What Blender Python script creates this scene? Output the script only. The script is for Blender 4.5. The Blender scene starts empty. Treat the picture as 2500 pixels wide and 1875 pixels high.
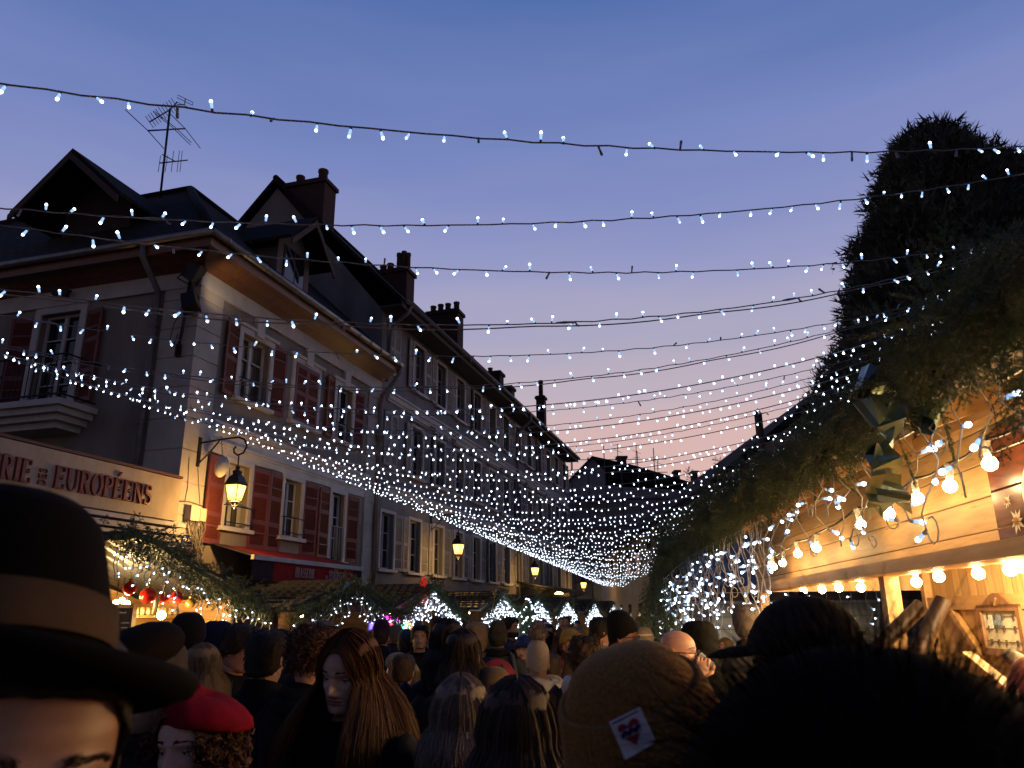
import bpy, math, random
import numpy as np
from mathutils import Matrix, Vector
random.seed(7); RNG = np.random.default_rng(7)
SC = bpy.context.scene
COL = SC.collection
PI = math.pi
R_ = math.radians

# ------------------------------------------------------------------ camera
CAM_H = 1.85
PITCH, ROLL = R_(16.7), R_(0.5)
FPX = 1878.0                                   # focal length in pixels of the 2500 px wide photograph
fw = np.array([0, math.cos(PITCH), math.sin(PITCH)])
up0 = np.array([0, -math.sin(PITCH), math.cos(PITCH)])
rt0 = np.array([1.0, 0, 0])
rt = math.cos(ROLL) * rt0 - math.sin(ROLL) * up0
up = math.cos(ROLL) * up0 + math.sin(ROLL) * rt0
cam_d = bpy.data.cameras.new('camera')
cam = bpy.data.objects.new('camera', cam_d); COL.objects.link(cam)
cam.matrix_world = Matrix(((rt[0], up[0], -fw[0], 0), (rt[1], up[1], -fw[1], 0), (rt[2], up[2], -fw[2], CAM_H), (0, 0, 0, 1)))
cam_d.sensor_width = 36.0
cam_d.lens = 36.0 * FPX / 2500.0
cam_d.clip_start = 0.05; cam_d.clip_end = 2000
cam_d.dof.use_dof = True
cam_d.dof.focus_distance = 9.0
cam_d.dof.aperture_fstop = 7.7
SC.camera = cam

def at(px, py, Y):
    """world point seen at photo pixel (px, py) at a distance of Y metres along the ground"""
    d = fw + rt * (px - 1250) / FPX - up * (py - 937.5) / FPX
    d = d * (Y / d[1])
    return np.array([d[0], d[1], CAM_H + d[2]])

# ------------------------------------------------------------------ world, sun, exposure
W = bpy.data.worlds.new('World'); SC.world = W
W.use_nodes = True
nt = W.node_tree; nt.nodes.clear()
out = nt.nodes.new('ShaderNodeOutputWorld'); bg = nt.nodes.new('ShaderNodeBackground')
sky = nt.nodes.new('ShaderNodeTexSky'); sky.sky_type = 'NISHITA'; sky.sun_disc = False
SUN_EL, SUN_AZ = R_(-2.0), R_(20)
sky.sun_elevation = SUN_EL; sky.sun_rotation = SUN_AZ
tc = nt.nodes.new('ShaderNodeTexCoord'); sep = nt.nodes.new('ShaderNodeSeparateXYZ')
nrm = nt.nodes.new('ShaderNodeVectorMath'); nrm.operation = 'NORMALIZE'
nt.links.new(tc.outputs['Generated'], nrm.inputs[0]); nt.links.new(nrm.outputs[0], sep.inputs[0])
ramp = nt.nodes.new('ShaderNodeValToRGB')
def srgb(r, g, b):
    f = lambda c: (c / 255 / 12.92) if c / 255 <= .04045 else ((c / 255 + .055) / 1.055) ** 2.4
    return (f(r), f(g), f(b), 1)
SKY = [(0.0, (218, 172, 160)), (.16, (216, 177, 170)), (.205, (207, 176, 176)), (.25, (194, 175, 183)), (.32, (172, 166, 188)),
       (.41, (150, 153, 193)), (.55, (119, 133, 188)), (.70, (80, 108, 168)), (1.0, (42, 68, 130))]
el = ramp.color_ramp.elements
el[0].position = SKY[0][0]; el[0].color = srgb(*SKY[0][1]); el[1].position = 1; el[1].color = srgb(*SKY[-1][1])
for p_, c_ in SKY[1:-1]:
    e_ = el.new(p_); e_.color = srgb(*c_)
# faint streaks of high cloud and a slow drift of the glow towards the end of the street
mp = nt.nodes.new('ShaderNodeMapping'); mp.inputs['Scale'].default_value = (1.2, 1.2, 9)
mp.inputs['Rotation'].default_value = (0, R_(9), 0)
nz = nt.nodes.new('ShaderNodeTexNoise'); nz.inputs['Scale'].default_value = 1.6; nz.inputs['Detail'].default_value = 4
nt.links.new(nrm.outputs[0], mp.inputs[0]); nt.links.new(mp.outputs[0], nz.inputs['Vector'])
m1 = nt.nodes.new('ShaderNodeMath'); m1.operation = 'MULTIPLY_ADD'; m1.inputs[1].default_value = .14; m1.inputs[2].default_value = -.07
nt.links.new(nz.outputs['Fac'], m1.inputs[0])
dt = nt.nodes.new('ShaderNodeVectorMath'); dt.operation = 'DOT_PRODUCT'; dt.inputs[1].default_value = (math.sin(R_(14)), math.cos(R_(14)), 0)
nt.links.new(nrm.outputs[0], dt.inputs[0])
m2 = nt.nodes.new('ShaderNodeMath'); m2.operation = 'MULTIPLY_ADD'; m2.inputs[1].default_value = -.10; m2.inputs[2].default_value = .085
nt.links.new(dt.outputs['Value'], m2.inputs[0])
m3 = nt.nodes.new('ShaderNodeMath'); m3.operation = 'ADD'; nt.links.new(sep.outputs['Z'], m3.inputs[0]); nt.links.new(m1.outputs[0], m3.inputs[1])
m4 = nt.nodes.new('ShaderNodeMath'); m4.operation = 'ADD'; nt.links.new(m3.outputs[0], m4.inputs[0]); nt.links.new(m2.outputs[0], m4.inputs[1])
nt.links.new(m4.outputs[0], ramp.inputs['Fac'])
mx = nt.nodes.new('ShaderNodeMix'); mx.data_type = 'RGBA'; mx.inputs['Factor'].default_value = .03
nt.links.new(ramp.outputs['Color'], mx.inputs['A']); nt.links.new(sky.outputs['Color'], mx.inputs['B'])
nt.links.new(mx.outputs['Result'], bg.inputs['Color'])
# dusk: the sky away from the afterglow is much darker
kr = nt.nodes.new('ShaderNodeMapRange'); kr.interpolation_type = 'SMOOTHSTEP'
for k_, v_ in (('From Min', -.6), ('From Max', .36), ('To Min', .38), ('To Max', 1.08)): kr.inputs[k_].default_value = v_
nt.links.new(dt.outputs['Value'], kr.inputs['Value']); nt.links.new(kr.outputs['Result'], bg.inputs['Strength'])
nt.links.new(bg.outputs[0], out.inputs['Surface'])

sd = bpy.data.lights.new('sun', 'SUN'); sd.energy = 0.03; sd.angle = R_(15); sd.color = (1, .75, .6)
so = bpy.data.objects.new('sun', sd); COL.objects.link(so)
so.rotation_euler = (R_(86), 0, R_(180) - SUN_AZ)

SC.view_settings.view_transform = 'Standard'
SC.view_settings.look = 'None'
SC.view_settings.gamma = 1.0
SC.view_settings.exposure = 0.0
SC.cycles.use_denoising = True
SC.cycles.max_bounces = 6; SC.cycles.diffuse_bounces = 3; SC.cycles.glossy_bounces = 3; SC.cycles.transmission_bounces = 4
SC.cycles.sample_clamp_indirect = 2.0
SC.cycles.caustics_reflective = False; SC.cycles.caustics_refractive = False

# ------------------------------------------------------------------ materials
MATS = {}
def nodes(name):
    m = bpy.data.materials.new(name); m.use_nodes = True
    t = m.node_tree; b = t.nodes['Principled BSDF']
    return m, t, b
def N(t, kind, **kw):
    n = t.nodes.new(kind)
    for k, v in kw.items():
        if hasattr(n, k): setattr(n, k, v)
        else: n.inputs[k].default_value = v
    return n
def L(t, a, b): t.links.new(a, b)

def surf(name, col, col2=None, scale=6.0, rough=.8, bump=.15, bscale=60.0, stretch=(1, 1, 1), metal=0, detail=5, sheen=0, dist=.01, spec=.5):
    """matt surface: two colours mixed by noise, fine bump"""
    if name in MATS: return MATS[name]
    m, t, b = nodes(name)
    col2 = col2 or tuple(c * .72 for c in col)
    tcn = N(t, 'ShaderNodeTexCoord'); mpn = N(t, 'ShaderNodeMapping'); mpn.inputs['Scale'].default_value = stretch
    L(t, tcn.outputs['Object'], mpn.inputs[0])
    n1 = N(t, 'ShaderNodeTexNoise', Scale=scale, Detail=float(detail), Roughness=.6); L(t, mpn.outputs[0], n1.inputs['Vector'])
    cr = N(t, 'ShaderNodeValToRGB'); cr.color_ramp.elements[0].position = .32; cr.color_ramp.elements[1].position = .68
    cr.color_ramp.elements[0].color = (*col2, 1); cr.color_ramp.elements[1].color = (*col, 1)
    L(t, n1.outputs['Fac'], cr.inputs[0]); L(t, cr.outputs[0], b.inputs['Base Color'])
    n2 = N(t, 'ShaderNodeTexNoise', Scale=bscale, Detail=3.0); L(t, mpn.outputs[0], n2.inputs['Vector'])
    bp = N(t, 'ShaderNodeBump', Strength=bump, Distance=dist); L(t, n2.outputs['Fac'], bp.inputs['Height']); L(t, bp.outputs[0], b.inputs['Normal'])
    b.inputs['Roughness'].default_value = rough; b.inputs['Metallic'].default_value = metal
    b.inputs['Specular IOR Level'].default_value = spec
    if sheen: b.inputs['Sheen Weight'].default_value = sheen; b.inputs['Sheen Roughness'].default_value = .5
    MATS[name] = m; return m

def glow(name, col, strength, sample=True):
    if name in MATS: return MATS[name]
    m, t, b = nodes(name)
    b.inputs['Base Color'].default_value = (*[min(1, c) for c in col], 1)
    b.inputs['Emission Color'].default_value = (*col, 1); b.inputs['Emission Strength'].default_value = strength
    if not sample: m.cycles.emission_sampling = 'NONE'
    MATS[name] = m; return m

def planks(name, axis, width, col, col2, rough=.55, knots=True, grain=(1, 1, 14)):
    """timber boards: groove every `width` metres along the object axis `axis`, own tone per board, grain and knots"""
    if name in MATS: return MATS[name]
    m, t, b = nodes(name)
    tcn = N(t, 'ShaderNodeTexCoord'); sp = N(t, 'ShaderNodeSeparateXYZ'); L(t, tcn.outputs['Object'], sp.inputs[0])
    dv = N(t, 'ShaderNodeMath', operation='DIVIDE'); dv.inputs[1].default_value = width; L(t, sp.outputs[axis], dv.inputs[0])
    fl = N(t, 'ShaderNodeMath', operation='FLOOR'); L(t, dv.outputs[0], fl.inputs[0])
    fr = N(t, 'ShaderNodeMath', operation='FRACT'); L(t, dv.outputs[0], fr.inputs[0])
    wn = N(t, 'ShaderNodeTexWhiteNoise', noise_dimensions='1D'); L(t, fl.outputs[0], wn.inputs['W'])
    mpn = N(t, 'ShaderNodeMapping'); mpn.inputs['Scale'].default_value = grain; L(t, tcn.outputs['Object'], mpn.inputs[0])
    ad = N(t, 'ShaderNodeVectorMath', operation='MULTIPLY_ADD'); ad.inputs[1].default_value = (7, 3, 5)
    L(t, wn.outputs['Color'], ad.inputs[0]); L(t, mpn.outputs[0], ad.inputs[2])
    n1 = N(t, 'ShaderNodeTexNoise', Scale=3.2, Detail=6.0, Distortion=.9); L(t, ad.outputs[0], n1.inputs['Vector'])
    cr = N(t, 'ShaderNodeValToRGB'); cr.color_ramp.elements[0].position = .3; cr.color_ramp.elements[1].position = .7
    cr.color_ramp.elements[0].color = (*col2, 1); cr.color_ramp.elements[1].color = (*col, 1); L(t, n1.outputs['Fac'], cr.inputs[0])
    hs = N(t, 'ShaderNodeHueSaturation'); L(t, cr.outputs[0], hs.inputs['Color'])
    mr = N(t, 'ShaderNodeMapRange'); mr.inputs['To Min'].default_value = .78; mr.inputs['To Max'].default_value = 1.15
    L(t, wn.outputs['Value'], mr.inputs[0]); L(t, mr.outputs[0], hs.inputs['Value'])
    last = hs.outputs[0]
    if knots:
        mk = N(t, 'ShaderNodeMapping'); mk.inputs['Scale'].default_value = tuple(.6 if g > 2 else .35 for g in grain)
        L(t, tcn.outputs['Object'], mk.inputs[0])
        vo = N(t, 'ShaderNodeTexVoronoi', Scale=9.0); L(t, ad.outputs[0], vo.inputs['Vector'])
        vo.inputs['Scale'].default_value = 2.6
        kr = N(t, 'ShaderNodeValToRGB'); kr.color_ramp.elements[0].position = .05; kr.color_ramp.elements[1].position = .13
        kr.color_ramp.elements[0].color = (1, 1, 1, 1); kr.color_ramp.elements[1].color = (0, 0, 0, 1); L(t, vo.outputs['Distance'], kr.inputs[0])
        mk2 = N(t, 'ShaderNodeMix', data_type='RGBA'); L(t, kr.outputs[0], mk2.inputs['Factor']); L(t, last, mk2.inputs['A'])
        mk2.inputs['B'].default_value = (col2[0] * .45, col2[1] * .36, col2[2] * .3, 1); last = mk2.outputs['Result']
    g1 = N(t, 'ShaderNodeMath', operation='PINGPONG'); g1.inputs[1].default_value = .5; L(t, fr.outputs[0], g1.inputs[0])
    gr = N(t, 'ShaderNodeMapRange'); gr.inputs['From Max'].default_value = .035; L(t, g1.outputs[0], gr.inputs[0])
    mg = N(t, 'ShaderNodeMix', data_type='RGBA'); L(t, gr.outputs[0], mg.inputs['Factor'])
    mg.inputs['A'].default_value = (col2[0] * .18, col2[1] * .15, col2[2] * .12, 1); L(t, last, mg.inputs['B'])
    L(t, mg.outputs['Result'], b.inputs['Base Color'])
    bp = N(t, 'ShaderNodeBump', Strength=.6, Distance=.006); L(t, gr.outputs[0], bp.inputs['Height']); L(t, bp.outputs[0], b.inputs['Normal'])
    b.inputs['Roughness'].default_value = rough
    MATS[name] = m; return m

def tiles(name, col, width=.22, row=.3):
    """small roof tiles laid in rows along the object z axis"""
    if name in MATS: return MATS[name]
    m, t, b = nodes(name)
    tcn = N(t, 'ShaderNodeTexCoord'); sp = N(t, 'ShaderNodeSeparateXYZ'); L(t, tcn.outputs['Object'], sp.inputs[0])
    cx_ = N(t, 'ShaderNodeMath', operation='ADD'); L(t, sp.outputs['X'], cx_.inputs[0]); L(t, sp.outputs['Y'], cx_.inputs[1])
    cb = N(t, 'ShaderNodeCombineXYZ'); L(t, cx_.outputs[0], cb.inputs['X']); L(t, sp.outputs['Z'], cb.inputs['Y'])
    br = N(t, 'ShaderNodeTexBrick', Scale=1.0); L(t, cb.outputs[0], br.inputs['Vector'])
    br.inputs['Brick Width'].default_value = width; br.inputs['Row Height'].default_value = row; br.inputs['Mortar Size'].default_value = .015
    br.inputs['Color1'].default_value = (*col, 1); br.inputs['Color2'].default_value = (*[c * .6 for c in col], 1); br.inputs['Mortar'].default_value = (*[c * .25 for c in col], 1)
    L(t, br.outputs['Color'], b.inputs['Base Color'])
    bp = N(t, 'ShaderNodeBump', Strength=.7, Distance=.02); bp.invert = True
    L(t, br.outputs['Fac'], bp.inputs['Height']); L(t, bp.outputs[0], b.inputs['Normal'])
    b.inputs['Roughness'].default_value = .95; b.inputs['Specular IOR Level'].default_value = .15
    MATS[name] = m; return m

def cloth(col, name=None, rough=.95, bscale=220.0, bump=.35, sheen=0):
    name = name or 'cloth %.3f %.3f %.3f' % col
    return surf(name, col, tuple(c * .6 for c in col), scale=9.0, rough=rough, bump=bump, bscale=bscale, sheen=sheen, dist=.004, spec=.08)
def knit(col, name, n=46):
    """ribbed wool"""
    if name in MATS: return MATS[name]
    m, t, b = nodes(name)
    tcn = N(t, 'ShaderNodeTexCoord')
    n1 = N(t, 'ShaderNodeTexNoise', Scale=260.0, Detail=3.0); L(t, tcn.outputs['Object'], n1.inputs['Vector'])
    cr = N(t, 'ShaderNodeValToRGB'); cr.color_ramp.elements[0].position = .3; cr.color_ramp.elements[1].position = .75
    cr.color_ramp.elements[0].color = (*[c * .55 for c in col], 1); cr.color_ramp.elements[1].color = (*[min(1, c * 1.3) for c in col], 1)
    L(t, n1.outputs['Fac'], cr.inputs[0]); L(t, cr.outputs[0], b.inputs['Base Color'])
    bp = N(t, 'ShaderNodeBump', Strength=.35, Distance=.003); L(t, n1.outputs['Fac'], bp.inputs['Height']); L(t, bp.outputs[0], b.inputs['Normal'])
    b.inputs['Roughness'].default_value = 1; b.inputs['Specular IOR Level'].default_value = .1; b.inputs['Sheen Weight'].default_value = .08; b.inputs['Sheen Roughness'].default_value = .4
    MATS[name] = m; return m
def hairm(col, col2=None):
    name = 'hair %.3f %.3f %.3f' % col
    if name in MATS: return MATS[name]
    m, t, b = nodes(name)
    tcn = N(t, 'ShaderNodeTexCoord'); mpn = N(t, 'ShaderNodeMapping'); mpn.inputs['Scale'].default_value = (420, 420, 9)
    L(t, tcn.outputs['Object'], mpn.inputs[0])
    n1 = N(t, 'ShaderNodeTexNoise', Scale=1.0, Detail=3.0); L(t, mpn.outputs[0], n1.inputs['Vector'])
    cr = N(t, 'ShaderNodeValToRGB'); cr.color_ramp.elements[0].position = .35; cr.color_ramp.elements[1].position = .7
    cr.color_ramp.elements[0].color = (*(col2 or tuple(c * .5 for c in col)), 1); cr.color_ramp.elements[1].color = (*col, 1)
    L(t, n1.outputs['Fac'], cr.inputs[0]); L(t, cr.outputs[0], b.inputs['Base Color'])
    bp = N(t, 'ShaderNodeBump', Strength=.4, Distance=.004); L(t, n1.outputs['Fac'], bp.inputs['Height']); L(t, bp.outputs[0], b.inputs['Normal'])
    b.inputs['Roughness'].default_value = .7; b.inputs['Specular IOR Level'].default_value = .3
    MATS[name] = m; return m
def skinm(col):
    name = 'skin %.2f %.2f %.2f' % col
    if name in MATS: return MATS[name]
    m = surf(name, col, (col[0] * .82, col[1] * .7, col[2] * .66), scale=14.0, rough=.5, bump=.12, bscale=300.0, dist=.002)
    b = m.node_tree.nodes['Principled BSDF']
    b.inputs['Subsurface Weight'].default_value = .12; b.inputs['Subsurface Radius'].default_value = (.01, .004, .002)
    return m

# ------------------------------------------------------------------ mesh builder
def rotz(a): c, s = math.cos(a), math.sin(a); return np.array([[c, -s, 0], [s, c, 0], [0, 0, 1.0]])
def rotx(a): c, s = math.cos(a), math.sin(a); return np.array([[1.0, 0, 0], [0, c, -s], [0, s, c]])
def roty(a): c, s = math.cos(a), math.sin(a); return np.array([[c, 0, s], [0, 1.0, 0], [-s, 0, c]])
def frame_of(d):
    d = np.asarray(d, float); d = d / (np.linalg.norm(d) + 1e-12)
    h = np.array([0, 0, 1.0]) if abs(d[2]) < .95 else np.array([1.0, 0, 0])
    x = np.cross(h, d); x /= np.linalg.norm(x); y = np.cross(d, x)
    return x, y, d
class MB:
    def __init__(s): s.v = []; s.n = 0; s.f = []; s.m = []; s.sm = []
    def add(s, verts, faces, mi=0, smooth=False):
        verts = np.asarray(verts, float).reshape(-1, 3)
        s.v.append(verts); o = s.n; s.n += len(verts)
        s.f += [tuple(i + o for i in f) for f in faces]
        s.m += [mi] * len(faces); s.sm += [smooth] * len(faces)
        return s
    def box(s, c, size, rot=None, mi=0, taper=1.0):
        x, y, z = [k / 2 for k in size]
        v = np.array([(-x, -y, -z), (x, -y, -z), (x, y, -z), (-x, y, -z), (-x * taper, -y * taper, z), (x * taper, -y * taper, z), (x * taper, y * taper, z), (-x * taper, y * taper, z)])
        if rot is not None: v = v @ np.asarray(rot).T
        return s.add(v + np.asarray(c), [(3, 2, 1, 0), (4, 5, 6, 7), (0, 1, 5, 4), (1, 2, 6, 5), (2, 3, 7, 6), (3, 0, 4, 7)], mi)
    def hexa(s, pts, mi=0):
        """8 corners: bottom ring of four then top ring of four"""
        return s.add(pts, [(3, 2, 1, 0), (4, 5, 6, 7), (0, 1, 5, 4), (1, 2, 6, 5), (2, 3, 7, 6), (3, 0, 4, 7)], mi)
    def poly(s, pts, thick, mi=0):
        """flat polygon given a thickness vector"""
        pts = np.asarray(pts, float); k = len(pts); th = np.asarray(thick, float)
        fs = [tuple(range(k)), tuple(range(2 * k - 1, k - 1, -1))] + [(i, i + k, (i + 1) % k + k, (i + 1) % k) for i in range(k)]
        return s.add(np.vstack([pts, pts + th]), fs, mi)
    def beam(s, a, b, w, h, mi=0):
        a, b = np.asarray(a, float), np.asarray(b, float); x, y, d = frame_of(b - a)
        q = [(-w / 2, -h / 2), (w / 2, -h / 2), (w / 2, h / 2), (-w / 2, h / 2)]
        return s.hexa([a + x * i + y * j for i, j in q] + [b + x * i + y * j for i, j in q], mi)
    def tube(s, path, r, n=8, mi=0, cap=True, smooth=True, closed=False):
        path = np.asarray(path, float); k = len(path)
        r = np.full(k, r) if np.isscalar(r) else np.asarray(r, float)
        tg = np.gradient(path, axis=0) if not closed else np.roll(path, -1, 0) - np.roll(path, 1, 0)
        tg /= np.linalg.norm(tg, axis=1, keepdims=True) + 1e-12
        x, y, d = frame_of(tg[0]); vs = []
        for i in range(k):
            x = x - tg[i] * (x @ tg[i]); x /= np.linalg.norm(x) + 1e-12; y = np.cross(tg[i], x)
            a = np.arange(n) * 2 * PI / n
            vs.append(path[i] + r[i] * (np.cos(a)[:, None] * x + np.sin(a)[:, None] * y))
        fs = []
        for i in range(k if closed else k - 1):
            i2 = (i + 1) % k
            fs += [(i * n + j, i * n + (j + 1) % n, i2 * n + (j + 1) % n, i2 * n + j) for j in range(n)]
        if cap and not closed: fs += [tuple(range(n - 1, -1, -1)), tuple(range((k - 1) * n, k * n))]
        return s.add(np.vstack(vs), fs, mi, smooth)
    def loft(s, rings, mi=0, cap=(True, True), smooth=True):
        rings = [np.asarray(r, float) for r in rings]; n = len(rings[0]); k = len(rings); fs = []
        for i in range(k - 1):
            fs += [(i * n + j, i * n + (j + 1) % n, (i + 1) * n + (j + 1) % n, (i + 1) * n + j) for j in range(n)]
        if cap[0]: fs.append(tuple(range(n - 1, -1, -1)))
        if cap[1]: fs.append(tuple(range((k - 1) * n, k * n)))
        return s.add(np.vstack(rings), fs, mi, smooth)
    def lathe(s, prof, n=16, c=(0, 0, 0), mi=0, rot=None, smooth=True, cap=(True, True), sx=1.0, sy=1.0):
        a = np.arange(n) * 2 * PI / n; rings = []
        for r, z in prof:
            v = np.stack([r * np.cos(a) * sx, r * np.sin(a) * sy, np.full(n, z)], 1)
            if rot is not None: v = v @ np.asarray(rot).T
            rings.append(v + np.asarray(c))
        return s.loft(rings, mi, cap, smooth)
    def ball(s, c, r, n=12, k=8, mi=0, rot=None, smooth=True):
        r = (r, r, r) if np.isscalar(r) else r
        a = np.arange(n) * 2 * PI / n; rings = []
        for i in range(k + 1):
            p = PI * (.02 + .96 * i / k)
            v = np.stack([r[0] * math.sin(p) * np.cos(a), r[1] * math.sin(p) * np.sin(a), np.full(n, -r[2] * math.cos(p))], 1)
            if rot is not None: v = v @ np.asarray(rot).T
            rings.append(v + np.asarray(c))
        return s.loft(rings, mi, (True, True), smooth)
    def ribbons(s, P, width, mi=0, taper=True):
        """P (n strands, k points, 3) -> flat strands"""
        n, k, _ = P.shape
        d = np.gradient(P, axis=1); side = np.cross(d, np.array([.3, .2, 1.0]) + RNG.normal(size=(n, 1, 3)) * .5)
        side /= np.linalg.norm(side, axis=2, keepdims=True) + 1e-9
        w = (np.linspace(1, .25, k) if taper else np.ones(k))[None, :, None] * np.asarray(width).reshape(-1, 1, 1) / 2
        V = np.stack([P - side * w, P + side * w], 2).reshape(-1, 3)
        base = (np.arange(n) * k * 2)[:, None] + (np.arange(k - 1) * 2)[None]
        b = base.reshape(-1)
        s.add(V, [], mi); o = s.n - len(V)
        F = np.stack([b, b + 1, b + 3, b + 2], 1) + o
        s.f += [tuple(x) for x in F.tolist()]; s.m += [mi] * len(F); s.sm += [True] * len(F)
        return s
    def tris(s, V, mi=0):
        """V (n,3,3)"""
        n = len(V); o = s.n; s.v.append(V.reshape(-1, 3)); s.n += 3 * n
        F = (np.arange(3 * n) + o).reshape(-1, 3)
        s.f += [tuple(x) for x in F.tolist()]; s.m += [mi] * n; s.sm += [False] * n
        return s
    def verts(s): return np.vstack(s.v)
    def mesh(s, name, mats, origin=(0, 0, 0)):
        me = bpy.data.meshes.new(name)
        me.from_pydata((s.verts() - np.asarray(origin, float)).tolist(), [], s.f)
        mats = mats if isinstance(mats, (list, tuple)) else [mats]
        for m in mats: me.materials.append(m)
        me.polygons.foreach_set('material_index', s.m); me.polygons.foreach_set('use_smooth', s.sm)
        me.update(); return me

def origin_of(o):
    p = np.zeros(3)
    while o is not None: p += np.array(o.location); o = o.parent
    return p
def tag(o, label=None, cat=None, group=None, kind=None):
    if label: o['label'] = label
    if cat: o['category'] = cat
    if group: o['group'] = group
    if kind: o['kind'] = kind
    return o
def thing(name, label, cat, loc=(0, 0, 0), group=None):
    o = bpy.data.objects.new(name, None); COL.objects.link(o); o.empty_display_size = .1
    o.location = [float(k) for k in loc]
    return tag(o, label, cat, group)
def obj(name, mb, mats, parent=None, label=None, base=None):
    """mesh given in world coordinates; origin at parent's (or at `base`)"""
    og = origin_of(parent) if parent is not None else (np.zeros(3) if base is None else np.asarray(base, float))
    o = bpy.data.objects.new(name, mb.mesh(name, mats, og)); COL.objects.link(o)
    if parent is not None: o.parent = parent
    elif base is not None: o.location = [float(k) for k in base]
    if label: o['label'] = label
    return o
def put(name, me, parent, pos, rz=0, rot=None, scale=1):
    """shared mesh data placed at a world point under a parent that is not rotated"""
    o = bpy.data.objects.new(name, me); COL.objects.link(o)
    og = origin_of(parent) if parent is not None else np.zeros(3)
    o.parent = parent; o.location = [float(k) for k in np.asarray(pos) - og]
    if rot is not None: o.rotation_euler = Matrix(np.asarray(rot).tolist()).to_euler()
    else: o.rotation_euler = (0, 0, rz)
    if not np.isscalar(scale): o.scale = scale
    elif scale != 1: o.scale = (scale,) * 3
    return o
def struct(name, mb, mats):
    o = obj(name, mb, mats); o['kind'] = 'structure'; return o
def text_mesh(body, size, extrude=.004, align='CENTER'):
    c = bpy.data.curves.new('lettering', 'FONT'); c.body = body; c.size = size; c.extrude = extrude; c.align_x = align; c.align_y = 'CENTER'
    o = bpy.data.objects.new('lettering', c); me = bpy.data.meshes.new_from_object(o)
    bpy.data.objects.remove(o); bpy.data.curves.remove(c)
    return me
# ------------------------------------------------------------------ street frame: s runs up the street along the house fronts, o out of them, z up
A_ST = R_(16.2)
U_ = np.array([math.sin(A_ST), math.cos(A_ST), 0]); O_ = np.array([math.cos(A_ST), -math.sin(A_ST), 0]); Z_ = np.array([0, 0, 1.0])
P0 = np.array([-6.2195, 14.1974, 0])
A_FR, A_SIDE = PI / 2 - A_ST, -A_ST
def FW(s, o, z): return P0 + U_ * s + O_ * o + Z_ * z
ROT_F = np.stack([U_, -O_, Z_], 1)               # local x = up the street, y = into the house, z = up
ROT_S = np.stack([O_, U_, Z_], 1)
def on_s(px, py, s):
    """(o, z) of a photo pixel on the cross-street plane at s"""
    d = at(px, py, 1.0) - np.array([0, 0, CAM_H]); c0 = np.array([0, 0, CAM_H])
    t = ((FW(s, 0, 0) - c0) @ U_) / (d @ U_); q = c0 + d * t - P0
    return q @ O_, q[2]
def on_o(px, py, o):
    d = at(px, py, 1.0) - np.array([0, 0, CAM_H]); c0 = np.array([0, 0, CAM_H])
    t = ((FW(0, o, 0) - c0) @ O_) / (d @ O_); q = c0 + d * t - P0
    return q @ U_, q[2]
def fbox(mb, s0, s1, o0, o1, z0, z1, mi=0):
    return mb.hexa([FW(s0, o0, z0), FW(s0, o1, z0), FW(s1, o1, z0), FW(s1, o0, z0), FW(s0, o0, z1), FW(s0, o1, z1), FW(s1, o1, z1), FW(s1, o0, z1)], mi)
def holed(mb, P, p0, p1, q0, q1, holes, depth, mi=0):
    """wall sheet with openings; P(p, q, d) gives the point d behind the face"""
    ps = sorted({p0, p1, *[h[0] for h in holes], *[h[1] for h in holes]}); qs = sorted({q0, q1, *[h[2] for h in holes], *[h[3] for h in holes]})
    for i in range(len(ps) - 1):
        for j in range(len(qs) - 1):
            pm, qm = (ps[i] + ps[i + 1]) / 2, (qs[j] + qs[j + 1]) / 2
            if any(h[0] < pm < h[1] and h[2] < qm < h[3] for h in holes): continue
            mb.add([P(ps[i], qs[j], 0), P(ps[i + 1], qs[j], 0), P(ps[i + 1], qs[j + 1], 0), P(ps[i], qs[j + 1], 0)], [(0, 1, 2, 3)], mi)
    for a, b, c, d in holes:
        for (x, y), (x2, y2) in (((a, c), (b, c)), ((b, c), (b, d)), ((b, d), (a, d)), ((a, d), (a, c))):
            mb.add([P(x, y, 0), P(x2, y2, 0), P(x2, y2, depth), P(x, y, depth)], [(0, 1, 2, 3)], mi)

M_PL1 = surf('plaster warm grey', (.24, .215, .19), (.155, .138, .123), scale=1.3, rough=.9, bump=.25, bscale=35, stretch=(1.5, 1.5, .45))
M_PL2 = surf('plaster long house', (.205, .198, .195), (.135, .13, .127), scale=1.0, rough=.9, bump=.2, bscale=30, stretch=(1.5, 1.5, .4))
M_PIL = surf('plaster cream pilaster', (.42, .39, .35), (.32, .295, .26), scale=1.6, rough=.85, bump=.15, bscale=40)
M_TRIM = surf('white painted trim', (.50, .49, .47), (.38, .37, .355), scale=3, rough=.7, bump=.1)
M_RED = surf('red shutter paint', (.15, .034, .029), (.10, .024, .022), scale=5, rough=.6, bump=.12, bscale=50)
M_GREY = surf('grey shutter paint', (.30, .30, .305), (.22, .22, .225), scale=4, rough=.7, bump=.12, bscale=50)
M_ROOF = tiles('dark roof tiles', (.024, .019, .017))
M_SOF = planks('varnished soffit boards', 'Z', .12, (.20, .085, .03), (.13, .05, .018), rough=.35, knots=False, grain=(2, 2, 2))
M_ZINC = surf('zinc gutter', (.30, .28, .24), (.2, .19, .17), scale=4, rough=.38, bump=.05, metal=.7)
M_PIPE = surf('painted downpipe', (.12, .12, .13), (.08, .08, .09), scale=3, rough=.5, bump=.05)
M_BRICK = surf('chimney brick', (.06, .030, .024), (.035, .02, .017), scale=7, rough=.95, bump=.5, bscale=18)
M_POT = surf('clay chimney pot', (.10, .05, .04), scale=6, rough=.9)
M_IRON = surf('black iron', (.02, .02, .022), (.012, .012, .013), scale=8, rough=.5, bump=.1, metal=.4)
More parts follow.
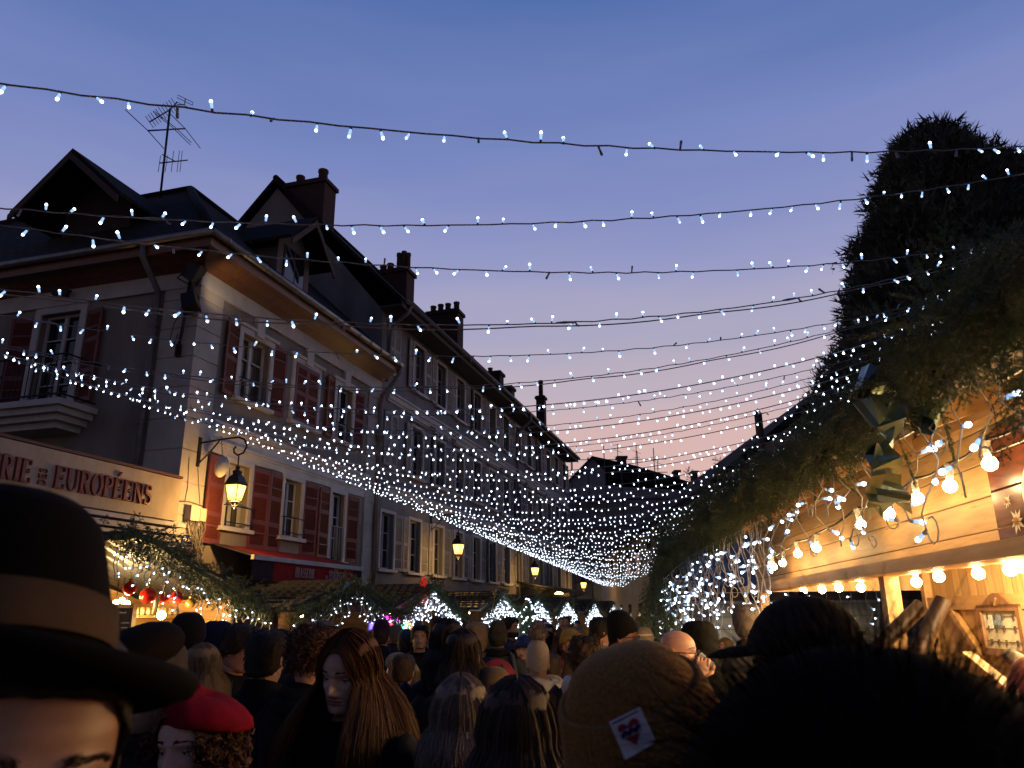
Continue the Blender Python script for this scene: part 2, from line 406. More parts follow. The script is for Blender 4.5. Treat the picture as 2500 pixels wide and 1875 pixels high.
M_DARKW = surf('dark timber', (.06, .035, .022), (.035, .02, .014), scale=4, rough=.8, bump=.3, stretch=(1, 1, 6))
m, t, b = nodes('window glass'); b.inputs['Base Color'].default_value = (.012, .014, .018, 1); b.inputs['Roughness'].default_value = .06
b.inputs['Specular IOR Level'].default_value = .7
M_GLASS = m
M_CURT = surf('curtained glass', (.10, .09, .075), (.03, .028, .025), scale=2.2, rough=.12, bump=0, stretch=(7, 7, .6))

# ------------------------------------------------------------------ ground
g = MB(); g.add([(-150, -60, 0), (150, -60, 0), (150, 300, 0), (-150, 300, 0)], [(0, 1, 2, 3)])
struct('ground', g, surf('asphalt square', (.055, .053, .052), (.04, .039, .038), scale=1.2, rough=.8, bump=.4, bscale=90))
g = MB(); g.add([FW(-16, 3.6, .004), FW(60, 3.6, .004), FW(60, 11.2, .004), FW(-16, 11.2, .004)][::-1], [(0, 1, 2, 3)])
m, t, b = nodes('stone setts')
tcn = N(t, 'ShaderNodeTexCoord'); br = N(t, 'ShaderNodeTexBrick', Scale=1.0); L(t, tcn.outputs['Object'], br.inputs['Vector'])
br.inputs['Brick Width'].default_value = .2; br.inputs['Row Height'].default_value = .12; br.inputs['Mortar Size'].default_value = .012
br.inputs['Color1'].default_value = (.16, .15, .14, 1); br.inputs['Color2'].default_value = (.10, .095, .09, 1); br.inputs['Mortar'].default_value = (.03, .03, .03, 1)
L(t, br.outputs['Color'], b.inputs['Base Color']); b.inputs['Roughness'].default_value = .6
struct('street', g, m)
g = MB(); fbox(g, -12, 40, .05, 3.2, .0, .12)
struct('pavement', g, surf('pavement slabs', (.2, .19, .18), scale=2, rough=.85))

# ------------------------------------------------------------------ shared window pieces (local: x up the street, y into the wall, z up from the sill)
def shutter_mesh(name, w, h, mat, panels=3, slats=9):
    mb = MB(); t_ = .035
    for x in (-w / 2 + .035, w / 2 - .035): mb.box((x, 0, h / 2), (.07, t_, h))
    zs = np.linspace(0, h, panels + 1)
    for k, z in enumerate(zs):
        zz = min(max(z, .05), h - .05); mb.box((0, 0, zz), (w - .142, t_ - .004, .1))
    for k in range(panels):
        z0, z1 = zs[k] + (.1 if k == 0 else .05), zs[k + 1] - (.1 if k == panels - 1 else .05)
        for j in range(slats):
            z = z0 + (z1 - z0) * (j + .5) / slats
            mb.box((0, 0, z), (w - .144, .006, (z1 - z0) / slats * 1.05), rot=rotx(R_(38)))
    mb.box((0, .028, h / 2), (w - .15, .004, h - .1))
    for z in (h * .2, h * .8): mb.box((0, -.022, z), (w * .96, .006, .035))
    return mb.mesh(name, mat)
def sash_mesh(name, w, h, mat, rows=3):
    mb = MB(); f = .055
    for x in (-w / 2 + f / 2, w / 2 - f / 2): mb.box((x, 0, h / 2), (f, .05, h))
    for z in (f / 2, h - f / 2): mb.box((0, 0, z), (w - 2 * f, .048, f))
    mb.box((0, -.004, h / 2), (.09, .05, h - 2 * f))
    for k in range(1, rows):
        z = f + (h - 2 * f) * k / rows
        for sx in (-1, 1): mb.box((sx * (w - 2 * f + .09) / 4, 0, z), ((w - 2 * f - .09) / 2, .03, .028))
    return mb.mesh(name, mat)
def pane_mesh(name, w, h, curtain=False):
    mb = MB(); mb.add([(-w / 2, .03, 0), (w / 2, .03, 0), (w / 2, .03, h), (-w / 2, .03, h)], [(0, 1, 2, 3)])
    return mb.mesh(name, M_CURT if curtain else M_GLASS)
def surround_mesh(name, w, h, mat, key=False, b_=.13):
    mb = MB(); p = -.02
    for sx in (-1, 1): mb.box((sx * (w / 2 + b_ / 2), p, h / 2), (b_, .05, h))
    mb.box((0, p, h + b_ / 2), (w + 2 * b_, .05, b_))
    mb.box((0, -.05, -.05), (w + .36, .14, .08))
    if key:
        mb.box((0, -.05, h + b_ + .12), (.26, .1, .42), taper=1.15); mb.box((0, -.045, h + b_ + .035), (w + .5, .09, .07))
    return mb.mesh(name, mat)
def rail_mesh(w):
    mb = MB()
    for z in (.08, .42): mb.tube([(-w / 2, -.12, z), (w / 2, -.12, z)], .013, 6)
    for x in np.linspace(-w / 2, w / 2, 2): mb.tube([(x, -.12, 0), (x, -.12, .42)], .013, 6); mb.tube([(x, -.12, .42), (x, .02, .42)], .01, 6)
    return mb.mesh('guard_rail', M_IRON)
def window(house, s, o, z, w, h, sash, pane, surr, rot, shutters=(), rail=None, depth=.16, sx=1):
    """one window of a house: surround > sash > pane, its shutters and its guard rail"""
    base = FW(s, o, z)
    wd = put('window', surr, house, base, rot=rot) if surr else None
    fr = put('frame', sash, wd or house, base + rot[:, 1] * depth, rot=np.eye(3) if wd else rot)
    if wd:
        fr.location = (0, depth, 0); fr.rotation_euler = (0, 0, 0)
        pn = put('pane', pane, wd, base); pn.location = (0, depth + .01, 0)
    else:
        fr.name = 'window'; pn = put('pane', pane, fr, base); pn.location = (0, .01, 0)
    for me, ds, dz, ang in shutters:
        put('shutter', me, house, base + rot[:, 0] * ds + rot[:, 1] * -.045 + Z_ * dz, rot=rot @ rotz(ang))
    if rail: put('guard_rail', rail, house, base, rot=rot)

# ------------------------------------------------------------------ the corner house (brasserie)
H1 = thing('corner_house', 'pale corner house with dark red louvred shutters and a hipped tiled roof', 'house', FW(0, 0, 0))
UP = [(1.45, 2.5), (3.55, 4.62), (5.6, 6.48)]; LO = [(1.4, 2.15), (3.5, 4.2), (5.65, 6.35)]
WT = 8.55
mb = MB()
holed(mb, lambda p, q, d: FW(p, -d, q), 0, 8.14, 0, WT, [(a, b_, 6.3, 7.75) for a, b_ in UP] + [(a, b_, 3.6, 4.9) for a, b_ in LO[:2]] + [(LO[2][0], LO[2][1], 3.2, 4.9)], .22)
holed(mb, lambda p, q, d: FW(d, p, q), -10, 0, 0, WT, [(-3.95, -2.9, 5.95, 8.05)], .22)
mb.add([FW(8.14, 0, 0), FW(8.14, -10, 0), FW(8.14, -10, WT), FW(8.14, 0, WT)], [(0, 1, 2, 3)]); mb.add([FW(0, -10, 0), FW(8.14, -10, 0), FW(8.14, -10, WT), FW(0, -10, WT)], [(0, 1, 2, 3)])
obj('wall', mb, M_PL1, H1)
mb = MB(); z = .0
for k in range(14):
    fbox(mb, -.05, .68, -.8, .05, z + .012, z + .6); z += .612
fbox(mb, -.03, .66, -.78, .03, 0, WT - .01); obj('pilaster', mb, M_PIL, H1)
mb = MB(); z = 0
for k in range(14): fbox(mb, 7.42, 8.1, -.2, .05, z + .012, z + .6); z += .612
fbox(mb, 7.44, 8.08, -.2, .03, 0, WT - .01); obj('pilaster', mb, M_PIL, H1)
mb = MB()
for dz, do in ((5.14, .05), (5.20, .08), (5.46, .06), (5.52, .11), (5.57, .15)): fbox(mb, .69, 7.41, -.1, do, dz, dz + .055)
fbox(mb, .69, 7.41, -.1, .03, 5.0, 5.6)
obj('string_course', mb, M_TRIM, H1)
mb = MB(); fbox(mb, -.06, 8.12, -.2, .07, WT - .35, WT - .004)
for k in range(1): fbox(mb, -.07, -.0, -9.9, .06, WT - .35, WT - .004)
obj('frieze', mb, M_TRIM, H1)
EZ, EO, RZ, RS, RO = 9.0, .65, 12.9, 3.3, -3.45
mb = MB(); dn = np.array([0, 0, -.12])
mb.poly([FW(-EO, EO, EZ), FW(8.13, EO, EZ), FW(8.13, RO, RZ), FW(RS, RO, RZ)], dn)
mb.poly([FW(-EO, -10, EZ), FW(-EO, EO, EZ), FW(RS, RO, RZ), FW(RS, -10, RZ)], dn)
mb.poly([FW(RS, RO, RZ), FW(8.13, RO, RZ), FW(8.13, -8.3, 8.06)], dn)
mb.poly([FW(RS, RO, RZ), FW(8.13, -8.3, 8.06), FW(8.13, -10, 8.06), FW(RS, -10, RZ)], dn)
for a, b_ in (((-EO, EO, EZ), (RS, RO, RZ)), ((RS, RO, RZ), (8.13, RO, RZ)), ((RS, RO, RZ), (RS, -10, RZ))): mb.tube([FW(*a), FW(*b_)], .11, 8)
roof1 = obj('roof', mb, M_ROOF, H1)
mb = MB()
mb.add([FW(-.02, .0, WT - .05), FW(8.13, .0, WT - .05), FW(8.13, .62, 8.86), FW(-.62, .62, 8.86)], [(0, 1, 2, 3)])
mb.add([FW(-.0, .02, WT - .05), FW(-.62, .62, 8.86), FW(-.62, -10, 8.86), FW(0, -10, WT - .05)], [(0, 1, 2, 3)])
fbox(mb, -.64, 8.13, .62, .66, 8.72, 8.97); fbox(mb, -.66, -.62, -10, .66, 8.72, 8.97)
obj('soffit', mb, M_SOF, H1)
mb = MB(); gz = 8.96
mb.tube([FW(-.74, .74, gz), FW(8.05, .74, gz)], .075, 10); mb.tube([FW(-.74, .74, gz), FW(-.74, -10, gz)], .075, 10)
for s in np.arange(-.3, 8, .62): mb.tube([FW(s, .74, gz), FW(s + .035, .74, gz)], .088, 10)
obj('gutter', mb, M_ZINC, H1)
mb = MB()
mb.tube([FW(-.74, -.86, 8.9), FW(-.7, -.86, 8.65), FW(-.14, -.9, 8.15), FW(-.12, -.9, 7.9), FW(-.12, -.9, .1)], .06, 10)
for z in (7.4, 5.4, 3.4): mb.tube([FW(-.12, -.9, z), FW(-.12, -.9, z + .06)], .075, 10)
obj('downpipe', mb, M_PIPE, H1)
mb = MB(); mb.tube([FW(7.98, .74, 8.9), FW(7.98, .70, 8.7), FW(7.98, .45, 8.35), FW(8.0, .16, 8.1), FW(8.0, .13, 7.8), FW(8.0, .13, .1)], .065, 10)
mb.lathe([(.06, -.25), (.16, 0), (.16, .1)], 10, FW(8.0, .14, 6.9)); obj('downpipe', mb, M_PIPE, H1)
# windows
sh_u = shutter_mesh('shutter', .54, 1.62, M_RED, 2, 14); sh_l = shutter_mesh('shutter', .60, 1.72, M_RED, 3, 9)
sa_u = sash_mesh('frame', 1.05, 1.45, M_TRIM); pa_u = pane_mesh('pane', 1.04, 1.44, True); su_u = surround_mesh('window', 1.05, 1.45, M_TRIM, True)
sa_u2 = sash_mesh('frame', .88, 1.45, M_TRIM); pa_u2 = pane_mesh('pane', .87, 1.44); su_u2 = surround_mesh('window', .88, 1.45, M_TRIM, True)
sa_l = sash_mesh('frame', .75, 1.3, M_TRIM); pa_l = pane_mesh('pane', .74, 1.29, True); su_l = surround_mesh('window', .75, 1.3, M_TRIM, False, .1)
sa_l2 = sash_mesh('frame', .7, 1.7, M_TRIM); pa_l2 = pane_mesh('pane', .69, 1.69); su_l2 = surround_mesh('window', .7, 1.7, M_TRIM, False, .1)
rl = rail_mesh(.86); rl2 = rail_mesh(1.1)
window(H1, 1.975, 0, 6.3, 1.05, 1.45, sa_u, pa_u, su_u, ROT_F, [(sh_u, -.86, -.06, R_(9)), (sh_u, .86, -.06, R_(-6))], rl2)
window(H1, 4.085, 0, 6.3, 1.05, 1.45, sa_u, pa_u, su_u, ROT_F, [(shutter_mesh('shutter', .52, 1.44, M_RED, 2, 14), -.262, 0, 0), (shutter_mesh('shutter', .52, 1.44, M_RED, 2, 14), .262, 0, 0)])
window(H1, 6.04, 0, 6.3, .88, 1.45, sa_u2, pa_u2, su_u2, ROT_F, [(sh_u, -.78, -.06, R_(12)), (sh_u, .78, -.06, R_(-5))], rl)
window(H1, 1.775, 0, 3.6, .75, 1.3, sa_l, pa_l, su_l, ROT_F, [(sh_l, -.74, -.38, R_(5)), (sh_l, .76, -.38, R_(-4))], rl)
window(H1, 3.85, 0, 3.6, .75, 1.3, sa_l, pa_l, su_l, ROT_F, [(sh_l, -.72, -.38, R_(6)), (sh_l, .76, -.38, R_(-4))], rl)
window(H1, 6.0, 0, 3.2, .7, 1.7, sa_l2, pa_l2, su_l2, ROT_F, [(sh_l, -.72, 0, R_(6)), (sh_l, .76, 0, R_(-4))])
mb = MB()
for x in np.linspace(-.28, .28, 5): mb.tube([FW(6.0 + x, .03, 3.28), FW(6.0 + x, .03, 4.05)], .012, 6)
mb.tube([FW(5.62, .03, 4.05), FW(6.38, .03, 4.05)], .015, 6); obj('guard_rail', mb, M_GREY, H1)
# side door with its balcony
sa_d = sash_mesh('frame', 1.05, 2.1, M_TRIM, 4); pa_d = pane_mesh('pane', 1.04, 2.09); su_d = surround_mesh('window', 1.05, 2.1, M_TRIM, False, .16)
sh_d = shutter_mesh('shutter', .56, 2.0, M_RED, 3, 10)
window(H1, 0, -3.425, 5.95, 1.05, 2.1, sa_d, pa_d, su_d, ROT_S, [(sh_d, -.92, .06, R_(14)), (sh_d, .92, .06, R_(-14))])
mb = MB()
for k, (e, z0, z1) in enumerate(((.0, 5.72, 5.84), (.10, 5.60, 5.72), (.22, 5.48, 5.60), (.36, 5.36, 5.48))): fbox(mb, -.95 + e, -.0, -4.9 + e, -2.1 - e, z0, z1)
obj('balcony', mb, M_TRIM, H1)
mb = MB()
for z in (5.95, 6.75): mb.tube([FW(0, -2.2, z), FW(-.85, -2.2, z), FW(-.85, -4.8, z), FW(0, -4.8, z)], .02, 6, smooth=False)
for o in np.arange(-4.75, -2.2, .13): mb.tube([FW(-.85, o, 5.9), FW(-.85, o, 6.75)], .011, 5)
obj('balcony_railing', mb, M_IRON, H1)
# gabled dormer over the side front
def dormer(parent, axis, c, half, zb, ze, zr, front, back, ov, side_ov, wall_m, roof_m, win=True):
    """axis 's': faces down the street (-s); axis 'o': faces the street (+o). c = centre on the other axis"""
    P = (lambda a, d, z: FW(d, a, z)) if axis == 's' else (lambda a, d, z: FW(a, d, z))
    sg = -1 if axis == 's' else 1
    mb = MB(); f, bk = front, back
    pts = [(c - half, zb), (c + half, zb), (c + half, ze), (c, zr), (c - half, ze)]
    mb.add([P(a, f, z) for a, z in pts] + [P(a, bk, z) for a, z in pts], [(0, 1, 2, 3, 4), (0, 5, 6, 1), (1, 6, 7, 2), (4, 9, 5, 0)])
    w_ = obj('dormer', mb, wall_m, parent)
    sl = (zr - ze) / half; mb = MB(); fo = f + sg * ov
    for e in (-1, 1):
        a1 = c + e * (half + side_ov); z1 = ze - sl * side_ov
        mb.poly([P(c, fo, zr + .06), P(a1, fo, z1 + .06), P(a1, bk, z1 + .06), P(c, bk, zr + .06)], (0, 0, .09))
        mb.poly([P(c, fo, zr + .04), P(a1, fo, z1 + .04), P(a1, fo, z1 - .14), P(c, fo, zr - .14)], (O_ if axis == 'o' else -U_) * .04, 1)
    obj('roof', mb, [roof_m, M_DARKW], w_)
    return w_
dormer(H1, 's', -3.72, .95, 9.3, 11.0, 11.85, .75, 3.2, .95, .55, surf('dark dormer boards', (.05, .04, .035), scale=3, rough=.9), M_ROOF)
dw = dormer(H1, 'o', 3.55, .72, 9.1, 10.75, 11.45, -.25, -2.6, .55, .3, surf('grey dormer render', (.13, .115, .105), scale=2, rough=.9), M_ROOF)
mb = MB(); fbox(mb, 3.08, 4.02, -.27, -.22, 9.45, 10.7); obj('window', mb, M_DARKW, dw)
mb = MB()
for s0, s1 in ((3.13, 3.53), (3.58, 3.97)): mb.add([FW(s0, -.215, 9.5), FW(s1, -.215, 9.5), FW(s1, -.215, 10.65), FW(s0, -.215, 10.65)], [(0, 1, 2, 3)])
obj('pane', mb, M_GLASS, dw)
# single-storey brasserie front that carries the sign
mb = MB(); fbox(mb, -9, -.06, -4.5, -.05, 0, 4.28); fbox(mb, -9, -.06, -.05, .06, 2.3, 3.52)
obj('brasserie_front', mb, M_PL1, H1)
mb = MB()
for z0, z1, o in ((3.40, 3.47, .34), (3.27, 3.36, .30), (3.14, 3.23, .26)): fbox(mb, -9, -.07, .06, o, z0, z1)
fbox(mb, -9, -.07, .06, .18, 3.05, 3.13); obj('cornice', mb, M_TRIM, H1)
mb = MB(); fbox(mb, -9, -.1, -4.4, -.06, 4.285, 4.33); fbox(mb, -9, -.07, -.02, .16, 4.30, 4.345)
obj('coping', mb, surf('red coping', (.08, .02, .019), scale=4, rough=.6), H1)

# ------------------------------------------------------------------ the long house up the street
H2 = thing('long_house', 'long grey terrace up the street with three rows of grey shuttered windows', 'house', FW(8.14, 0, 0))
S0, S1, WT2 = 8.142, 34.0, 10.85
CEN = [8.98 + 2.03 * k for k in range(13)]
mb = MB(); HL = []
for c in CEN:
    if c > 9.5: HL += [(c - .45, c + .45, 9.0, 10.6), (c - .45, c + .45, 6.15, 7.7)]
    HL.append((c - .45, c + .45, 3.15, 4.75))
holed(mb, lambda p, q, d: FW(p, -d, q), S0, S1, 0, WT2, HL, .22)
GB = [(0, WT2), (-4.14, 15.85), (-9.6, 9.6), (-9.6, 0)]
mb.add([FW(S0, 0, 0)] + [FW(S0, o, z) for o, z in GB], [(0, 1, 2, 3, 4)])
mb.add([FW(S1, 0, 0)] + [FW(S1, o, z) for o, z in GB], [(4, 3, 2, 1, 0)])
obj('wall', mb, M_PL2, H2)
mb = MB(); d12 = np.array([0, 0, -.16])
mb.poly([FW(S0 - .22, .72, 11.12), FW(S1 + .3, .72, 11.12), FW(S1 + .3, -4.14, 16.15), FW(S0 - .22, -4.14, 16.15)], d12)
mb.poly([FW(S0 - .22, -4.14, 16.15), FW(S1 + .3, -4.14, 16.15), FW(S1 + .3, -9.7, 9.9), FW(S0 - .22, -9.7, 9.9)], d12)
mb.tube([FW(S0 - .2, -4.14, 16.15), FW(S1 + .3, -4.14, 16.15)], .1, 8)
roof2 = obj('roof', mb, M_ROOF, H2)
mb = MB(); fbox(mb, S0 - .2, S1 + .28, .0, .7, 10.86, 10.93); fbox(mb, S0 - .2, S1 + .28, .70, .74, 10.82, 11.0); obj('soffit', mb, surf('dark soffit', (.05, .042, .04), scale=3, rough=.8), H2)
mb = MB(); mb.tube([FW(S0 - .1, .82, 11.05), FW(S1 + .2, .82, 11.05)], .08, 8); obj('gutter', mb, M_PIPE, H2)
mb = MB()
for z0, z1, o in ((8.12, 8.2, .05), (8.2, 8.36, .09), (8.36, 8.42, .14), (5.28, 5.34, .05), (5.34, 5.5, .08), (5.5, 5.56, .12)): fbox(mb, S0 + .5, S1, -.1, o, z0, z1)
obj('string_course', mb, M_TRIM, H2)
mb = MB(); mb.tube([FW(22.6, .82, 11.0), FW(22.6, .8, 10.7), FW(22.7, .16, 10.2), FW(22.7, .12, 9.9), FW(22.7, .12, .2)], .065, 8); obj('downpipe', mb, M_PIPE, H2)
mb = MB(); mb.tube([FW(S0 + .25, .82, 11.0), FW(S0 + .25, .7, 10.75), FW(S0 + .25, .3, 10.5), FW(S0 + .2, .2, 10.2), FW(S0 + .12, .16, 8.6)], .06, 8); obj('downpipe', mb, M_PIPE, H2)
sg3 = shutter_mesh('shutter', .47, 1.66, M_GREY, 2, 13)
sa3 = sash_mesh('frame', .9, 1.6, M_GREY, 3); pa3 = pane_mesh('pane', .89, 1.59); pa3c = pane_mesh('pane', .89, 1.59, True)
su3 = surround_mesh('window', .9, 1.6, M_TRIM, False, .09)
mb = MB(); mb.box((0, -.07, 1.6 + .26), (1.5, .16, .07)); mb.box((0, -.05, 1.6 + .2), (1.36, .1, .06))
for sx in (-1, 1): mb.box((sx * .495, -.02, .8), (.09, .05, 1.6))
mb.box((0, -.02, 1.645), (1.08, .05, .09)); mb.box((0, -.05, -.05), (1.3, .14, .08)); su4 = mb.mesh('window', M_TRIM)
for k, c in enumerate(CEN):
    for z, su in ((9.0, su3), (6.15, su4), (3.15, su3)):
        if k == 0 and z > 4:
            base = FW(c, 0, z)
            for dx in (-.24, .24): put('shutter', sg3, H2, base + U_ * dx + O_ * .03, rot=ROT_F)
            continue
        a1, a2 = R_(random.uniform(4, 12)), R_(-random.uniform(3, 10))
        if (k + int(z)) % 5 == 3: a1, a2 = R_(35), R_(-8)
        window(H2, c, 0, z, .9, 1.6, sa3, pa3c if (k * 3 + int(z)) % 4 == 0 else pa3, su, ROT_F, [(sg3, -.74, -.03, a1), (sg3, .74, -.03, a2)], depth=.15)
def chimney(parent, s0, s1, o0, o1, z0, z1, pots):
    mb = MB(); fbox(mb, s0, s1, o0, o1, z0, z1 - .2); fbox(mb, s0 - .07, s1 + .07, o0 - .07, o1 + .07, z1 - .2, z1 - .06); fbox(mb, s0 - .02, s1 + .02, o0 - .02, o1 + .02, z1 - .06, z1)
    c = obj('chimney', mb, M_BRICK, parent)
    for o, r, h in pots:
        mb = MB(); mb.lathe([(r, 0), (r * .92, h * .8), (r * 1.1, h * .84), (r * 1.05, h), (r * .7, h)], 10, FW((s0 + s1) / 2, o, z1)); obj('chimney_pot', mb, M_POT, c)
chimney(roof2, 8.25, 9.0, -3.95, -2.4, 13.6, 16.05, [(-3.6, .15, .42), (-2.72, .17, .5)])
chimney(roof2, 12.2, 12.9, -2.4, -1.1, 12.2, 14.35, [(-2.25, .13, .32), (-1.95, .13, .36), (-1.6, .1, .75), (-1.4, .1, .8), (-1.22, .09, .7)])
chimney(roof2, 17.4, 18.1, -2.5, -1.0, 12.2, 14.7, [(-2.3, .13, .36), (-1.95, .13, .4), (-1.6, .13, .4), (-1.2, .13, .42)])
chimney(roof2, 22.3, 22.9, -1.5, -.6, 11.8, 13.3, [(-1.2, .12, .25)])
chimney(roof2, 24.6, 25.2, -1.6, -.7, 11.8, 13.2, [])
chimney(roof2, 31.4, 31.9, -1.15, -.65, 11.6, 14.5, [(-.9, .14, 1.0)])
# ------------------------------------------------------------------ serif letters cut as solid relief (x along the word, z up, y depth)
def band(mb, pts, w, P, depth, mi=0):
    pts = np.asarray(pts, float); k = len(pts); w = np.full(k, w) if np.isscalar(w) else np.asarray(w, float)
    tg = np.gradient(pts, axis=0); tg /= np.linalg.norm(tg, axis=1, keepdims=True) + 1e-9
    nn = np.stack([-tg[:, 1], tg[:, 0]], 1); a, b_ = pts + nn * w[:, None] / 2, pts - nn * w[:, None] / 2
    rings = [[P(*a[i], 0), P(*b_[i], 0), P(*b_[i], depth), P(*a[i], depth)] for i in range(k)]
    mb.loft(rings, mi, smooth=False)
def arc(cx, cz, rx, rz, a0, a1, n=14):
    a = np.radians(np.linspace(a0, a1, n)); return np.stack([cx + rx * np.cos(a), cz + rz * np.sin(a)], 1)
TK, TN = .15, .065
def glyph(ch):
    """list of (points, width) strokes and the advance width"""
    v = lambda x, w=TK: ([(x, 0), (x, 1)], w); h = lambda x0, x1, z, w=TN: ([(x0, z), (x1, z)], w)
    sf = lambda x, z, r=.14: ([(x - r, z), (x + r, z)], .05)
    if ch in 'EÉ':
        g = [v(.12), h(.0, .55, .97), h(.12, .46, .51), h(.0, .58, .03), ([(.53, .99), (.53, .78)], .05), ([(.56, .01), (.56, .24)], .05), ([(.45, .42), (.45, .61)], .05)]
        if ch == 'É': g.append(([(.26, 1.12), (.44, 1.32)], .08))
        return g, .68
    if ch == 'I': return [v(.14), sf(.14, .03), sf(.14, .97)], .34
    if ch == 'D':
        a = arc(.13, .5, .5, .47, 90, -90); return [v(.12), (a, TN + (TK - TN) * np.sin(np.linspace(0, PI, len(a)))), sf(.12, .03, .12), sf(.12, .97, .12)], .74
    if ch in 'PRB':
        top = np.vstack([[(.12, .97)], arc(.3, .735, .24, .235, 90, -90), [(.12, .5)]])
        g = [v(.12), (top, TN + .06), sf(.14, .03, .15), sf(.08, .97, .08)]
        if ch == 'R': g += [([(.3, .5), (.58, .02)], TK), h(.5, .7, .03, .05)]
        if ch == 'B': g.append((np.vstack([[(.12, .5)], arc(.32, .265, .27, .235, 90, -90), [(.12, .03)]]), TN + .06))
        return g, .72 if ch == 'R' else .64
    if ch == 'O':
        a = arc(.36, .5, .3, .48, 0, 360, 33); return [(a, TN + (TK - TN) * np.abs(np.cos(np.linspace(0, 2 * PI, 33))))], .76
    if ch == 'U': return [([(.13, .98), (.13, .3)], TK), (arc(.36, .3, .23, .27, 180, 360), TN + .02), ([(.59, .3), (.59, .98)], TN), sf(.13, .97), sf(.59, .97, .1)], .76
    if ch == 'N': return [([(.1, 0), (.1, 1)], TN), ([(.08, .98), (.62, .02)], TK), ([(.62, 0), (.62, 1)], TN), sf(.1, .03, .1), sf(.62, .97, .1)], .78
    if ch == 'S':
        a = np.vstack([arc(.29, .74, .2, .225, 25, 270, 14), arc(.29, .27, .23, .245, 88, -155, 14)])
        return [(a, TN + (TK - TN) * np.exp(-((np.arange(28) - 13.5) / 6.0) ** 2)), ([(.47, .98), (.47, .76)], .05), ([(.08, .02), (.08, .26)], .05)], .6
    if ch == 'A': return [([(.02, 0), (.34, 1)], TN), ([(.34, 1), (.68, 0)], TK), h(.14, .54, .33), sf(.04, .03, .1), sf(.68, .03, .12)], .78
    return [], .3
def word(mb, text, P, h, x0, z0, depth, stretch=1.0, gap=.06):
    x = x0
    for ch in text:
        g, wd = glyph(ch)
        for pts, w in g:
            pts = np.asarray(pts, float); w = (w if np.isscalar(w) else np.asarray(w)) * h
            band(mb, pts * np.array([h * stretch, h]) + np.array([x, z0]), w, P, depth)
        x += (wd + gap) * h * stretch
    return x - x0

SG = thing('shop_sign', 'long cream fascia sign with red relief letters above the brasserie front', 'sign', FW(-3, .06, 3.5))
mb = MB(); fbox(mb, -8.2, -.09, .062, .15, 3.53, 4.285)
obj('sign_board', mb, surf('stained cream board', (.40, .335, .26), (.26, .21, .155), scale=2.2, rough=.75, bump=.15, stretch=(1, 1, .5)), SG)
M_LET = surf('oxblood letter enamel', (.20, .04, .03), (.14, .03, .025), scale=6, rough=.3, bump=.05)
PS = lambda x, z, d: FW(x, .15 + d, z)
mb = MB(); word(mb, 'EUROPÉENS', PS, .34, -2.86, 3.72, .045, .88); obj('lettering', mb, M_LET, SG)
mb = MB(); word(mb, 'DES', lambda x, z, d: FW(-3.02 - (z - 0), .15 + d, 3.735 + x), .13, 0, -.02, .035, .88); obj('lettering', mb, M_LET, SG)
mb = MB(); wl = word(MB(), 'BRASSERIE', PS, .34, 0, 0, .045, .80); word(mb, 'BRASSERIE', PS, .34, -3.24 - wl, 3.72, .045, .80); obj('lettering', mb, M_LET, SG)

# awnings
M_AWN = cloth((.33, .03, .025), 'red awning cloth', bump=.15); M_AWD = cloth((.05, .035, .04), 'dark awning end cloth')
AW = thing('awning', 'red shop awning with pale lettering over the brasserie door', 'awning', FW(3.3, .1, 2.6))
mb = MB(); s0, s1, of, zf, zw = 1.05, 5.3, 1.0, 2.96, 3.22
mb.poly([FW(s0 + .45, .06, zw), FW(s1 - .1, .06, zw), FW(s1 - .1, of, zf), FW(s0 + .45, of, zf)], (0, 0, .02))
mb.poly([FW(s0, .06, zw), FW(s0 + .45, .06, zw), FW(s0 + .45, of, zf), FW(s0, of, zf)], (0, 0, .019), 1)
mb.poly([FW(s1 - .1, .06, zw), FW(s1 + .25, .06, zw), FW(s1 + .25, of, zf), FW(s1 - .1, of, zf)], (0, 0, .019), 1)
obj('canopy', mb, [M_AWN, M_AWD], AW)
mb = MB(); vx = np.linspace(s0, s1 + .25, 44); top, bot = [], []
for x in vx:
    w_ = .012 * math.sin(x * 9) + .006 * math.sin(x * 23)
    top.append(FW(x, of + .01, zf - .05)); bot.append(FW(x, of + .015 + w_, zf - .43))
for i in range(43):
    xm = (vx[i] + vx[i + 1]) / 2
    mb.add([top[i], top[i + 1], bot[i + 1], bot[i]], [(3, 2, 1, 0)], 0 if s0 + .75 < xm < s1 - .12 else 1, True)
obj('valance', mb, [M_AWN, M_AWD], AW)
mb = MB(); fbox(mb, s0 - .02, s1 + .27, of - .01, of + .06, zf - .06, zf + .03); obj('front_rail', mb, M_TRIM, AW)
mb = MB(); word(mb, 'BRASSERIE', lambda x, z, d: FW(x, of + .034 + d, z), .2, 2.55, zf - .33, .004, .62); M_PRINT = surf('faded pale print', (.42, .28, .26), scale=9); obj('lettering', mb, M_PRINT, AW)
mb = MB(); word(mb, 'EUROPÉENS', lambda x, z, d: FW(x, of + .034 + d, z), .2, 3.95, zf - .33, .004, .58); obj('lettering', mb, M_PRINT, AW)
mb = MB(); word(mb, 'DES', lambda x, z, d: FW(x, of + .034 + d, z), .08, 3.79, zf - .32, .004, .6)
obj('lettering', mb, M_PRINT, AW)
AW2 = thing('awning', 'half rolled red awning below the long fascia sign', 'awning', FW(-3, .1, 2.6))
mb = MB(); mb.poly([FW(-8, .2, 3.04), FW(-.75, .2, 3.04), FW(-.75, .62, 2.92), FW(-8, .62, 2.92)], (0, 0, .02)); fbox(mb, -8, -.75, .6, .62, 2.5, 2.93)
obj('canopy', mb, M_AWN, AW2)
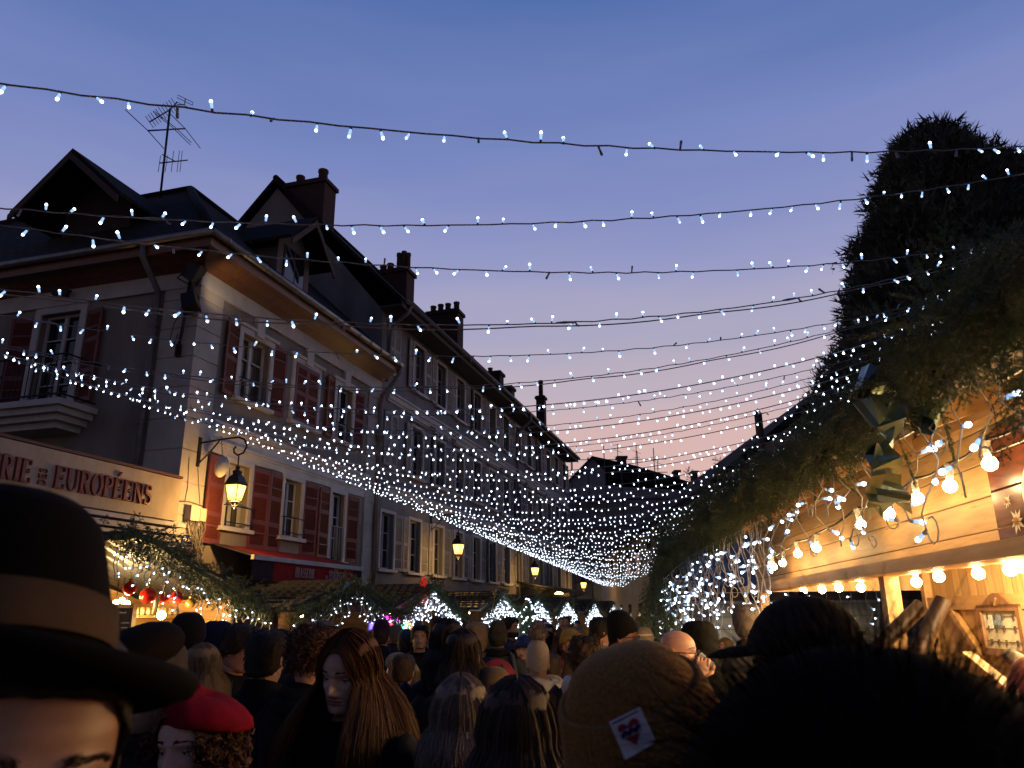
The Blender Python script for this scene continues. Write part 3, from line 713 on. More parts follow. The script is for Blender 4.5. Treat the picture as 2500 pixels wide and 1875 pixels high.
mb = MB(); fbox(mb, -.75, -.2, .59, .625, 2.5, 2.95); fbox(mb, -8, -.15, .625, .70, 2.90, 3.0); obj('front_rail', mb, M_DARKW, AW2)

# street plaque, meter boxes with their tangle of cables
PQ = thing('street_plaque', 'small blue enamel street plaque with white capitals on the house corner', 'sign', FW(.33, .06, 2.95))
mb = MB(); fbox(mb, .10, .58, .052, .07, 2.94, 3.32); obj('plate', mb, surf('blue enamel', (.015, .03, .16), scale=5, rough=.3, bump=.03), PQ)
M_WHT = surf('white enamel', (.7, .7, .68), scale=5, rough=.4, bump=.02)
for tx, sz, dz in (('RUE', .13, .11), ('St MAURICE', .098, -.07)):
    put('lettering', text_mesh(tx, sz, .002), PQ, FW(.34, .073, 3.13 + dz), rot=ROT_F @ rotx(PI / 2))
MBX = thing('meter_box', 'grey electric junction boxes with a tangle of cables on the house corner', 'junction box', FW(.4, .06, 3.6))
mb = MB(); fbox(mb, .20, .45, .052, .2, 3.58, 3.86); obj('cabinet', mb, M_PIL, MBX)
mb = MB(); fbox(mb, .50, .68, .052, .17, 3.60, 3.84); obj('cabinet', mb, M_PIL, MBX)
mb = MB()
for k in range(16):
    r0 = random.random; a = FW(.22 + .42 * r0(), .1, 3.6); e = FW(.55 + .25 * r0(), .08, 2.75 + .1 * r0())
    pts = [a * (1 - q) + e * q + U_ * (.10 * math.sin(q * 7 + k)) * (1 - q) + O_ * (.02 + .03 * r0()) - Z_ * (.10 * math.sin(q * PI) * r0()) for q in np.linspace(0, 1, 9)]
    mb.tube(pts, .007 + .005 * r0(), 5)
for k in range(4):
    a, e = FW(-.04, .075, 3.42 - .05 * k), FW(.6, .085, 3.3 - .06 * k)
    mb.tube([a * (1 - q) + e * q - Z_ * .16 * math.sin(q * PI) for q in np.linspace(0, 1, 9)], .009, 5)
mb.tube([FW(-.05, .08, 3.9), FW(.3, .075, 3.93), FW(.66, .07, 3.9)], .014, 6); mb.tube([FW(.15, .06, 4.75), FW(.2, .062, 4.2), FW(.17, .06, 3.92)], .006, 5); mb.tube([FW(.4, .06, 4.7), FW(.55, .062, 4.1), FW(.8, .03, 3.3)], .006, 5)
obj('cable', mb, surf('grey cable', (.12, .11, .1), scale=20, rough=.6), MBX)

# wall lanterns
def lantern_parts(k=1.0):
    """local: wall at x=0, lamp hangs at x=.95; z = 0 at the lamp top"""
    br = MB(); br.box((.02, 0, .55), (.045, .07, .62)); br.tube([(.03, 0, .74), (.5, 0, .78), (.95, 0, .80), (1.10, 0, .74), (1.17, 0, .60), (1.10, 0, .46), (.97, 0, .42), (.88, 0, .48), (.86, 0, .56), (.91, 0, .61)], .02, 7)
    br.tube([(.03, 0, .3), (.28, 0, .52), (.5, 0, .76)], .016, 6); br.tube([(1.0, 0, .43), (1.0, 0, .18)], .014, 6)
    cp = MB(); cp.lathe([(.02, .2), (.05, .16), (.03, .12), (.10, .08), (.085, .02), (.155, -.04), (.215, -.16), (.23, -.165), (.225, -.19)], 4, (1, 0, 0), rot=rotz(PI / 4), smooth=False)
    fm = MB(); cs = [(1, 1), (-1, 1), (-1, -1), (1, -1)]
    for i in range(4):
        a, b_ = cs[i], cs[(i + 1) % 4]
        fm.tube([(1 + a[0] * .15, a[1] * .15, -.19), (1 + a[0] * .095, a[1] * .095, -.52)], .009, 5)
        for r, z in ((.15, -.2), (.095, -.52)): fm.tube([(1 + a[0] * r, a[1] * r, z), (1 + b_[0] * r, b_[1] * r, z)], .01, 5)
        fm.tube([(1 + a[0] * .09, a[1] * .09, -.52), (1 + a[0] * .05, a[1] * .05, -.59), (1, 0, -.63)], .007, 5)
    fm.lathe([(.012, -.60), (.022, -.64), (.005, -.68)], 8, (1, 0, 0))
    gl = MB(); q = [(1 + a * .146, b_ * .146, -.195) for a, b_ in cs] + [(1 + a * .091, b_ * .091, -.515) for a, b_ in cs]
    gl.add(q, [(0, 1, 5, 4), (1, 2, 6, 5), (2, 3, 7, 6), (3, 0, 4, 7), (4, 5, 6, 7), (3, 2, 1, 0)])
    return br, cp, fm, gl
_br, _cp, _fm, _gl = lantern_parts()
m, t, b = nodes('lit lantern glass')
tcn = N(t, 'ShaderNodeTexCoord'); gr = N(t, 'ShaderNodeVectorMath', operation='DISTANCE'); gr.inputs[1].default_value = (1, 0, -.3); L(t, tcn.outputs['Object'], gr.inputs[0])
cr = N(t, 'ShaderNodeValToRGB'); cr.color_ramp.elements[0].position = .10; cr.color_ramp.elements[1].position = .26
cr.color_ramp.elements[0].color = (1, .62, .17, 1); cr.color_ramp.elements[1].color = (.60, .21, .008, 1); L(t, gr.outputs['Value'], cr.inputs[0])
b.inputs['Base Color'].default_value = (.8, .5, .2, 1); L(t, cr.outputs[0], b.inputs['Emission Color']); b.inputs['Emission Strength'].default_value = 5.0
M_LGL = m
LM = [q.mesh(n_, m_) for q, n_, m_ in ((_br, 'bracket', M_IRON), (_cp, 'cap', M_IRON), (_fm, 'lamp_frame', M_IRON), (_gl, 'lamp_glass', M_LGL))]
ROT_L = np.stack([O_, U_, Z_], 1)
def lantern(s, o, z, label, watts, sc=1.0):
    t_ = thing('wall_lantern', label, 'lantern', FW(s, o, z), 'iron wall lanterns along the street')
    for n_, me in zip(('bracket', 'cap', 'lamp_frame', 'lamp_glass'), LM): put(n_, me, t_, FW(s, o, z), rot=ROT_L, scale=sc)
    ld = bpy.data.lights.new('lamp_light', 'POINT'); ld.energy = watts; ld.color = (1, .52, .13); ld.shadow_soft_size = .08
    lo = bpy.data.objects.new('lamp_light', ld); COL.objects.link(lo); lo.parent = t_
    lo.location = (O_ * 1.0 * sc + Z_ * -.72 * sc).tolist()
lantern(.40, .05, 4.40, 'lit amber lantern on a scrolled iron bracket at the house corner', 150, .92)
lantern(12.3, .02, 4.28, 'lit amber lantern on the long terrace, nearest to the neon signs', 50)
lantern(22.2, .02, 4.05, 'lit amber lantern on the long terrace, beside the iron canopy', 50)
lantern(33.2, .02, 3.8, 'lit amber lantern at the far end of the long terrace', 50)
LB = thing('loudspeaker', 'pale oval loudspeaker hanging under the corner lantern bracket', 'loudspeaker', FW(.55, .45, 4.7))
mb = MB(); mb.ball(FW(.55, .5, 4.62), (.13, .12, .21), rot=roty(.2)); mb.tube([FW(.55, .5, 4.8), FW(.45, .5, 5.2)], .012, 6); obj('shell', mb, M_TRIM, LB)

# floodlights on a pole at the corner, one lamp lit towards the eaves
FL = thing('floodlight', 'pair of black floodlights on a short pole at the house corner', 'floodlight', FW(-.05, -.3, 6.9))
mb = MB(); mb.tube([FW(-.12, -.28, 6.75), FW(-.16, -.18, 7.3), FW(-.18, -.12, 8.25)], .035, 8); mb.box(FW(-.08, -.28, 6.85), (.1, .1, .25)); obj('pole', mb, M_IRON, FL)
for z, ax, nm in ((8.42, .5, 'lamp_head'), (7.78, -.35, 'lamp_head')):
    mb = MB(); R = ROT_F @ rotx(ax); c = FW(-.22, -.05, z)
    mb.box(c, (.34, .26, .32), rot=R @ rotz(.4), taper=.8); mb.box(c + (R @ np.array([0, -.16, 0])), (.4, .05, .38), rot=R @ rotz(.4))
    mb.tube([c + R @ np.array([-.2, .0, .0]), c + R @ np.array([-.22, .05, -.24]), c + R @ np.array([.22, .05, -.24]), c + R @ np.array([.2, 0, 0])], .014, 6)
    obj(nm, mb, M_IRON, FL)
mb = MB(); mb.tube([FW(-.1, -.3, 7.7), FW(-.14, -.42, 7.4), FW(-.1, -.5, 7.1), FW(-.08, -.42, 6.95), FW(-.09, -.34, 7.2)], .009, 6); obj('cable', mb, M_IRON, FL)
ld = bpy.data.lights.new('lamp_light', 'SPOT'); ld.energy = 28; ld.color = (1, .70, .40); ld.spot_size = R_(80); ld.spot_blend = .9; ld.shadow_soft_size = .1
lo = bpy.data.objects.new('lamp_light', ld); COL.objects.link(lo); lo.parent = FL
lo.location = (FW(-.1, .55, 7.62) - FW(-.05, -.3, 6.9)).tolist()
lo.rotation_euler = Vector((U_ * .75 + Z_ * .9 - O_ * .34).tolist()).to_track_quat('-Z', 'Y').to_euler()
CM = thing('floodlight', 'small dark floodlight fixed above the side balcony window', 'floodlight', FW(-.1, -3.4, 8.4))
mb = MB(); mb.box(FW(-.25, -3.3, 8.42), (.3, .2, .14), rot=rotz(.3)); mb.tube([FW(0, -3.2, 8.5), FW(-.2, -3.25, 8.47)], .03, 6); obj('housing', mb, M_IRON, CM)

# roof antenna
def antenna(label, base, top, r, arms, name='roof_antenna'):
    t_ = thing(name, label, 'antenna', base); base = np.array(base); top = np.array(top)
    mb = MB(); mb.tube([base, top], r, 6); obj('mast', mb, M_IRON, t_)
    for pts in arms:
        mb = MB()
        for p_ in pts: mb.tube(p_[0:-1], p_[-1], 5)
        obj('aerial', mb, M_IRON, t_)
    return t_
s_, z_ = on_o(391, 480, -3.45); s2_, z2_ = on_o(413, 262, -3.45)
AP = lambda px, py, o=-3.45: FW(on_o(px, py, o)[0], o, on_o(px, py, o)[1])
yag = [[AP(365, 298), AP(415, 268), AP(432, 250), .018]]
for q in np.linspace(0, 1, 11):
    c = AP(365 + 62 * q, 298 - 44 * q); d_ = np.array(AP(372, 305)) - np.array(AP(360, 288)); d_ /= np.linalg.norm(d_); yag.append([c - d_ * .17, c + d_ * .17, .009])
hb = [[AP(361, 319), AP(452, 314), .022], [AP(306, 268), AP(361, 319), AP(400, 363), .011], [AP(418, 280), AP(452, 314), AP(489, 362), .011], [AP(374, 273), AP(420, 310), AP(465, 354), .01], [AP(378, 272), AP(424, 308), AP(467, 348), .01]]
lb = [[AP(390, 398), AP(458, 391), .018], [AP(396, 377), AP(428, 394), .014]]
for x in (388, 405, 420, 434, 441): lb.append([AP(x + 4, 368 if x > 410 else 380), AP(x - 2, 420), .008])
tb = [[AP(432, 256), AP(451, 255), AP(452, 242), .014], [AP(434, 232), AP(471, 250), AP(470, 257), AP(432, 238), .009], [AP(430, 248), AP(468, 266), .008]]
antenna('tall television antenna with several aerials standing on the corner house roof', AP(391, 482), AP(415, 266), .028, [yag, hb, lb, tb])

# ------------------------------------------------------------------ far end of the street
FB = thing('scaffolded_building', 'dark house wrapped in scaffold sheeting closing the street', 'house', (9, 60, 0))
F = lambda px, py, Y=58.0: at(px, py, Y)
mb = MB(); gp = [F(1388, 1190), F(1398, 1168), F(1445, 1118), F(1478, 1150), F(1478, 1190)]
pts = [np.array([p[0], 58, p[2]]) for p in gp]
mb.poly([(pts[0][0] - 1.0, 58, 0), (pts[0][0] - 1.0, 58, pts[0][2])] + [tuple(p) for p in pts[1:4]] + [(pts[3][0], 58, 0)], (0, 10, 0))
zr = F(1500, 1146)[2]
mb.poly([(pts[3][0] + .02, 58.4, 0), (pts[3][0] + .02, 58.4, zr - 1.2), (16.5, 58.4, F(1690, 1200)[2]), (16.5, 58.4, 0)], (0, 9, 0))
obj('wall', mb, surf('scaffold sheeting', (.20, .20, .23), (.12, .12, .14), scale=.5, rough=.7, bump=.5, bscale=3), FB)
mb = MB(); mb.poly([pts[2] + (0, -.3, .1), F(1550, 1136, 58.1), F(1690, 1178, 58.1), (16.6, 58.0, F(1700, 1215)[2]), pts[3] + (.3, .2, -.5)], (0, 9, 0))
mb.poly([pts[1] + (-.3, -.3, -.1), pts[2] + (0, -.32, .12), pts[2] + (0, -.32, -.15), pts[1] + (-.3, -.3, -.4)], (0, 9.5, 0))
rf = obj('roof', mb, M_ROOF, FB)
for x0, y0, x1, y1 in ((1507, 1120, 1530, 1150), (1646, 1154, 1660, 1180), (1688, 1156, 1705, 1200)):
    a, c = F(x0, y0, 60), F(x1, y1 + 25, 60); mb = MB(); mb.box(((a[0] + c[0]) / 2, 60, (a[2] + c[2]) / 2), (c[0] - a[0], .9, a[2] - c[2])); mb.box(((a[0] + c[0]) / 2, 60, a[2] + .05), (c[0] - a[0] + .2, 1.1, .16)); obj('chimney', mb, M_BRICK, rf)
SF = thing('scaffolding', 'steel tube scaffolding against the house at the street end', 'scaffold', (8, 57.3, 0))
mb = MB()
for x in np.arange(4.4, 11.5, 1.25): mb.tube([(x, 57.2, 0), (x, 57.2, 13.6 + .5 * math.sin(x * 3))], .035, 5)
for x in (4.4, 5.6): mb.tube([(x, 56.2, 0), (x, 56.2, 13.0)], .035, 5)
for z in (2, 4, 6, 8, 10, 12, 13): mb.tube([(4.3, 57.2, z), (11.6, 57.2, z)], .03, 5)
obj('tube', mb, surf('steel tube', (.08, .08, .08), scale=5, rough=.5, metal=.5), SF)
mb = MB()
for z in (2.05, 4.05, 6.05, 8.05, 10.05): mb.box((8, 57.5, z), (7.2, .7, .05))
obj('deck', mb, M_DARKW, SF)
SL = thing('site_lamp', 'bare lit lamp hanging in the scaffolding at the street end', 'lamp', (9.0, 56.6, 2.4))
mb = MB(); mb.ball((9.05, 56.5, 2.45), .13, 10, 8); obj('bulb', mb, glow('site bulb', (1, .72, .3), 14), SL)
mb = MB(); mb.tube([(9.05, 56.5, 2.56), (9.05, 56.5, 4.0)], .02, 5); obj('cord', mb, M_IRON, SL)
ld = bpy.data.lights.new('lamp_light', 'POINT'); ld.energy = 130; ld.color = (1, .68, .28); ld.shadow_soft_size = .2
lo = bpy.data.objects.new('lamp_light', ld); COL.objects.link(lo); lo.parent = SL; lo.location = (.05, -.6, .0)
for (px, py, pt), lab in zip(((1508, 1130, 1084), (1553, 1150, 1086), (1606, 1150, 1113)), ('thin twin-armed television antenna above the scaffolded house chimney', 'thin television antenna with slanted rods on the middle of the far roof', 'thin television antenna with one long bar at the low end of the far roof')):
    G = lambda x, y: at(x, y, 60.5)
    antenna(lab, G(px, py), G(px, pt), .03, [[[G(px - 19, pt + 4), G(px + 3, pt + 1), .02], [G(px - 12, pt + 12), G(px + 12, pt + 22), .015], [G(px - 8, pt + 32), G(px + 9, pt + 30), .02]]])
CN = thing('iron_canopy', 'dark glazed iron canopy with a lit lamp beneath, on the terrace', 'canopy', FW(25, 0, 2.9))
mb = MB(); mb.poly([FW(22.6, .05, 3.25), FW(31, .05, 3.25), FW(31, 1.7, 2.95), FW(22.6, 1.7, 2.95)], (0, 0, .06)); fbox(mb, 22.6, 31, 1.68, 1.76, 2.85, 3.02); obj('roof', mb, M_IRON, CN)
mb = MB()
for s in (22.8, 26.6, 30.8): mb.tube([FW(s, .05, 2.5), FW(s, .8, 2.75), FW(s, 1.65, 2.92)], .03, 6)
obj('bracket', mb, M_IRON, CN)
mb = MB(); mb.lathe([(.05, .1), (.22, 0), (.2, -.03)], 10, FW(26.5, 1.1, 2.84)); obj('lamp_glass', mb, glow('canopy lamp', (1, .6, .2), 14), CN)

# gabled house on the other side
RH = thing('gabled_house', 'dark steep-gabled house with a pale rendered wall behind the stall roofs', 'house', (9, 20, 0))
ea, ap = at(1718, 1185, 20), at(2105, 872, 20); sl_ = (ap[2] - ea[2]) / (ap[0] - ea[0]); axx = ap[0] + 1.2; azz = ap[2] + 1.2 * sl_
mb = MB(); wx = ea[0] + .75; rx_ = 2 * axx - wx; wz = ea[2] + .75 * sl_ - .25
for Y in (20.5, 52): mb.add([(wx, Y, 0), (rx_, Y, 0), (rx_, Y, wz), (axx, Y, azz - .3), (wx, Y, wz)], [(0, 1, 2, 3, 4)])
mb.add([(wx, 20.5, 0), (wx, 52, 0), (wx, 52, wz), (wx, 20.5, wz)], [(3, 2, 1, 0)]); mb.add([(rx_, 20.5, 0), (rx_, 52, 0), (rx_, 52, wz), (rx_, 20.5, wz)], [(0, 1, 2, 3)])
obj('wall', mb, surf('ochre render', (.40, .34, .24), (.3, .25, .18), scale=1.5, rough=.9, bump=.2), RH)
mb = MB()
for sx in (1, -1): mb.poly([(axx, 20, azz), (axx - sx * (axx - ea[0]), 20, ea[2]), (axx - sx * (axx - ea[0]), 52.5, ea[2]), (axx, 52.5, azz)], (0, 0, -.22))
obj('roof', mb, M_ROOF, RH)
for Y in np.arange(23, 50, 3.2):
    for z in (1.4, 4.0): mb = MB(); mb.add([(wx - .01, Y, z - .4), (wx - .01, Y + 1, z - .4), (wx - .01, Y + 1, z + .9), (wx - .01, Y, z + .9)], [(3, 2, 1, 0)]); obj('window', mb, M_GLASS, RH)
PO = thing('wooden_pole', 'tall dark wooden pole with a pointed top in front of the gable', 'pole', (4.45, 14, 0))
mb = MB(); tp = at(1849, 996, 14); bt = (tp[0] - .02, 14, 0); mb.lathe([(.085, 0), (.075, tp[2] - .12), (.0, tp[2])], 8, (tp[0], 14, 0)); obj('shaft', mb, M_DARKW, PO)
mb = MB()
for z in (4.7, 4.45): mb.lathe([(.088, z), (.088, z + .04)], 8, (tp[0], 14, 0))
obj('hoop', mb, M_ZINC, PO)

# ------------------------------------------------------------------ big conifer behind the stall
def conifer():
    tr = thing('conifer_tree', 'tall dense dark conifer rising behind the timber stall', 'tree', (8.3, 13.2, 0))
    mb = MB(); mb.tube([(8.3, 13.2, 0), (8.35, 13.2, 5), (8.3, 13.2, 9.6)], [.3, .2, .05], 8); obj('trunk', mb, M_DARKW, tr)
    V = []; Hh, zb = 11.15, .8
    # several leaders that merge into one crown
    tops = [((8.25, 13.2), 10.75, 1.15), ((9.35, 13.3), 10.35, .8), ((10.3, 13.6), 10.3, .8), ((7.65, 13.0), 9.3, .9), ((7.2, 12.9), 7.4, .7)]
    for (cx_, cy_), ht, kk in tops:
        n = int(6200 * kk)
        z = zb + (ht - zb) * RNG.power(1.25, n) ** 1.0; q = (ht - z) / (ht - zb)
        R = (.42 + 2.85 * q ** .74) * (1 + .10 * np.sin(z * 5.1 + cx_)) * kk ** .5
        a = RNG.uniform(0, 2 * PI, n); lump = 1 + .10 * np.sin(a * 5 + z * 2.2) + .07 * np.sin(a * 11 - z * 4)
        rr = R * lump * (1 - .45 * RNG.random(n) ** 2.2)
        base = np.stack([cx_ + rr * np.cos(a), cy_ + rr * np.sin(a), z], 1)
        d = np.stack([np.cos(a), np.sin(a), .75 + .5 * RNG.random(n)], 1) + RNG.normal(size=(n, 3)) * .35; d /= np.linalg.norm(d, axis=1, keepdims=True)
        side = np.cross(d, RNG.normal(size=(n, 3))); side /= np.linalg.norm(side, axis=1, keepdims=True); up_ = np.cross(side, d)
        for j in range(5):
            Lg = (.11 + .15 * RNG.random(n))[:, None]; off = (RNG.normal(size=(n, 3)) * .09)
            ang = (j - 2) * .42; dj = d * math.cos(ang) + side * math.sin(ang) + up_ * RNG.normal(size=(n, 1)) * .25; sj = np.cross(dj, up_)
            b0 = base + off; V.append(np.stack([b0 - sj * .028, b0 + sj * .028, b0 + dj * Lg], 1))
            V.append(np.stack([b0 + dj * Lg * .35, b0 + dj * Lg * .35 + sj * .03, b0 + dj * Lg * .75 + sj * .13], 1))
    mb = MB(); mb.tris(np.concatenate(V)); obj('crown', mb, surf('cypress foliage', (.075, .085, .065), (.035, .04, .03), scale=2.5, rough=.9, bump=0), tr)
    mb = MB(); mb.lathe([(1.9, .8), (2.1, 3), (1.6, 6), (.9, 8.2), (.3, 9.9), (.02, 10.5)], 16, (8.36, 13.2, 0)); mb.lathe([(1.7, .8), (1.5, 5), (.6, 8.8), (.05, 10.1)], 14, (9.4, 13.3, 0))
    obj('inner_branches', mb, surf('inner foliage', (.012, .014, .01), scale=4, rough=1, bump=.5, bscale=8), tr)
conifer()
# ------------------------------------------------------------------ fairy lights strung across the street
M_LED = glow('white led tip', (.80, .88, 1.0), 7.0, False)
M_LEB = glow('pale blue led body', (.36, .60, 1.0), 1.1, False)
M_WIRE = surf('grey light cable', (.22, .20, .21), (.14, .13, .14), scale=30, rough=.6, bump=0)
M_WIREW = surf('white light cable', (.62, .60, .56), scale=30, rough=.5, bump=0)
def led_mesh(name, r, ln, wire):
    mb = MB(); mb.lathe([(.0075, 0), (.008, .016)], 6, mi=2); mb.lathe([(.0070, .016), (.0098 if ln > .05 else .0085, ln)], 6, mi=1); mb.ball((0, 0, ln + r * .5), (r, r, r * 1.2), 8, 6, 0)
    return mb.mesh(name, [M_LED, M_LEB, wire])
LED = led_mesh('bulb', .0100, .052, M_WIRE)
M_LEDD = glow('dim led tip', (.62, .76, 1.0), 1.6, False); M_LEDX = surf('unlit led', (.25, .27, .3), rough=.3, bump=0)
LEDS = [LED, LED.copy(), LED.copy()]; LEDS[1].materials[0] = M_LEDD; LEDS[2].materials[0] = M_LEDX; LEDS[2].materials[1] = M_LEDX
LEDI = led_mesh('bulb', .0105, .042, M_WIREW)
def rot_to(d):
    x, y, z = frame_of(d); return np.stack([x, y, z], 1)
ZL, ZR, WD = 5.46, 5.42, 12.79
ST = [(-13.29, -5.52, .91), (-10.39, -5.14, .86), (-11.32, -3.73, .99), (-11.24, -3.59, 1.45), (-8.61, -2.48, 1.14), (-6.72, -2.56, 1.23), (-3.97, -.99, 1.01), (-3.46, -.88, 1.15), (-.41, .51, 1.01)]
ST += [(-5.3, -1.7, 1.2), (-2.7, -.35, 1.08), (-1.5, .1, 1.1)]
tl, tr = .1, .6
for k in range(54):
    tl += .84 + (.2 if k % 2 else -.2) + random.uniform(-.1, .1); tr += .84 + (.24 if k % 2 else -.24) + random.uniform(-.1, .1)
    if tl > 45: break
    ST.append((tl, tr, 1.0 + .021 * k + random.uniform(-.08, .1)))
SLAB = ['white fairy light string hanging highest, passing behind nothing but the antenna top', 'white fairy light string crossing in front of the gabled dormer and the chimney pots',
        'white fairy light string crossing in front of the floodlights and the roof gutter', 'doubled white fairy light string just above the red upper shutters',
        'white fairy light string crossing the lintels of the red upper shutters', 'white fairy light string crossing the middle of the red upper shutters',
        'white fairy light string crossing the sills of the red upper shutters', 'white fairy light string just under the sills of the red upper shutters', 'white fairy light string running along the string course of the corner house']
for k, (ta, tb_, sag) in enumerate(ST):
    a, e = FW(ta, .02, ZL), FW(tb_, WD, ZR)
    if 0 < ta: a = FW(ta, .16, ZL - .034 * ta)
    near = k < 9
    q = np.linspace(0, 1, 90 if near else 40)[:, None]; wire = a * (1 - q) + e * q; wire[:, 2] -= (sag * 4 * q * (1 - q))[:, 0]
    nb = int(np.linalg.norm(e - a) / (.19 if near else .128))
    tq = (np.arange(nb) + RNG.uniform(.32, .68, nb)) / nb
    P = a * (1 - tq[:, None]) + e * tq[:, None]; P[:, 2] -= sag * 4 * tq * (1 - tq)
    if near:
        t_ = thing('fairy_light_string', SLAB[k], 'string lights', a, 'fairy light strings over the street')
        mb = MB(); wv = wire.copy(); ph = np.linspace(0, 260, 90)
        mb.tube(wire + np.stack([np.zeros(90), np.zeros(90), .006 * np.sin(ph)], 1), .0055 if k < 4 else .005, 5)
        if k in (3, 5): mb.tube(wire + np.stack([np.zeros(90), np.zeros(90), -.02 - .02 * np.abs(np.sin(ph * .11))], 1), .006, 5)
        for q_ in (random.uniform(.1, .9), random.uniform(.15, .85))[:1 + k % 2]: # inline plugs
            i0 = int(q_ * 88); mb.tube([wire[i0], wire[i0] * .6 + wire[i0 + 1] * .4, wire[i0 + 1]], [.007, .012, .007], 7)
            mb.tube([wire[i0 + 1], wire[i0 + 1] + np.array([.015, 0, -.03]), wire[i0 + 1] + np.array([.035, 0, -.035])], .008, 6)
        obj('cable', mb, M_WIRE, t_)
        shown = 0
        for p_ in P:
            if RNG.random() < .06 or shown >= 98: continue
            d = p_ - np.array([0, 0, CAM_H]); dep = d @ fw
            if dep < .5 or abs(d @ rt / dep) > .74: continue
            dr = RNG.normal(size=3) * .42; dr[2] = 1 if RNG.random() < .36 else -1
            put('bulb', LEDS[int(RNG.choice(3, p=(.74, .17, .09)))], t_, p_, rot=rot_to(dr), scale=float(RNG.uniform(.85, 1.1))); shown += 1
    else:
        mb = MB(); mb.tube(wire, .007, 4, 1)
        for p_ in P:
            if RNG.random() < .08: continue
            dr = RNG.normal(size=3) * .4; dr[2] = 1 if RNG.random() < .4 else -1; dr /= np.linalg.norm(dr)
            mb.tube([p_, p_ + dr * .03], .006, 4, 2); c = p_ + dr * .038; r = RNG.uniform(.0095, .0165)
            mb.ball(c, r, 6, 4, 0)
        o = obj('fairy_light_string', mb, [M_LED, M_WIRE, M_LEB], base=a)
        tag(o, 'white fairy light string in the dense canopy over the street', 'string lights', 'fairy light strings over the street')
SCB = thing('support_cable', 'steel cable on masts that carries the fairy light strings beside the stalls', 'cable', FW(-8, WD, ZR))
mb = MB(); mb.tube([FW(t_, WD, ZR - .02) for t_ in np.linspace(-8.5, 46, 30)], .01, 5); obj('wire_rope', mb, M_IRON, SCB)
for t_ in (-8.5, 12, 29, 46):
    mb = MB(); mb.tube([FW(t_, WD + .75, 0), FW(t_, WD + .7, ZR + .3)], .06, 8); mb.tube([FW(t_, WD + .7, ZR), FW(t_, WD, ZR)], .025, 6); obj('mast', mb, M_IRON, SCB)
SCB2 = thing('support_cable', 'steel cable running from the house corner past the brasserie roof', 'cable', FW(-14, 0, ZL))
mb = MB(); mb.tube([FW(-14.5, .0, ZL), FW(-.05, .0, ZL)], .009, 5); obj('wire_rope', mb, M_IRON, SCB2)
mb = MB(); mb.tube([FW(-14.5, -.1, 0), FW(-14.5, -.1, ZL + .2)], .06, 8); obj('mast', mb, M_IRON, SCB2)

# ------------------------------------------------------------------ fir greenery
M_FIR = surf('fir needles', (.11, .155, .06), (.05, .075, .032), scale=5, rough=.6, bump=0)
def fir_branch(n_twig, n_needle, L_=.5, needle=.024, wid=.0028):
    """(n,3,3) triangles of one drooping fir branch growing along +x"""
    V = []
    def needles(a, d, ln, n):
        x, y, z = frame_of(d); q = RNG.random(n); b0 = a + d * (q * ln)[:, None] + 0
        ph = RNG.uniform(0, 2 * PI, n); nd = d * .65 + (np.cos(ph)[:, None] * x + np.sin(ph)[:, None] * y * .7); nd /= np.linalg.norm(nd, axis=1, keepdims=True)
        sd_ = np.cross(nd, RNG.normal(size=(n, 3))); sd_ /= np.linalg.norm(sd_, axis=1, keepdims=True)
        V.append(np.stack([b0 - sd_ * wid, b0 + sd_ * wid, b0 + nd * needle * RNG.uniform(.7, 1.2, (n, 1))], 1))
    main = np.array([1.0, 0, 0]); needles(np.zeros(3), main, L_, n_needle * 2)
    for k in range(n_twig):
        p_ = np.array([L_ * (.12 + .8 * k / n_twig), 0, 0]); sg = 1 if k % 2 else -1
        d = np.array([.75, sg * .65, RNG.uniform(-.25, .1)]); d /= np.linalg.norm(d)
        needles(p_, d, L_ * (.42 - .28 * k / n_twig), n_needle)
    # twig wood
    V.append(np.array([[[0, -.004, 0], [0, .004, 0], [L_ * .9, 0, 0]], [[0, 0, -.004], [0, 0, .004], [L_ * .9, 0, 0]]]))
    return np.concatenate(V)
def place(V, a, d, roll, sc):
    x, y, z = frame_of(d); R = np.stack([z, x * math.cos(roll) + y * math.sin(roll), -x * math.sin(roll) + y * math.cos(roll)], 0)
    return (V * sc) @ R + a
BR_HI = [fir_branch(10, 60, .5, .026, .0028) for _ in range(5)]
BR_LO = [fir_branch(5, 9, .42, .05, .009) for _ in range(4)]
def garland(path, n, thick, protos, sc, label, group, droop=.7, along=.5, extra=None):
    path = np.asarray(path, float); sl = np.r_[0, np.cumsum(np.linalg.norm(np.diff(path, axis=0), axis=1))]
    mb = MB(); V = []
    for k in range(n):
        u_ = (RNG.random() ** (1 if sc else .75)) * sl[-1]; p_ = np.array([np.interp(u_, sl, path[:, j]) for j in range(3)]); i = min(np.searchsorted(sl, u_), len(path) - 1)
        tg = path[i] - path[i - 1]; tg /= np.linalg.norm(tg) + 1e-9
        d = tg * along * RNG.choice([-1, 1, 1]) + RNG.normal(size=3) * .55 + np.array([0, 0, -droop * RNG.random()])
        p_ = p_ + RNG.normal(size=3) * (thick if sc else .032 + .008 * p_[1]) * np.array([1, 1, .8])
        V.append(place(protos[k % len(protos)], p_, d, RNG.uniform(0, 6.28), (sc if sc else .25 + .040 * p_[1]) * RNG.uniform(.6, 1.15)))
    for p_, d, s_ in (extra or []): V.append(place(protos[0], np.asarray(p_, float), np.asarray(d, float), RNG.uniform(0, 6.28), s_))
    mb.tris(np.concatenate(V)); mb.tube(path, thick * .5, 6)
    o = obj('fir_garland', mb, M_FIR, base=path[0]); return tag(o, label, 'garland', group)

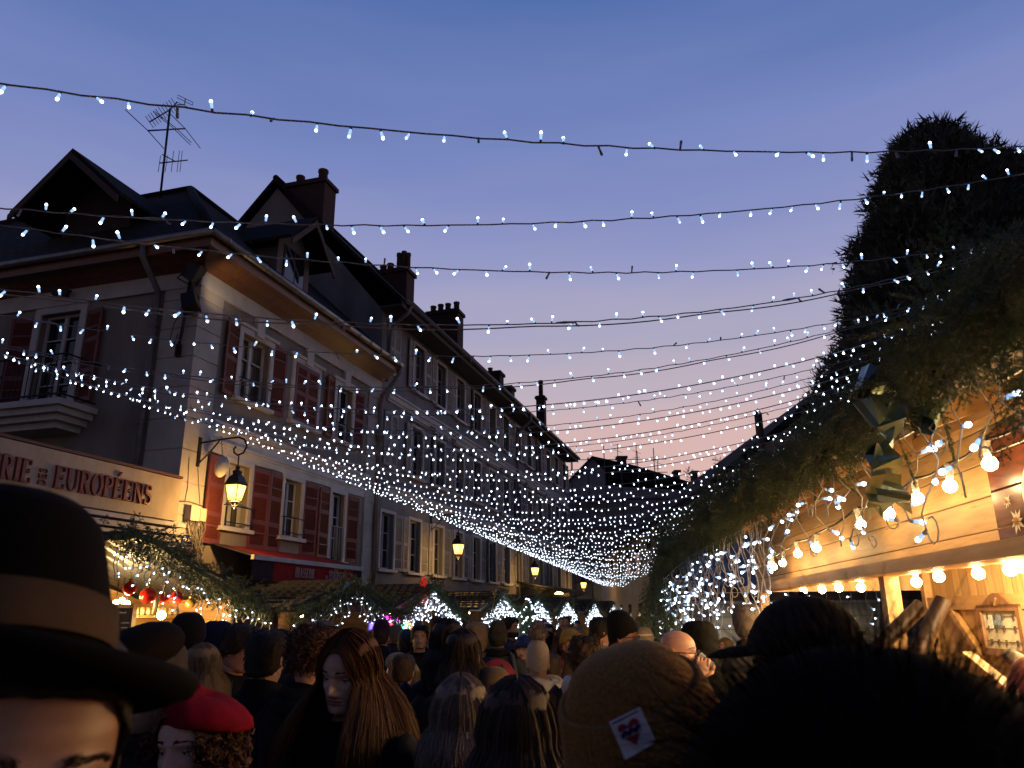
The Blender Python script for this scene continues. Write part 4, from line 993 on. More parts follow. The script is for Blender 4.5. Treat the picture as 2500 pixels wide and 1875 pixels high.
def icicles(line, label, group, drop, gap, parts=True, loops=.5, led=LEDI, mat=M_WIREW, r=.0031, per=.11, seen=None):
    """curtain of light cables hanging from `line`; bulbs at intervals"""
    line = np.asarray(line, float); sl = np.r_[0, np.cumsum(np.linalg.norm(np.diff(line, axis=0), axis=1))]
    t_ = thing('icicle_lights', label, 'string lights', line[0], group)
    mb = MB(); mb.tube(line, r * 1.2, 5); B = []
    for u_ in np.arange(gap * .3, sl[-1], gap):
        u2 = u_ + RNG.uniform(-.3, .3) * gap; p_ = np.array([np.interp(u2, sl, line[:, j]) for j in range(3)])
        ln = drop * RNG.uniform(.35, 1.1); k = max(4, int(ln / .05)); ph = RNG.uniform(0, 6, 2)
        zs = np.linspace(0, 1, k); lat = np.stack([.03 * np.sin(zs * 7 + ph[0]), .03 * np.cos(zs * 6 + ph[1]), 0 * zs], 1) * np.minimum(1, zs * 3)[:, None]
        pts = p_ + lat - Z_ * (zs * ln)[:, None]
        if RNG.random() < loops:                   # loose loop at the end
            a0 = np.linspace(0, 5.2, 8); dirn = np.array([math.cos(ph[0] * 3), math.sin(ph[0] * 3), 0]); rr = RNG.uniform(.012, .034)
            pts = np.vstack([pts, pts[-1] + dirn * (rr * (1 - np.cos(a0)))[:, None] * np.sign(.5 - RNG.random()) - Z_ * (rr * np.sin(a0))[:, None] * 1.4])
        mb.tube(pts, r, 5)
        nb = max(1, int(ln / per))
        for j in range(nb):
            i = min(len(pts) - 1, int((j + RNG.uniform(.5, 1)) / nb * k)); d = RNG.normal(size=3) * np.array([1, 1, .5]) - Z_ * .3
            B.append((pts[i], d))
    obj('cable', mb, mat, t_)
    if parts:
        B.sort(key=lambda x: np.linalg.norm(x[0]))
        for p_, d in B[:96]: put('bulb', led, t_, p_, rot=rot_to(d))
        B = B[96:]
    if B:
        mb = MB()
        for p_, d in B:
            d = d / np.linalg.norm(d); mb.tube([p_, p_ + d * .04], .008, 5, 1); mb.ball(p_ + d * .046, .0125 if parts else .016, 6, 4, 0)
        o = obj('bulb', mb, [M_LED, M_LEB], t_); o['kind'] = 'stuff' if parts or len(B) > 100 else 'thing'
        if not parts and len(B) <= 100: del o['kind']
    return t_

# ------------------------------------------------------------------ the timber stall beside the viewer
CD = np.array([.096, .9954, 0]); CN_ = np.array([.9954, -.096, 0]); C0 = np.array([2.04, 4.2, 0])
def CW(t_, d, z): return C0 + CD * t_ + CN_ * d + Z_ * z
def cbox(mb, t0, t1, d0, d1, z0, z1, mi=0):
    return mb.hexa([CW(t0, d0, z0), CW(t0, d1, z0), CW(t1, d1, z0), CW(t1, d0, z0), CW(t0, d0, z1), CW(t0, d1, z1), CW(t1, d1, z1), CW(t1, d0, z1)], mi)
def on_c(px, py, d):
    v = at(px, py, 1.0) - np.array([0, 0, CAM_H]); c = np.array([0, 0, CAM_H]); k = ((CW(0, d, 0) - c) @ CN_) / (v @ CN_); q = c + v * k - C0
    return q @ CD, q[2]
PINE, PINE2 = (.64, .41, .18), (.48, .28, .11)
M_PINEH = planks('pine boards laid flat', 'Z', .135, PINE, PINE2, grain=(1.2, 1.2, 13))
M_PINEV = planks('pine boards upright', 'Y', .14, PINE, PINE2, grain=(11, 11, 1.2))
M_PINEB = surf('planed pine beam', (.52, .30, .12), (.36, .19, .07), scale=2.2, rough=.5, bump=.15, stretch=(9, 1, 9), bscale=30)
M_SOFG = planks('grey soffit boards', 'X', .14, (.30, .26, .25), (.22, .19, .185), knots=False, rough=.7)
TS = thing('timber_stall', 'pine market stall with globe bulbs along its hatch and a garlanded eave', 'market stall', CW(0, 0, 0))
mb = MB(); cbox(mb, -3.6, 3.62, .0, .03, 2.10, 2.70); obj('fascia', mb, M_PINEH, TS)
mb = MB(); cbox(mb, -3.6, 3.80, -.13, .06, 2.035, 2.098); cbox(mb, -3.6, 3.7, -.02, -.003, 2.60, 2.66); obj('beam', mb, M_PINEB, TS)
for t_ in (.18, 3.42, -2.9):
    mb = MB(); cbox(mb, t_ - .04, t_ + .04, -.03, .05, 0, 2.034); obj('post', mb, M_PINEB, TS)
for t_ in np.arange(-3.4, 3.7, .98):
    mb = MB(); mb.beam(CW(t_, -.40, 2.515), CW(t_, .0, 2.655), .05, .07); obj('rafter', mb, M_PINEB, TS)
mb = MB(); mb.poly([CW(-3.7, -.42, 2.56), CW(4.35, -.55, 2.53), CW(4.35, .02, 2.715), CW(-3.7, .02, 2.715)], (0, 0, .02)); obj('soffit', mb, M_SOFG, TS)
mb = MB(); mb.poly([CW(-3.75, -.44, 2.585), CW(4.4, -.57, 2.555), CW(4.4, 1.2, 3.11), CW(-3.75, 1.2, 3.11)], (0, 0, .04)); mb.poly([CW(-3.75, 1.2, 3.11), CW(4.4, 1.2, 3.11), CW(4.4, 3.0, 2.56), CW(-3.75, 3.0, 2.56)], (0, 0, .05))
obj('roof', mb, M_ROOF, TS)
mb = MB(); cbox(mb, -3.6, 3.5, 1.55, 1.59, 0, 2.75); cbox(mb, -3.64, -3.6, 0, 1.55, 0, 2.72); obj('back_wall', mb, M_PINEV, TS)
mb = MB(); cbox(mb, -3.6, 3.5, 1.49, 1.549, 1.86, 1.97); cbox(mb, 3.42, 3.5, 1.48, 1.549, 0, 2.3)
a_, b_ = on_c(2312, 1476, 1.5), on_c(2402, 1612, 1.5); mb.beam(CW(a_[0], 1.51, a_[1]), CW(b_[0], 1.51, b_[1]), .05, .06); obj('batten', mb, M_PINEB, TS)
mb = MB(); cbox(mb, -3.6, 3.5, -.30, .35, .98, 1.03); obj('counter', mb, M_PINEB, TS)
mb = MB(); cbox(mb, -3.6, 3.5, .0, .03, 0, .978); obj('front_panel', mb, M_PINEV, TS)
mb = MB(); cbox(mb, 3.5, 3.53, 0, 1.59, 0, 1.0); obj('side_panel', mb, M_PINEV, TS)
mb = MB(); cbox(mb, 3.5, 3.53, 0, 1.59, 2.04, 2.7); obj('side_panel', mb, M_PINEV, TS)
mb = MB(); mb.beam(at(2362, 1597, 5.2), at(2490, 1700, 4.4), .06, .03); mb.poly([at(2362, 1599, 5.2), at(2490, 1702, 4.4), at(2490, 1900, 4.4), at(2362, 1800, 5.2)], (.02, .02, 0)); obj('inner_shelf', mb, M_PINEV, TS)
# bulbs
M_GLOBE = glow('warm globe bulb', (1.0, .63, .25), 95)
gm = MB(); gm.ball((0, 0, -.028), .0265, 14, 10, 0); gm.lathe([(.012, 0), (.016, .012), (.016, .05), (.020, .052), (.02, .062)], 8, mi=1)
GLOBE = gm.mesh('bulb', [M_GLOBE, M_WIREW])
def bulb_string(pix, d, label, wz, lit=None):
    pp = [(lambda q: CW(q[0], d, q[1]))(on_c(x, y, d)) for x, y in pix]
    t_ = thing('bulb_string', label, 'string lights', pp[0])
    pp.sort(key=lambda p: p[1]); mb = MB(); pts = []
    for i, p_ in enumerate(pp):
        pts.append(p_ + Z_ * (.034 + .062))
        if i < len(pp) - 1:
            for q in (.25, .5, .75): pts.append(p_ * (1 - q) + pp[i + 1] * q + Z_ * (.10 + .03 * 0 - .02 * math.sin(q * PI)))
    mb.tube(pts, .006, 5); obj('cable', mb, M_IRON, t_)
    for i, p_ in enumerate(pp): put('bulb', GLOBE, t_, p_ + Z_ * .034, rot=rotx(random.uniform(-.15, .15)) @ roty(random.uniform(-.15, .15)))
bulb_string([(2540, 1085), (2700, 1000), (2930, 880), (3300, 690), (3900, 380), (2417, 1136), (2322, 1190), (2172, 1257), (2100, 1283), (1995, 1340), (1948, 1354), (1912, 1376), (1888, 1386), (2240, 1220)], -.17, 'warm globe bulb string across the pine fascia under the eave', 0)
bulb_string([(1962, 1444), (2006, 1442), (2050, 1438), (2104, 1437), (2178, 1440), (2238, 1424), (2295, 1411), (2386, 1404), (2470, 1394), (2498, 1386), (2620, 1370)], .09, 'warm globe bulb string inside the hatch under the header beam', 0)
for k, (t_, d, z, w_) in enumerate([(-1.9, .5, 1.97, 85), (.9, 1.05, 2.32, 380), (-1.0, 1.0, 2.34, 380)]):  # unseen bulbs added: low one lights nearby faces, high ones brighten the interior
    ld = bpy.data.lights.new('stall_light', 'POINT'); ld.energy = w_; ld.color = (1, .70, .33); ld.shadow_soft_size = .16
    bl = thing('ceiling_bulb', ('unseen warm bulb added low over the pine stall counter to light the crowd', 'unseen warm bulb added high under the pine stall roof by the far end', 'unseen warm bulb added high under the pine stall roof above the memo board')[k], 'lamp', CW(t_, d, z + .1))
    mb = MB(); mb.ball(CW(t_, d, z + .1), .035, 12, 8, 0); obj('globe', mb, M_GLOBE, bl); mb = MB(); mb.tube([CW(t_, d, z + .13), CW(t_, d, 2.8)], .006, 5); obj('cord', mb, M_WIREW, bl)
    lo = bpy.data.objects.new('stall_light', ld); COL.objects.link(lo); lo.parent = bl; lo.location = (0, 0, -.12)
# poster with edelweiss
PST = thing('poster', 'dark plank-patterned poster with edelweiss flowers and a red emblem on the fascia', 'poster', CW(-1.2, -.03, 2.3))
t0, z0 = on_c(2447, 1332, -.03); t0b, _ = on_c(2409, 1020, -.03)
mb = MB(); cbox(mb, t0 - 1.25, t0, -.035, -.012, z0, z0 + .43); obj('sheet', mb, planks('dark printed planks', 'Z', .14, (.20, .055, .025), (.09, .03, .02), rough=.25, grain=(2, 2, 12)), PST)
M_PET = surf('printed petals', (.75, .68, .52), (.6, .52, .38), scale=20, rough=.4); M_EM = surf('printed red', (.60, .04, .02), (.5, .03, .02), scale=6, rough=.35); M_DOT = surf('printed ochre', (.55, .22, .05), scale=30, rough=.4)
def flower(px, py, r):
    t_, z = on_c(px, py, -.036); mb = MB()
    for k in range(9):
        a = k * 2 * PI / 9 + .2; L_ = r * (1 if k % 2 else .8); c, s = math.cos(a), math.sin(a)
        mb.poly([CW(t_ + q * c - w_ * s, -.037 - .0006 * k, z + q * s + w_ * c) for q, w_ in ((.1 * L_, 0), (.5 * L_, .16 * L_), (L_, 0), (.5 * L_, -.16 * L_))], CN_ * .0005)
    for k in range(7):
        a = k * 2 * PI / 6; q = 0 if k == 6 else r * .2; mb.ball(CW(t_ + q * math.cos(a), -.044, z + q * math.sin(a)), r * .09, 6, 4, 1)
    obj('flower', mb, [M_PET, M_DOT], PST)
flower(2485, 1272, .052); flower(2461, 1224, .028); flower(2535, 1310, .05)
def disc(name, t_, z, rt_, rz_, d, mat):
    mb = MB(); mb.poly([CW(t_ + rt_ * math.cos(a), d, z + rz_ * math.sin(a)) for a in np.linspace(0, 2 * PI, 40)[:-1]], CN_ * .001); obj(name, mb, mat, PST)
t_, z = on_c(2560, 1195, -.036); disc('emblem', t_, z, .165, .14, -.0372, M_PET); disc('emblem', t_, z, .15, .125, -.0388, M_EM)
t_, z = on_c(2530, 1100, -.036); disc('emblem', t_, z, .06, .05, -.0376, M_PET)
# memo board
d_ = 1.52
t1, z1 = on_c(2396, 1470, d_); t2, z2 = on_c(2520, 1600, d_)
MBD = thing('memo_board', 'scalloped wooden memo board with pegged paper and a small picture on the stall back wall', 'memo board', CW(t1, d_, z2))
mb = MB(); ta, tb_ = t2 - .03, t1; za, zb = z2 - .02, z1 - .02
for (a0, a1, b0, b1) in ((ta, ta + .05, za, zb), (tb_ - .05, tb_, za, zb), (ta + .052, tb_ - .052, za, za + .05), (ta + .052, tb_ - .052, zb - .05, zb)): cbox(mb, a0, a1, d_ - .05, d_, b0, b1)
xs = np.linspace(ta, tb_, 21); ys = zb + .03 + .055 * np.cos((xs - (ta + tb_) / 2) / (tb_ - ta) * 2 * PI) ** 1
mb.poly([CW(x, d_ - .05, y) for x, y in zip(xs, ys)] + [CW(tb_, d_ - .05, zb - .002), CW(ta, d_ - .05, zb - .002)], CN_ * .05)
mb.poly([CW((ta + tb_) / 2 + .035 * math.sin(a) ** 3, d_ - .065, zb + .03 + .03 * (math.cos(a) - .4 * math.cos(2 * a))) for a in np.linspace(0, 2 * PI, 20)[:-1]], CN_ * .014)
obj('frame', mb, surf('carved brown wood', (.24, .12, .05), (.15, .07, .03), scale=5, rough=.5, stretch=(6, 6, 1)), MBD)
mb = MB(); cbox(mb, ta + .045, tb_ - .045, d_ - .02, d_ - .012, za + .045, zb - .045); obj('backing', mb, surf('cream linen', (.62, .56, .42), scale=8, rough=.9), MBD)
mb = MB()
for q in (.78, .55, .28):
    z = za + (zb - za) * q; mb.tube([CW(ta + .05, d_ - .028, z), CW((ta + tb_) / 2, d_ - .028, z - .008), CW(tb_ - .05, d_ - .028, z)], .003, 4)
    for s in (.2, .45, .62, .8): cbox(mb, ta + (tb_ - ta) * s, ta + (tb_ - ta) * s + .012, d_ - .036, d_ - .024, z - .03, z + .012)
obj('peg', mb, M_DARKW, MBD)
mb = MB(); cbox(mb, tb_ - .19, tb_ - .06, d_ - .031, d_ - .029, za + (zb - za) * .52, za + (zb - za) * .79); obj('paper', mb, surf('kitchen paper', (.75, .72, .64), scale=30, rough=.9), MBD)
mb = MB(); cbox(mb, tb_ - .34, tb_ - .2, d_ - .031, d_ - .029, za + (zb - za) * .58, za + (zb - za) * .79); obj('picture', mb, surf('blue winter print', (.30, .36, .45), (.1, .14, .16), scale=22, rough=.4), MBD)
# brown hollow tubes and the dusty sausage
M_TUBE = surf('brown leather tube', (.055, .024, .010), (.03, .013, .006), scale=6, rough=.5, bump=.2)
def hollow(label, a, b_, r, mat, cat='tube', ring=False):
    a, b_ = np.array(a), np.array(b_); a = b_ + (a - b_) * ((1.04 - b_[2]) / (a[2] - b_[2])); t_ = thing('hollow_tube', label, 'tube', a); mb = MB(); q = [a, a * .5 + b_ * .5, b_]
    mb.tube(q, [r * .96, r, r * 1.02], 14, cap=False); mb.tube([b_, b_ * .97 + a * .03, a * .5 + b_ * .5], [r * 1.02, r * .82, r * .8], 14, cap=False); obj('shell', mb, mat, t_)
    if ring:
        mb = MB(); c = a * .4 + b_ * .6; x, y, z = frame_of(b_ - a); mb.tube([c + x * (r + .01) + (x * math.cos(k) + z * math.sin(k)) * .035 for k in np.linspace(0, 2 * PI, 14)[:-1]], .005, 5, closed=True); obj('ring', mb, M_ZINC, t_)
hollow('brown hollow tube with a steel ring, leaning beside the stall back wall', at(2255, 1560, 3.6), at(2304, 1465, 3.6), .036, M_TUBE, ring=True)
hollow('brown hollow tube leaning just behind the stall post', at(2185, 1540, 3.7), at(2250, 1478, 3.7), .034, M_TUBE)
hollow('brown leather tube with a stitched edge behind the black cap', at(2035, 1545, 3.4), at(2010, 1476, 3.4), .034, M_TUBE)
SAU = thing('dry_sausage', 'grey dusted dry sausage below the memo board', 'sausage', at(2460, 1600, 3.2))
mb = MB(); mb.tube([at(2456, 1594, 3.2), at(2470, 1604, 3.2), at(2500, 1622, 3.2), at(2540, 1640, 3.2), at(2560, 1650, 3.2)], [.022, .031, .033, .031, .012], 12); obj('casing', mb, surf('floury casing', (.30, .26, .20), (.18, .14, .1), scale=60, rough=.95, bump=.6), SAU)
HAM = thing('cured_ham', 'reddish cured ham tied with string at the stall counter', 'ham', at(2500, 1750, 3.0))
mb = MB(); mb.ball(at(2530, 1745, 3.0), (.09, .09, .2), 14, 10); obj('meat', mb, surf('cured meat', (.38, .12, .07), (.26, .07, .04), scale=9, rough=.45), HAM)
mb = MB(); mb.tube([at(2480, 1673, 2.9), at(2488, 1740, 2.88), at(2494, 1800, 2.88)], .004, 5); mb.tube([at(2448, 1700, 3.0), at(2462, 1688, 3.0), at(2482, 1695, 3.0), at(2490, 1720, 3.0)], .005, 5); obj('string', mb, M_DARKW, HAM)

# eave garland, foil bow, icicle curtains
GP = [at(x, y, Y) for x, y, Y in ((1600, 1378, 9.2), (1640, 1336, 8.7), (1700, 1288, 7.5), (1760, 1250, 6.3), (1815, 1212, 5.4), (1921, 1142, 4.35), (2034, 1072, 3.5), (2147, 978, 2.85), (2260, 872, 2.36), (2360, 785, 2.03), (2470, 695, 1.75), (2600, 580, 1.5))]
ex = [(at(2440, 900, 1.75), (.05, .05, -1), .34), (at(2424, 985, 1.78), (-.03, 0, -1), .30), (at(2470, 930, 1.7), (.1, 0, -1), .34), (at(2275, 720, 2.5), (-.2, .1, 1), .3), (at(2215, 830, 2.6), (-.8, 0, .35), .34), (at(2150, 900, 2.8), (-.7, 0, .3), .3), (at(2190, 1060, 2.85), (.2, 0, -1), .42), (at(2290, 980, 2.45), (.1, 0, -1), .42)]
for k in range(150):
    q_ = random.random() ** .7 * 9; i_ = int(q_); p_ = np.array(GP[i_ + 1]) * (q_ - i_) + np.array(GP[i_]) * (1 - q_ + i_); ex.append((p_ + np.array([random.uniform(-.05, .06), 0, -.0]), (random.uniform(-.3, .3), random.uniform(-.3, .3), -1), (.15 + .032 * p_[1]) * random.uniform(.7, 1.2)))
for k in range(60):
    ex.append((at(random.uniform(2290, 2560), random.uniform(680, 880), random.uniform(1.7, 2.3)), RNG.normal(size=3) + np.array([.2, 0, -.4]), random.uniform(.35, .6)))
for k in range(40): ex.append((at(1610 + random.uniform(-25, 40), random.uniform(1360, 1500), random.uniform(8.9, 9.6)), (random.uniform(-.6, .3), .0, -1), random.uniform(.7, 1.3)))
garland(GP, 1400, .06, BR_HI, 0, 'thick fir garland along the eave of the pine stall', None, droop=.45, extra=ex)
M_FOIL = surf('green gold foil', (.20, .34, .31), (.24, .20, .09), scale=2.5, rough=.28, bump=.35, bscale=9, metal=.75, dist=.02)
BOW = thing('foil_bow', 'large crumpled green and gold foil bow on the eave garland', 'bow', at(2182, 985, 2.68))
def ribbon(mb, ctr, wv, width, mi=0):
    """ctr: centre line points, wv: width direction per point"""
    ctr = np.asarray(ctr, float); V = []
    for p_, w_ in zip(ctr, wv): w_ = np.asarray(w_, float); w_ = w_ / np.linalg.norm(w_) * width / 2; V += [p_ - w_, p_ + w_]
    mb.add(V, [(2 * i, 2 * i + 1, 2 * i + 3, 2 * i + 2) for i in range(len(ctr) - 1)], mi, False)
bc = at(2178, 982, 2.62)
for ang, ln in ((35, .155), (150, .15), (-28, .15), (205, .14), (80, .11)):
    mb = MB(); a = R_(ang); dx = np.array([math.cos(a), -.1, math.sin(a)]); nrm_ = np.array([0, -1, 0]); pts, wv = [], []
    for q in np.linspace(0, 1, 13):
        th = q * 2 * PI; rad = ln * math.sin(q * PI) ** .7; off = .045 * math.sin(th)
        pts.append(bc + dx * rad + nrm_ * (.03 + off) + RNG.normal(size=3) * .004); pw = np.array([-math.sin(a), .35 * math.cos(th), math.cos(a)]); wv.append(pw * (.35 + .65 * math.sin(q * PI)))
    V = []
    for p_, w_ in zip(pts, wv): V += [p_ - w_ * .055, p_ + w_ * .055]
    mb.add(V, [(2 * i, 2 * i + 1, 2 * i + 3, 2 * i + 2) for i in range(12)]); obj('loop', mb, M_FOIL, BOW)
for pix, wd in (([(2182, 985), (2170, 1040), (2155, 1090), (2160, 1140), (2176, 1185), (2180, 1228)], .105), ([(2180, 985), (2160, 1060), (2142, 1130), (2134, 1200), (2130, 1240)], .045)):
    mb = MB(); pts = []; wv = []
    fine = [np.array([np.interp(q, np.linspace(0, 1, len(pix)), [p[j] for p in pix]) for j in (0, 1)]) for q in np.linspace(0, 1, 14)]
    for k, p_ in enumerate(fine):
        pts.append(at(p_[0], p_[1], 2.56) + np.array([0, .02 * math.sin(k * 1.4), 0])); wv.append((1, (.9 if k < 8 else .25) * math.sin(k * 1.15 + wd * 30), .15 * math.sin(k)))
    ribbon(mb, pts, wv, wd)
    e, w_ = pts[-1], np.array([1, 0, 0]) * wd / 2
    mb.add([e - w_, e, e + w_, e - w_ - Z_ * .045, e + w_ - Z_ * .04], [(0, 3, 1), (1, 4, 2)]); obj('tail', mb, M_FOIL, BOW)
GPa = np.array(GP)
def seg(y0, y1, dz=-.09, dd=.08):
    u_ = np.linspace(y0, y1, 14); o_ = np.argsort(GPa[:, 1])
    return np.stack([np.interp(u_, GPa[o_, 1], GPa[o_, 0]) + dd, u_, np.interp(u_, GPa[o_, 1], GPa[o_, 2]) + dz], 1)
IG = 'icicle light curtains on the stalls'
icicles(seg(1.5, 3.0), 'white icicle lights dangling around the foil bow and the poster', IG, .40, .17, loops=.7, per=.14)
icicles(seg(3.0, 5.2), 'white icicle lights dangling in front of the pine fascia between bow and stall end', IG, .38, .13, loops=.7, per=.14)
icicles(seg(5.2, 9.2, -.18), 'thick white icicle lights under the far end of the eave garland', IG, .58, .085, loops=.8, per=.15, r=.0034)

# ------------------------------------------------------------------ grey stall behind, its lights and the light-wrapped post
GS = thing('grey_stall', 'grey boarded stall with a ribbed metal roof beyond the pine stall', 'market stall', (3.6, 10, 0))
M_GREYB = planks('grey weathered boards', 'Z', .15, (.30, .31, .31), (.22, .23, .23), knots=False, rough=.8)
mb = MB(); mb.box((4.1, 10.2, 1.05), (3.2, .05, 2.1)); mb.box((2.55, 11.5, 1.05), (.05, 2.5, 2.1)); mb.box((4.1, 12.8, 1.05), (3.2, .05, 2.1)); obj('wall', mb, M_GREYB, GS)
m, t, b = nodes('ribbed metal roof')
tcn = N(t, 'ShaderNodeTexCoord'); wv_ = N(t, 'ShaderNodeTexWave', Scale=1.6); wv_.bands_direction = 'X'; L(t, tcn.outputs['Object'], wv_.inputs['Vector'])
bp = N(t, 'ShaderNodeBump', Strength=1.0, Distance=.03); L(t, wv_.outputs['Fac'], bp.inputs['Height']); L(t, bp.outputs[0], b.inputs['Normal'])
b.inputs['Base Color'].default_value = (.035, .038, .046, 1); b.inputs['Roughness'].default_value = .45; b.inputs['Metallic'].default_value = .3
M_RIB = m
mb = MB(); mb.poly([(2.2, 9.8, 2.12), (6, 9.8, 2.12), (6, 11.5, 2.9), (2.2, 11.5, 2.9)], (0, 0, .05)); mb.poly([(2.2, 13.2, 2.12), (6, 13.2, 2.12), (6, 11.5, 2.9), (2.2, 11.5, 2.9)], (0, 0, .05)); obj('roof', mb, M_RIB, GS)
mb = MB(); mb.box((4.1, 9.84, 2.06), (3.8, .04, .14)); obj('fascia', mb, M_DARKW, GS)
icicles([(2.3, 9.75, 2.08), (3.4, 9.75, 2.1), (4.6, 9.75, 2.08)], 'white icicle lights on the front edge of the grey stall roof', IG, .95, .16, loops=.4, per=.14)
icicles([(1.75, 9.3, 2.25), (2.0, 9.5, 2.22), (2.5, 9.6, 2.2)], 'tangled white icicle lights bunched beside the light-wrapped post', IG, .75, .045, loops=.8, per=.16, r=.0034)
WP = thing('lit_post', 'timber post wrapped tightly in white lights beside the grey stall', 'post', (1.93, 9.6, 0))
mb = MB(); mb.box((1.93, 9.6, 1.05), (.10, .10, 2.1)); obj('shaft', mb, M_DARKW, WP)
mb = MB(); hq = np.linspace(0, 1, 160); hp_ = np.stack([1.93 + .11 * np.cos(hq * 75), 9.6 + .11 * np.sin(hq * 75), .6 + 1.5 * hq], 1); mb.tube(hp_, .005, 4); obj('cable', mb, M_WIREW, WP)
for k in range(98):
    q = RNG.random(); c = np.array([1.93, 9.6, .75 + 1.35 * q]); d = np.array([math.cos(k * 2.4), math.sin(k * 2.4) - .4, RNG.normal() * .4]); put('bulb', LEDI, WP, c + d * (.09 + .06 * RNG.random()), rot=rot_to(d), scale=1.3)

# ------------------------------------------------------------------ the row of stalls in front of the houses
M_STALLW = planks('stall boards', 'Z', .13, (.42, .24, .10), (.3, .16, .06), grain=(1.2, 1.2, 12)); M_STALLD = planks('stall boards dimmed in colour', 'Z', .13, (.20, .12, .06), (.14, .08, .04), grain=(1.2, 1.2, 12))  # second copy has the weaker light of the other stalls put into its colour
def stall(c, half, zp, zd, label, wood, of=2.5, ob=1.0):
    t_ = thing('market_stall', label, 'market stall', FW(c, of, 0), 'gabled timber stalls in front of the houses')
    rz = lambda s: zp - (zp - zd) * abs(s - c) / half
    mb = MB(); fbox(mb, c - half + .1, c + half - .1, ob, ob + .04, 0, zd); mb.add([FW(c - half + .1, ob + .04, zd), FW(c + half - .1, ob + .04, zd), FW(c, ob + .04, zp)], [(0, 1, 2)])
    fbox(mb, c - half + .06, c - half + .1, ob, of - .3, 0, zd); fbox(mb, c + half - .1, c + half - .06, ob, of - .3, 0, zd); obj('wall', mb, wood, t_)
    mb = MB()
    for sg in (-1, 1): mb.poly([FW(c, ob - .2, zp + .05), FW(c + sg * (half + .15), ob - .2, zd - .02), FW(c + sg * (half + .15), of + .15, zd - .02), FW(c, of + .15, zp + .05)], (0, 0, .05))
    n_ = 7
    for sg in (-1, 1):
        for q in np.linspace(.05, 1, n_):
            s = c + sg * half * q; mb.beam(FW(s, ob - .2, rz(s) + .11), FW(s, of + .14, rz(s) + .11), .035, .045)
    obj('roof', mb, M_RIB, t_)
    mb = MB(); mb.poly([FW(c - half + .1, of - .3, zd - .05), FW(c + half - .1, of - .3, zd - .05), FW(c + half - .1, of - .3, zd + .02), FW(c, of - .3, zp - .04), FW(c - half + .1, of - .3, zd + .02)], O_ * .03)
    if wood is not M_STALLW: obj('gable', mb, wood, t_)
    mb = MB(); fbox(mb, c - half + .1, c + half - .1, of - .35, of, 1.0, 1.05); fbox(mb, c - half + .1, c + half - .1, of - .32, of - .29, 0, 1.0); obj('counter', mb, wood, t_)
    for sg in (-1, 1):
        mb = MB(); s = c + sg * (half - .12); fbox(mb, s - .04, s + .04, of - .34, of - .26, 1.05, zd); obj('post', mb, M_PINEB if wood is M_STALLW else M_DARKW, t_)
    return t_
def swag(c, half, zp, zd, of):
    return [FW(c - half - .1, of, zd - .12), FW(c - half * .8, of, zd + .0), FW(c - half * .45, of, (zp + zd) / 2), FW(c - half * .12, of, zp - .0), FW(c, of, zp + .06), FW(c + half * .12, of, zp), FW(c + half * .45, of, (zp + zd) / 2), FW(c + half * .8, of, zd + .02), FW(c + half + .1, of, zd - .14)]
ROW = [(-3.9, 2.9, 2.78, 2.12, 'bright timber stall with red baubles and a menu board under a fir garland', 1), (1.95, 1.95, 2.42, 1.98, 'timber stall below the red shop awning, second along the row', 1), (5.95, 1.9, 2.48, 2.02, 'timber stall with coloured neon signs', 0),
       (11.7, 1.9, 2.46, 2.02, 'timber stall with a striped metal roof beside the red lit figure', 0), (16.0, 1.9, 2.45, 2.0, 'timber stall below the second lit lantern of the terrace', 0), (20.9, 1.9, 2.45, 2.0, 'timber stall just before the iron canopy', 0), (27, 1.9, 2.45, 2.0, 'timber stall under the iron canopy, last but one of the row', 0), (33, 1.9, 2.45, 2.0, 'timber stall at the far end of the row', 0)]
GL = ['fir garland over the bright bauble stall', 'fir garland below the red shop awning', 'fir garland above the neon signs', 'fir garland with a red lit figure at its peak', 'fir garland with a gold bow in front of the grey terrace', 'fir garland just before the iron canopy', 'fir garland on the stall under the iron canopy', 'fir garland on the last stall of the row']
IL = ['white icicle lights among the red baubles', 'white icicle lights on the stall below the awning', 'white icicle lights around the neon signs', 'white icicle lights under the red lit figure', 'white icicle lights under the gold bow', 'white icicle lights on the stall before the iron canopy', 'white icicle lights on the stall under the iron canopy', 'white icicle lights on the last stall of the row']
M_BUFF = surf('cream stall cloth', (.5, .42, .3), scale=3, rough=.9)
for k, (c, hf, zp, zd, lab, wm) in enumerate(ROW):
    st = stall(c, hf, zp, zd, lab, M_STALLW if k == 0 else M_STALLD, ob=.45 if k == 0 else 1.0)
    pth = swag(c, hf, zp, zd, 2.72)
    if k == 0: pth = pth[3:]
    garland(pth, 330 if k < 3 else 130, .085, BR_LO, .8, GL[k], 'fir garlands along the row of stalls', droop=.9)
    ln = np.array(pth) - Z_ * .12; ln = ln + O_ * .02
    icicles(ln, IL[k], IG, .5 if k < 2 else .62, .095 if k < 2 else .06, parts=k < 2, loops=.2, per=.16 if k < 2 else .13, r=.006)
    if k:
        ld = bpy.data.lights.new('stall_light', 'POINT'); ld.energy = 9 if k != 2 else 4; ld.color = (1, .62, .3); ld.shadow_soft_size = .05
        sb = thing('ceiling_bulb', 'warm bulb hanging inside the ' + lab, 'lamp', FW(c, 1.6, zd - .1)); sb['label'] = 'warm bulb behind the ' + GL[k]
        mb = MB(); mb.ball(FW(c, 1.6, zd - .1), .04, 10, 8); obj('globe', mb, M_GLOBE, sb); mb = MB(); mb.tube([FW(c, 1.6, zd - .06), FW(c, 1.6, zp)], .006, 4); obj('cord', mb, M_IRON, sb)
        lo = bpy.data.objects.new('stall_light', ld); COL.objects.link(lo); lo.parent = sb; lo.location = (0, 0, -.12)
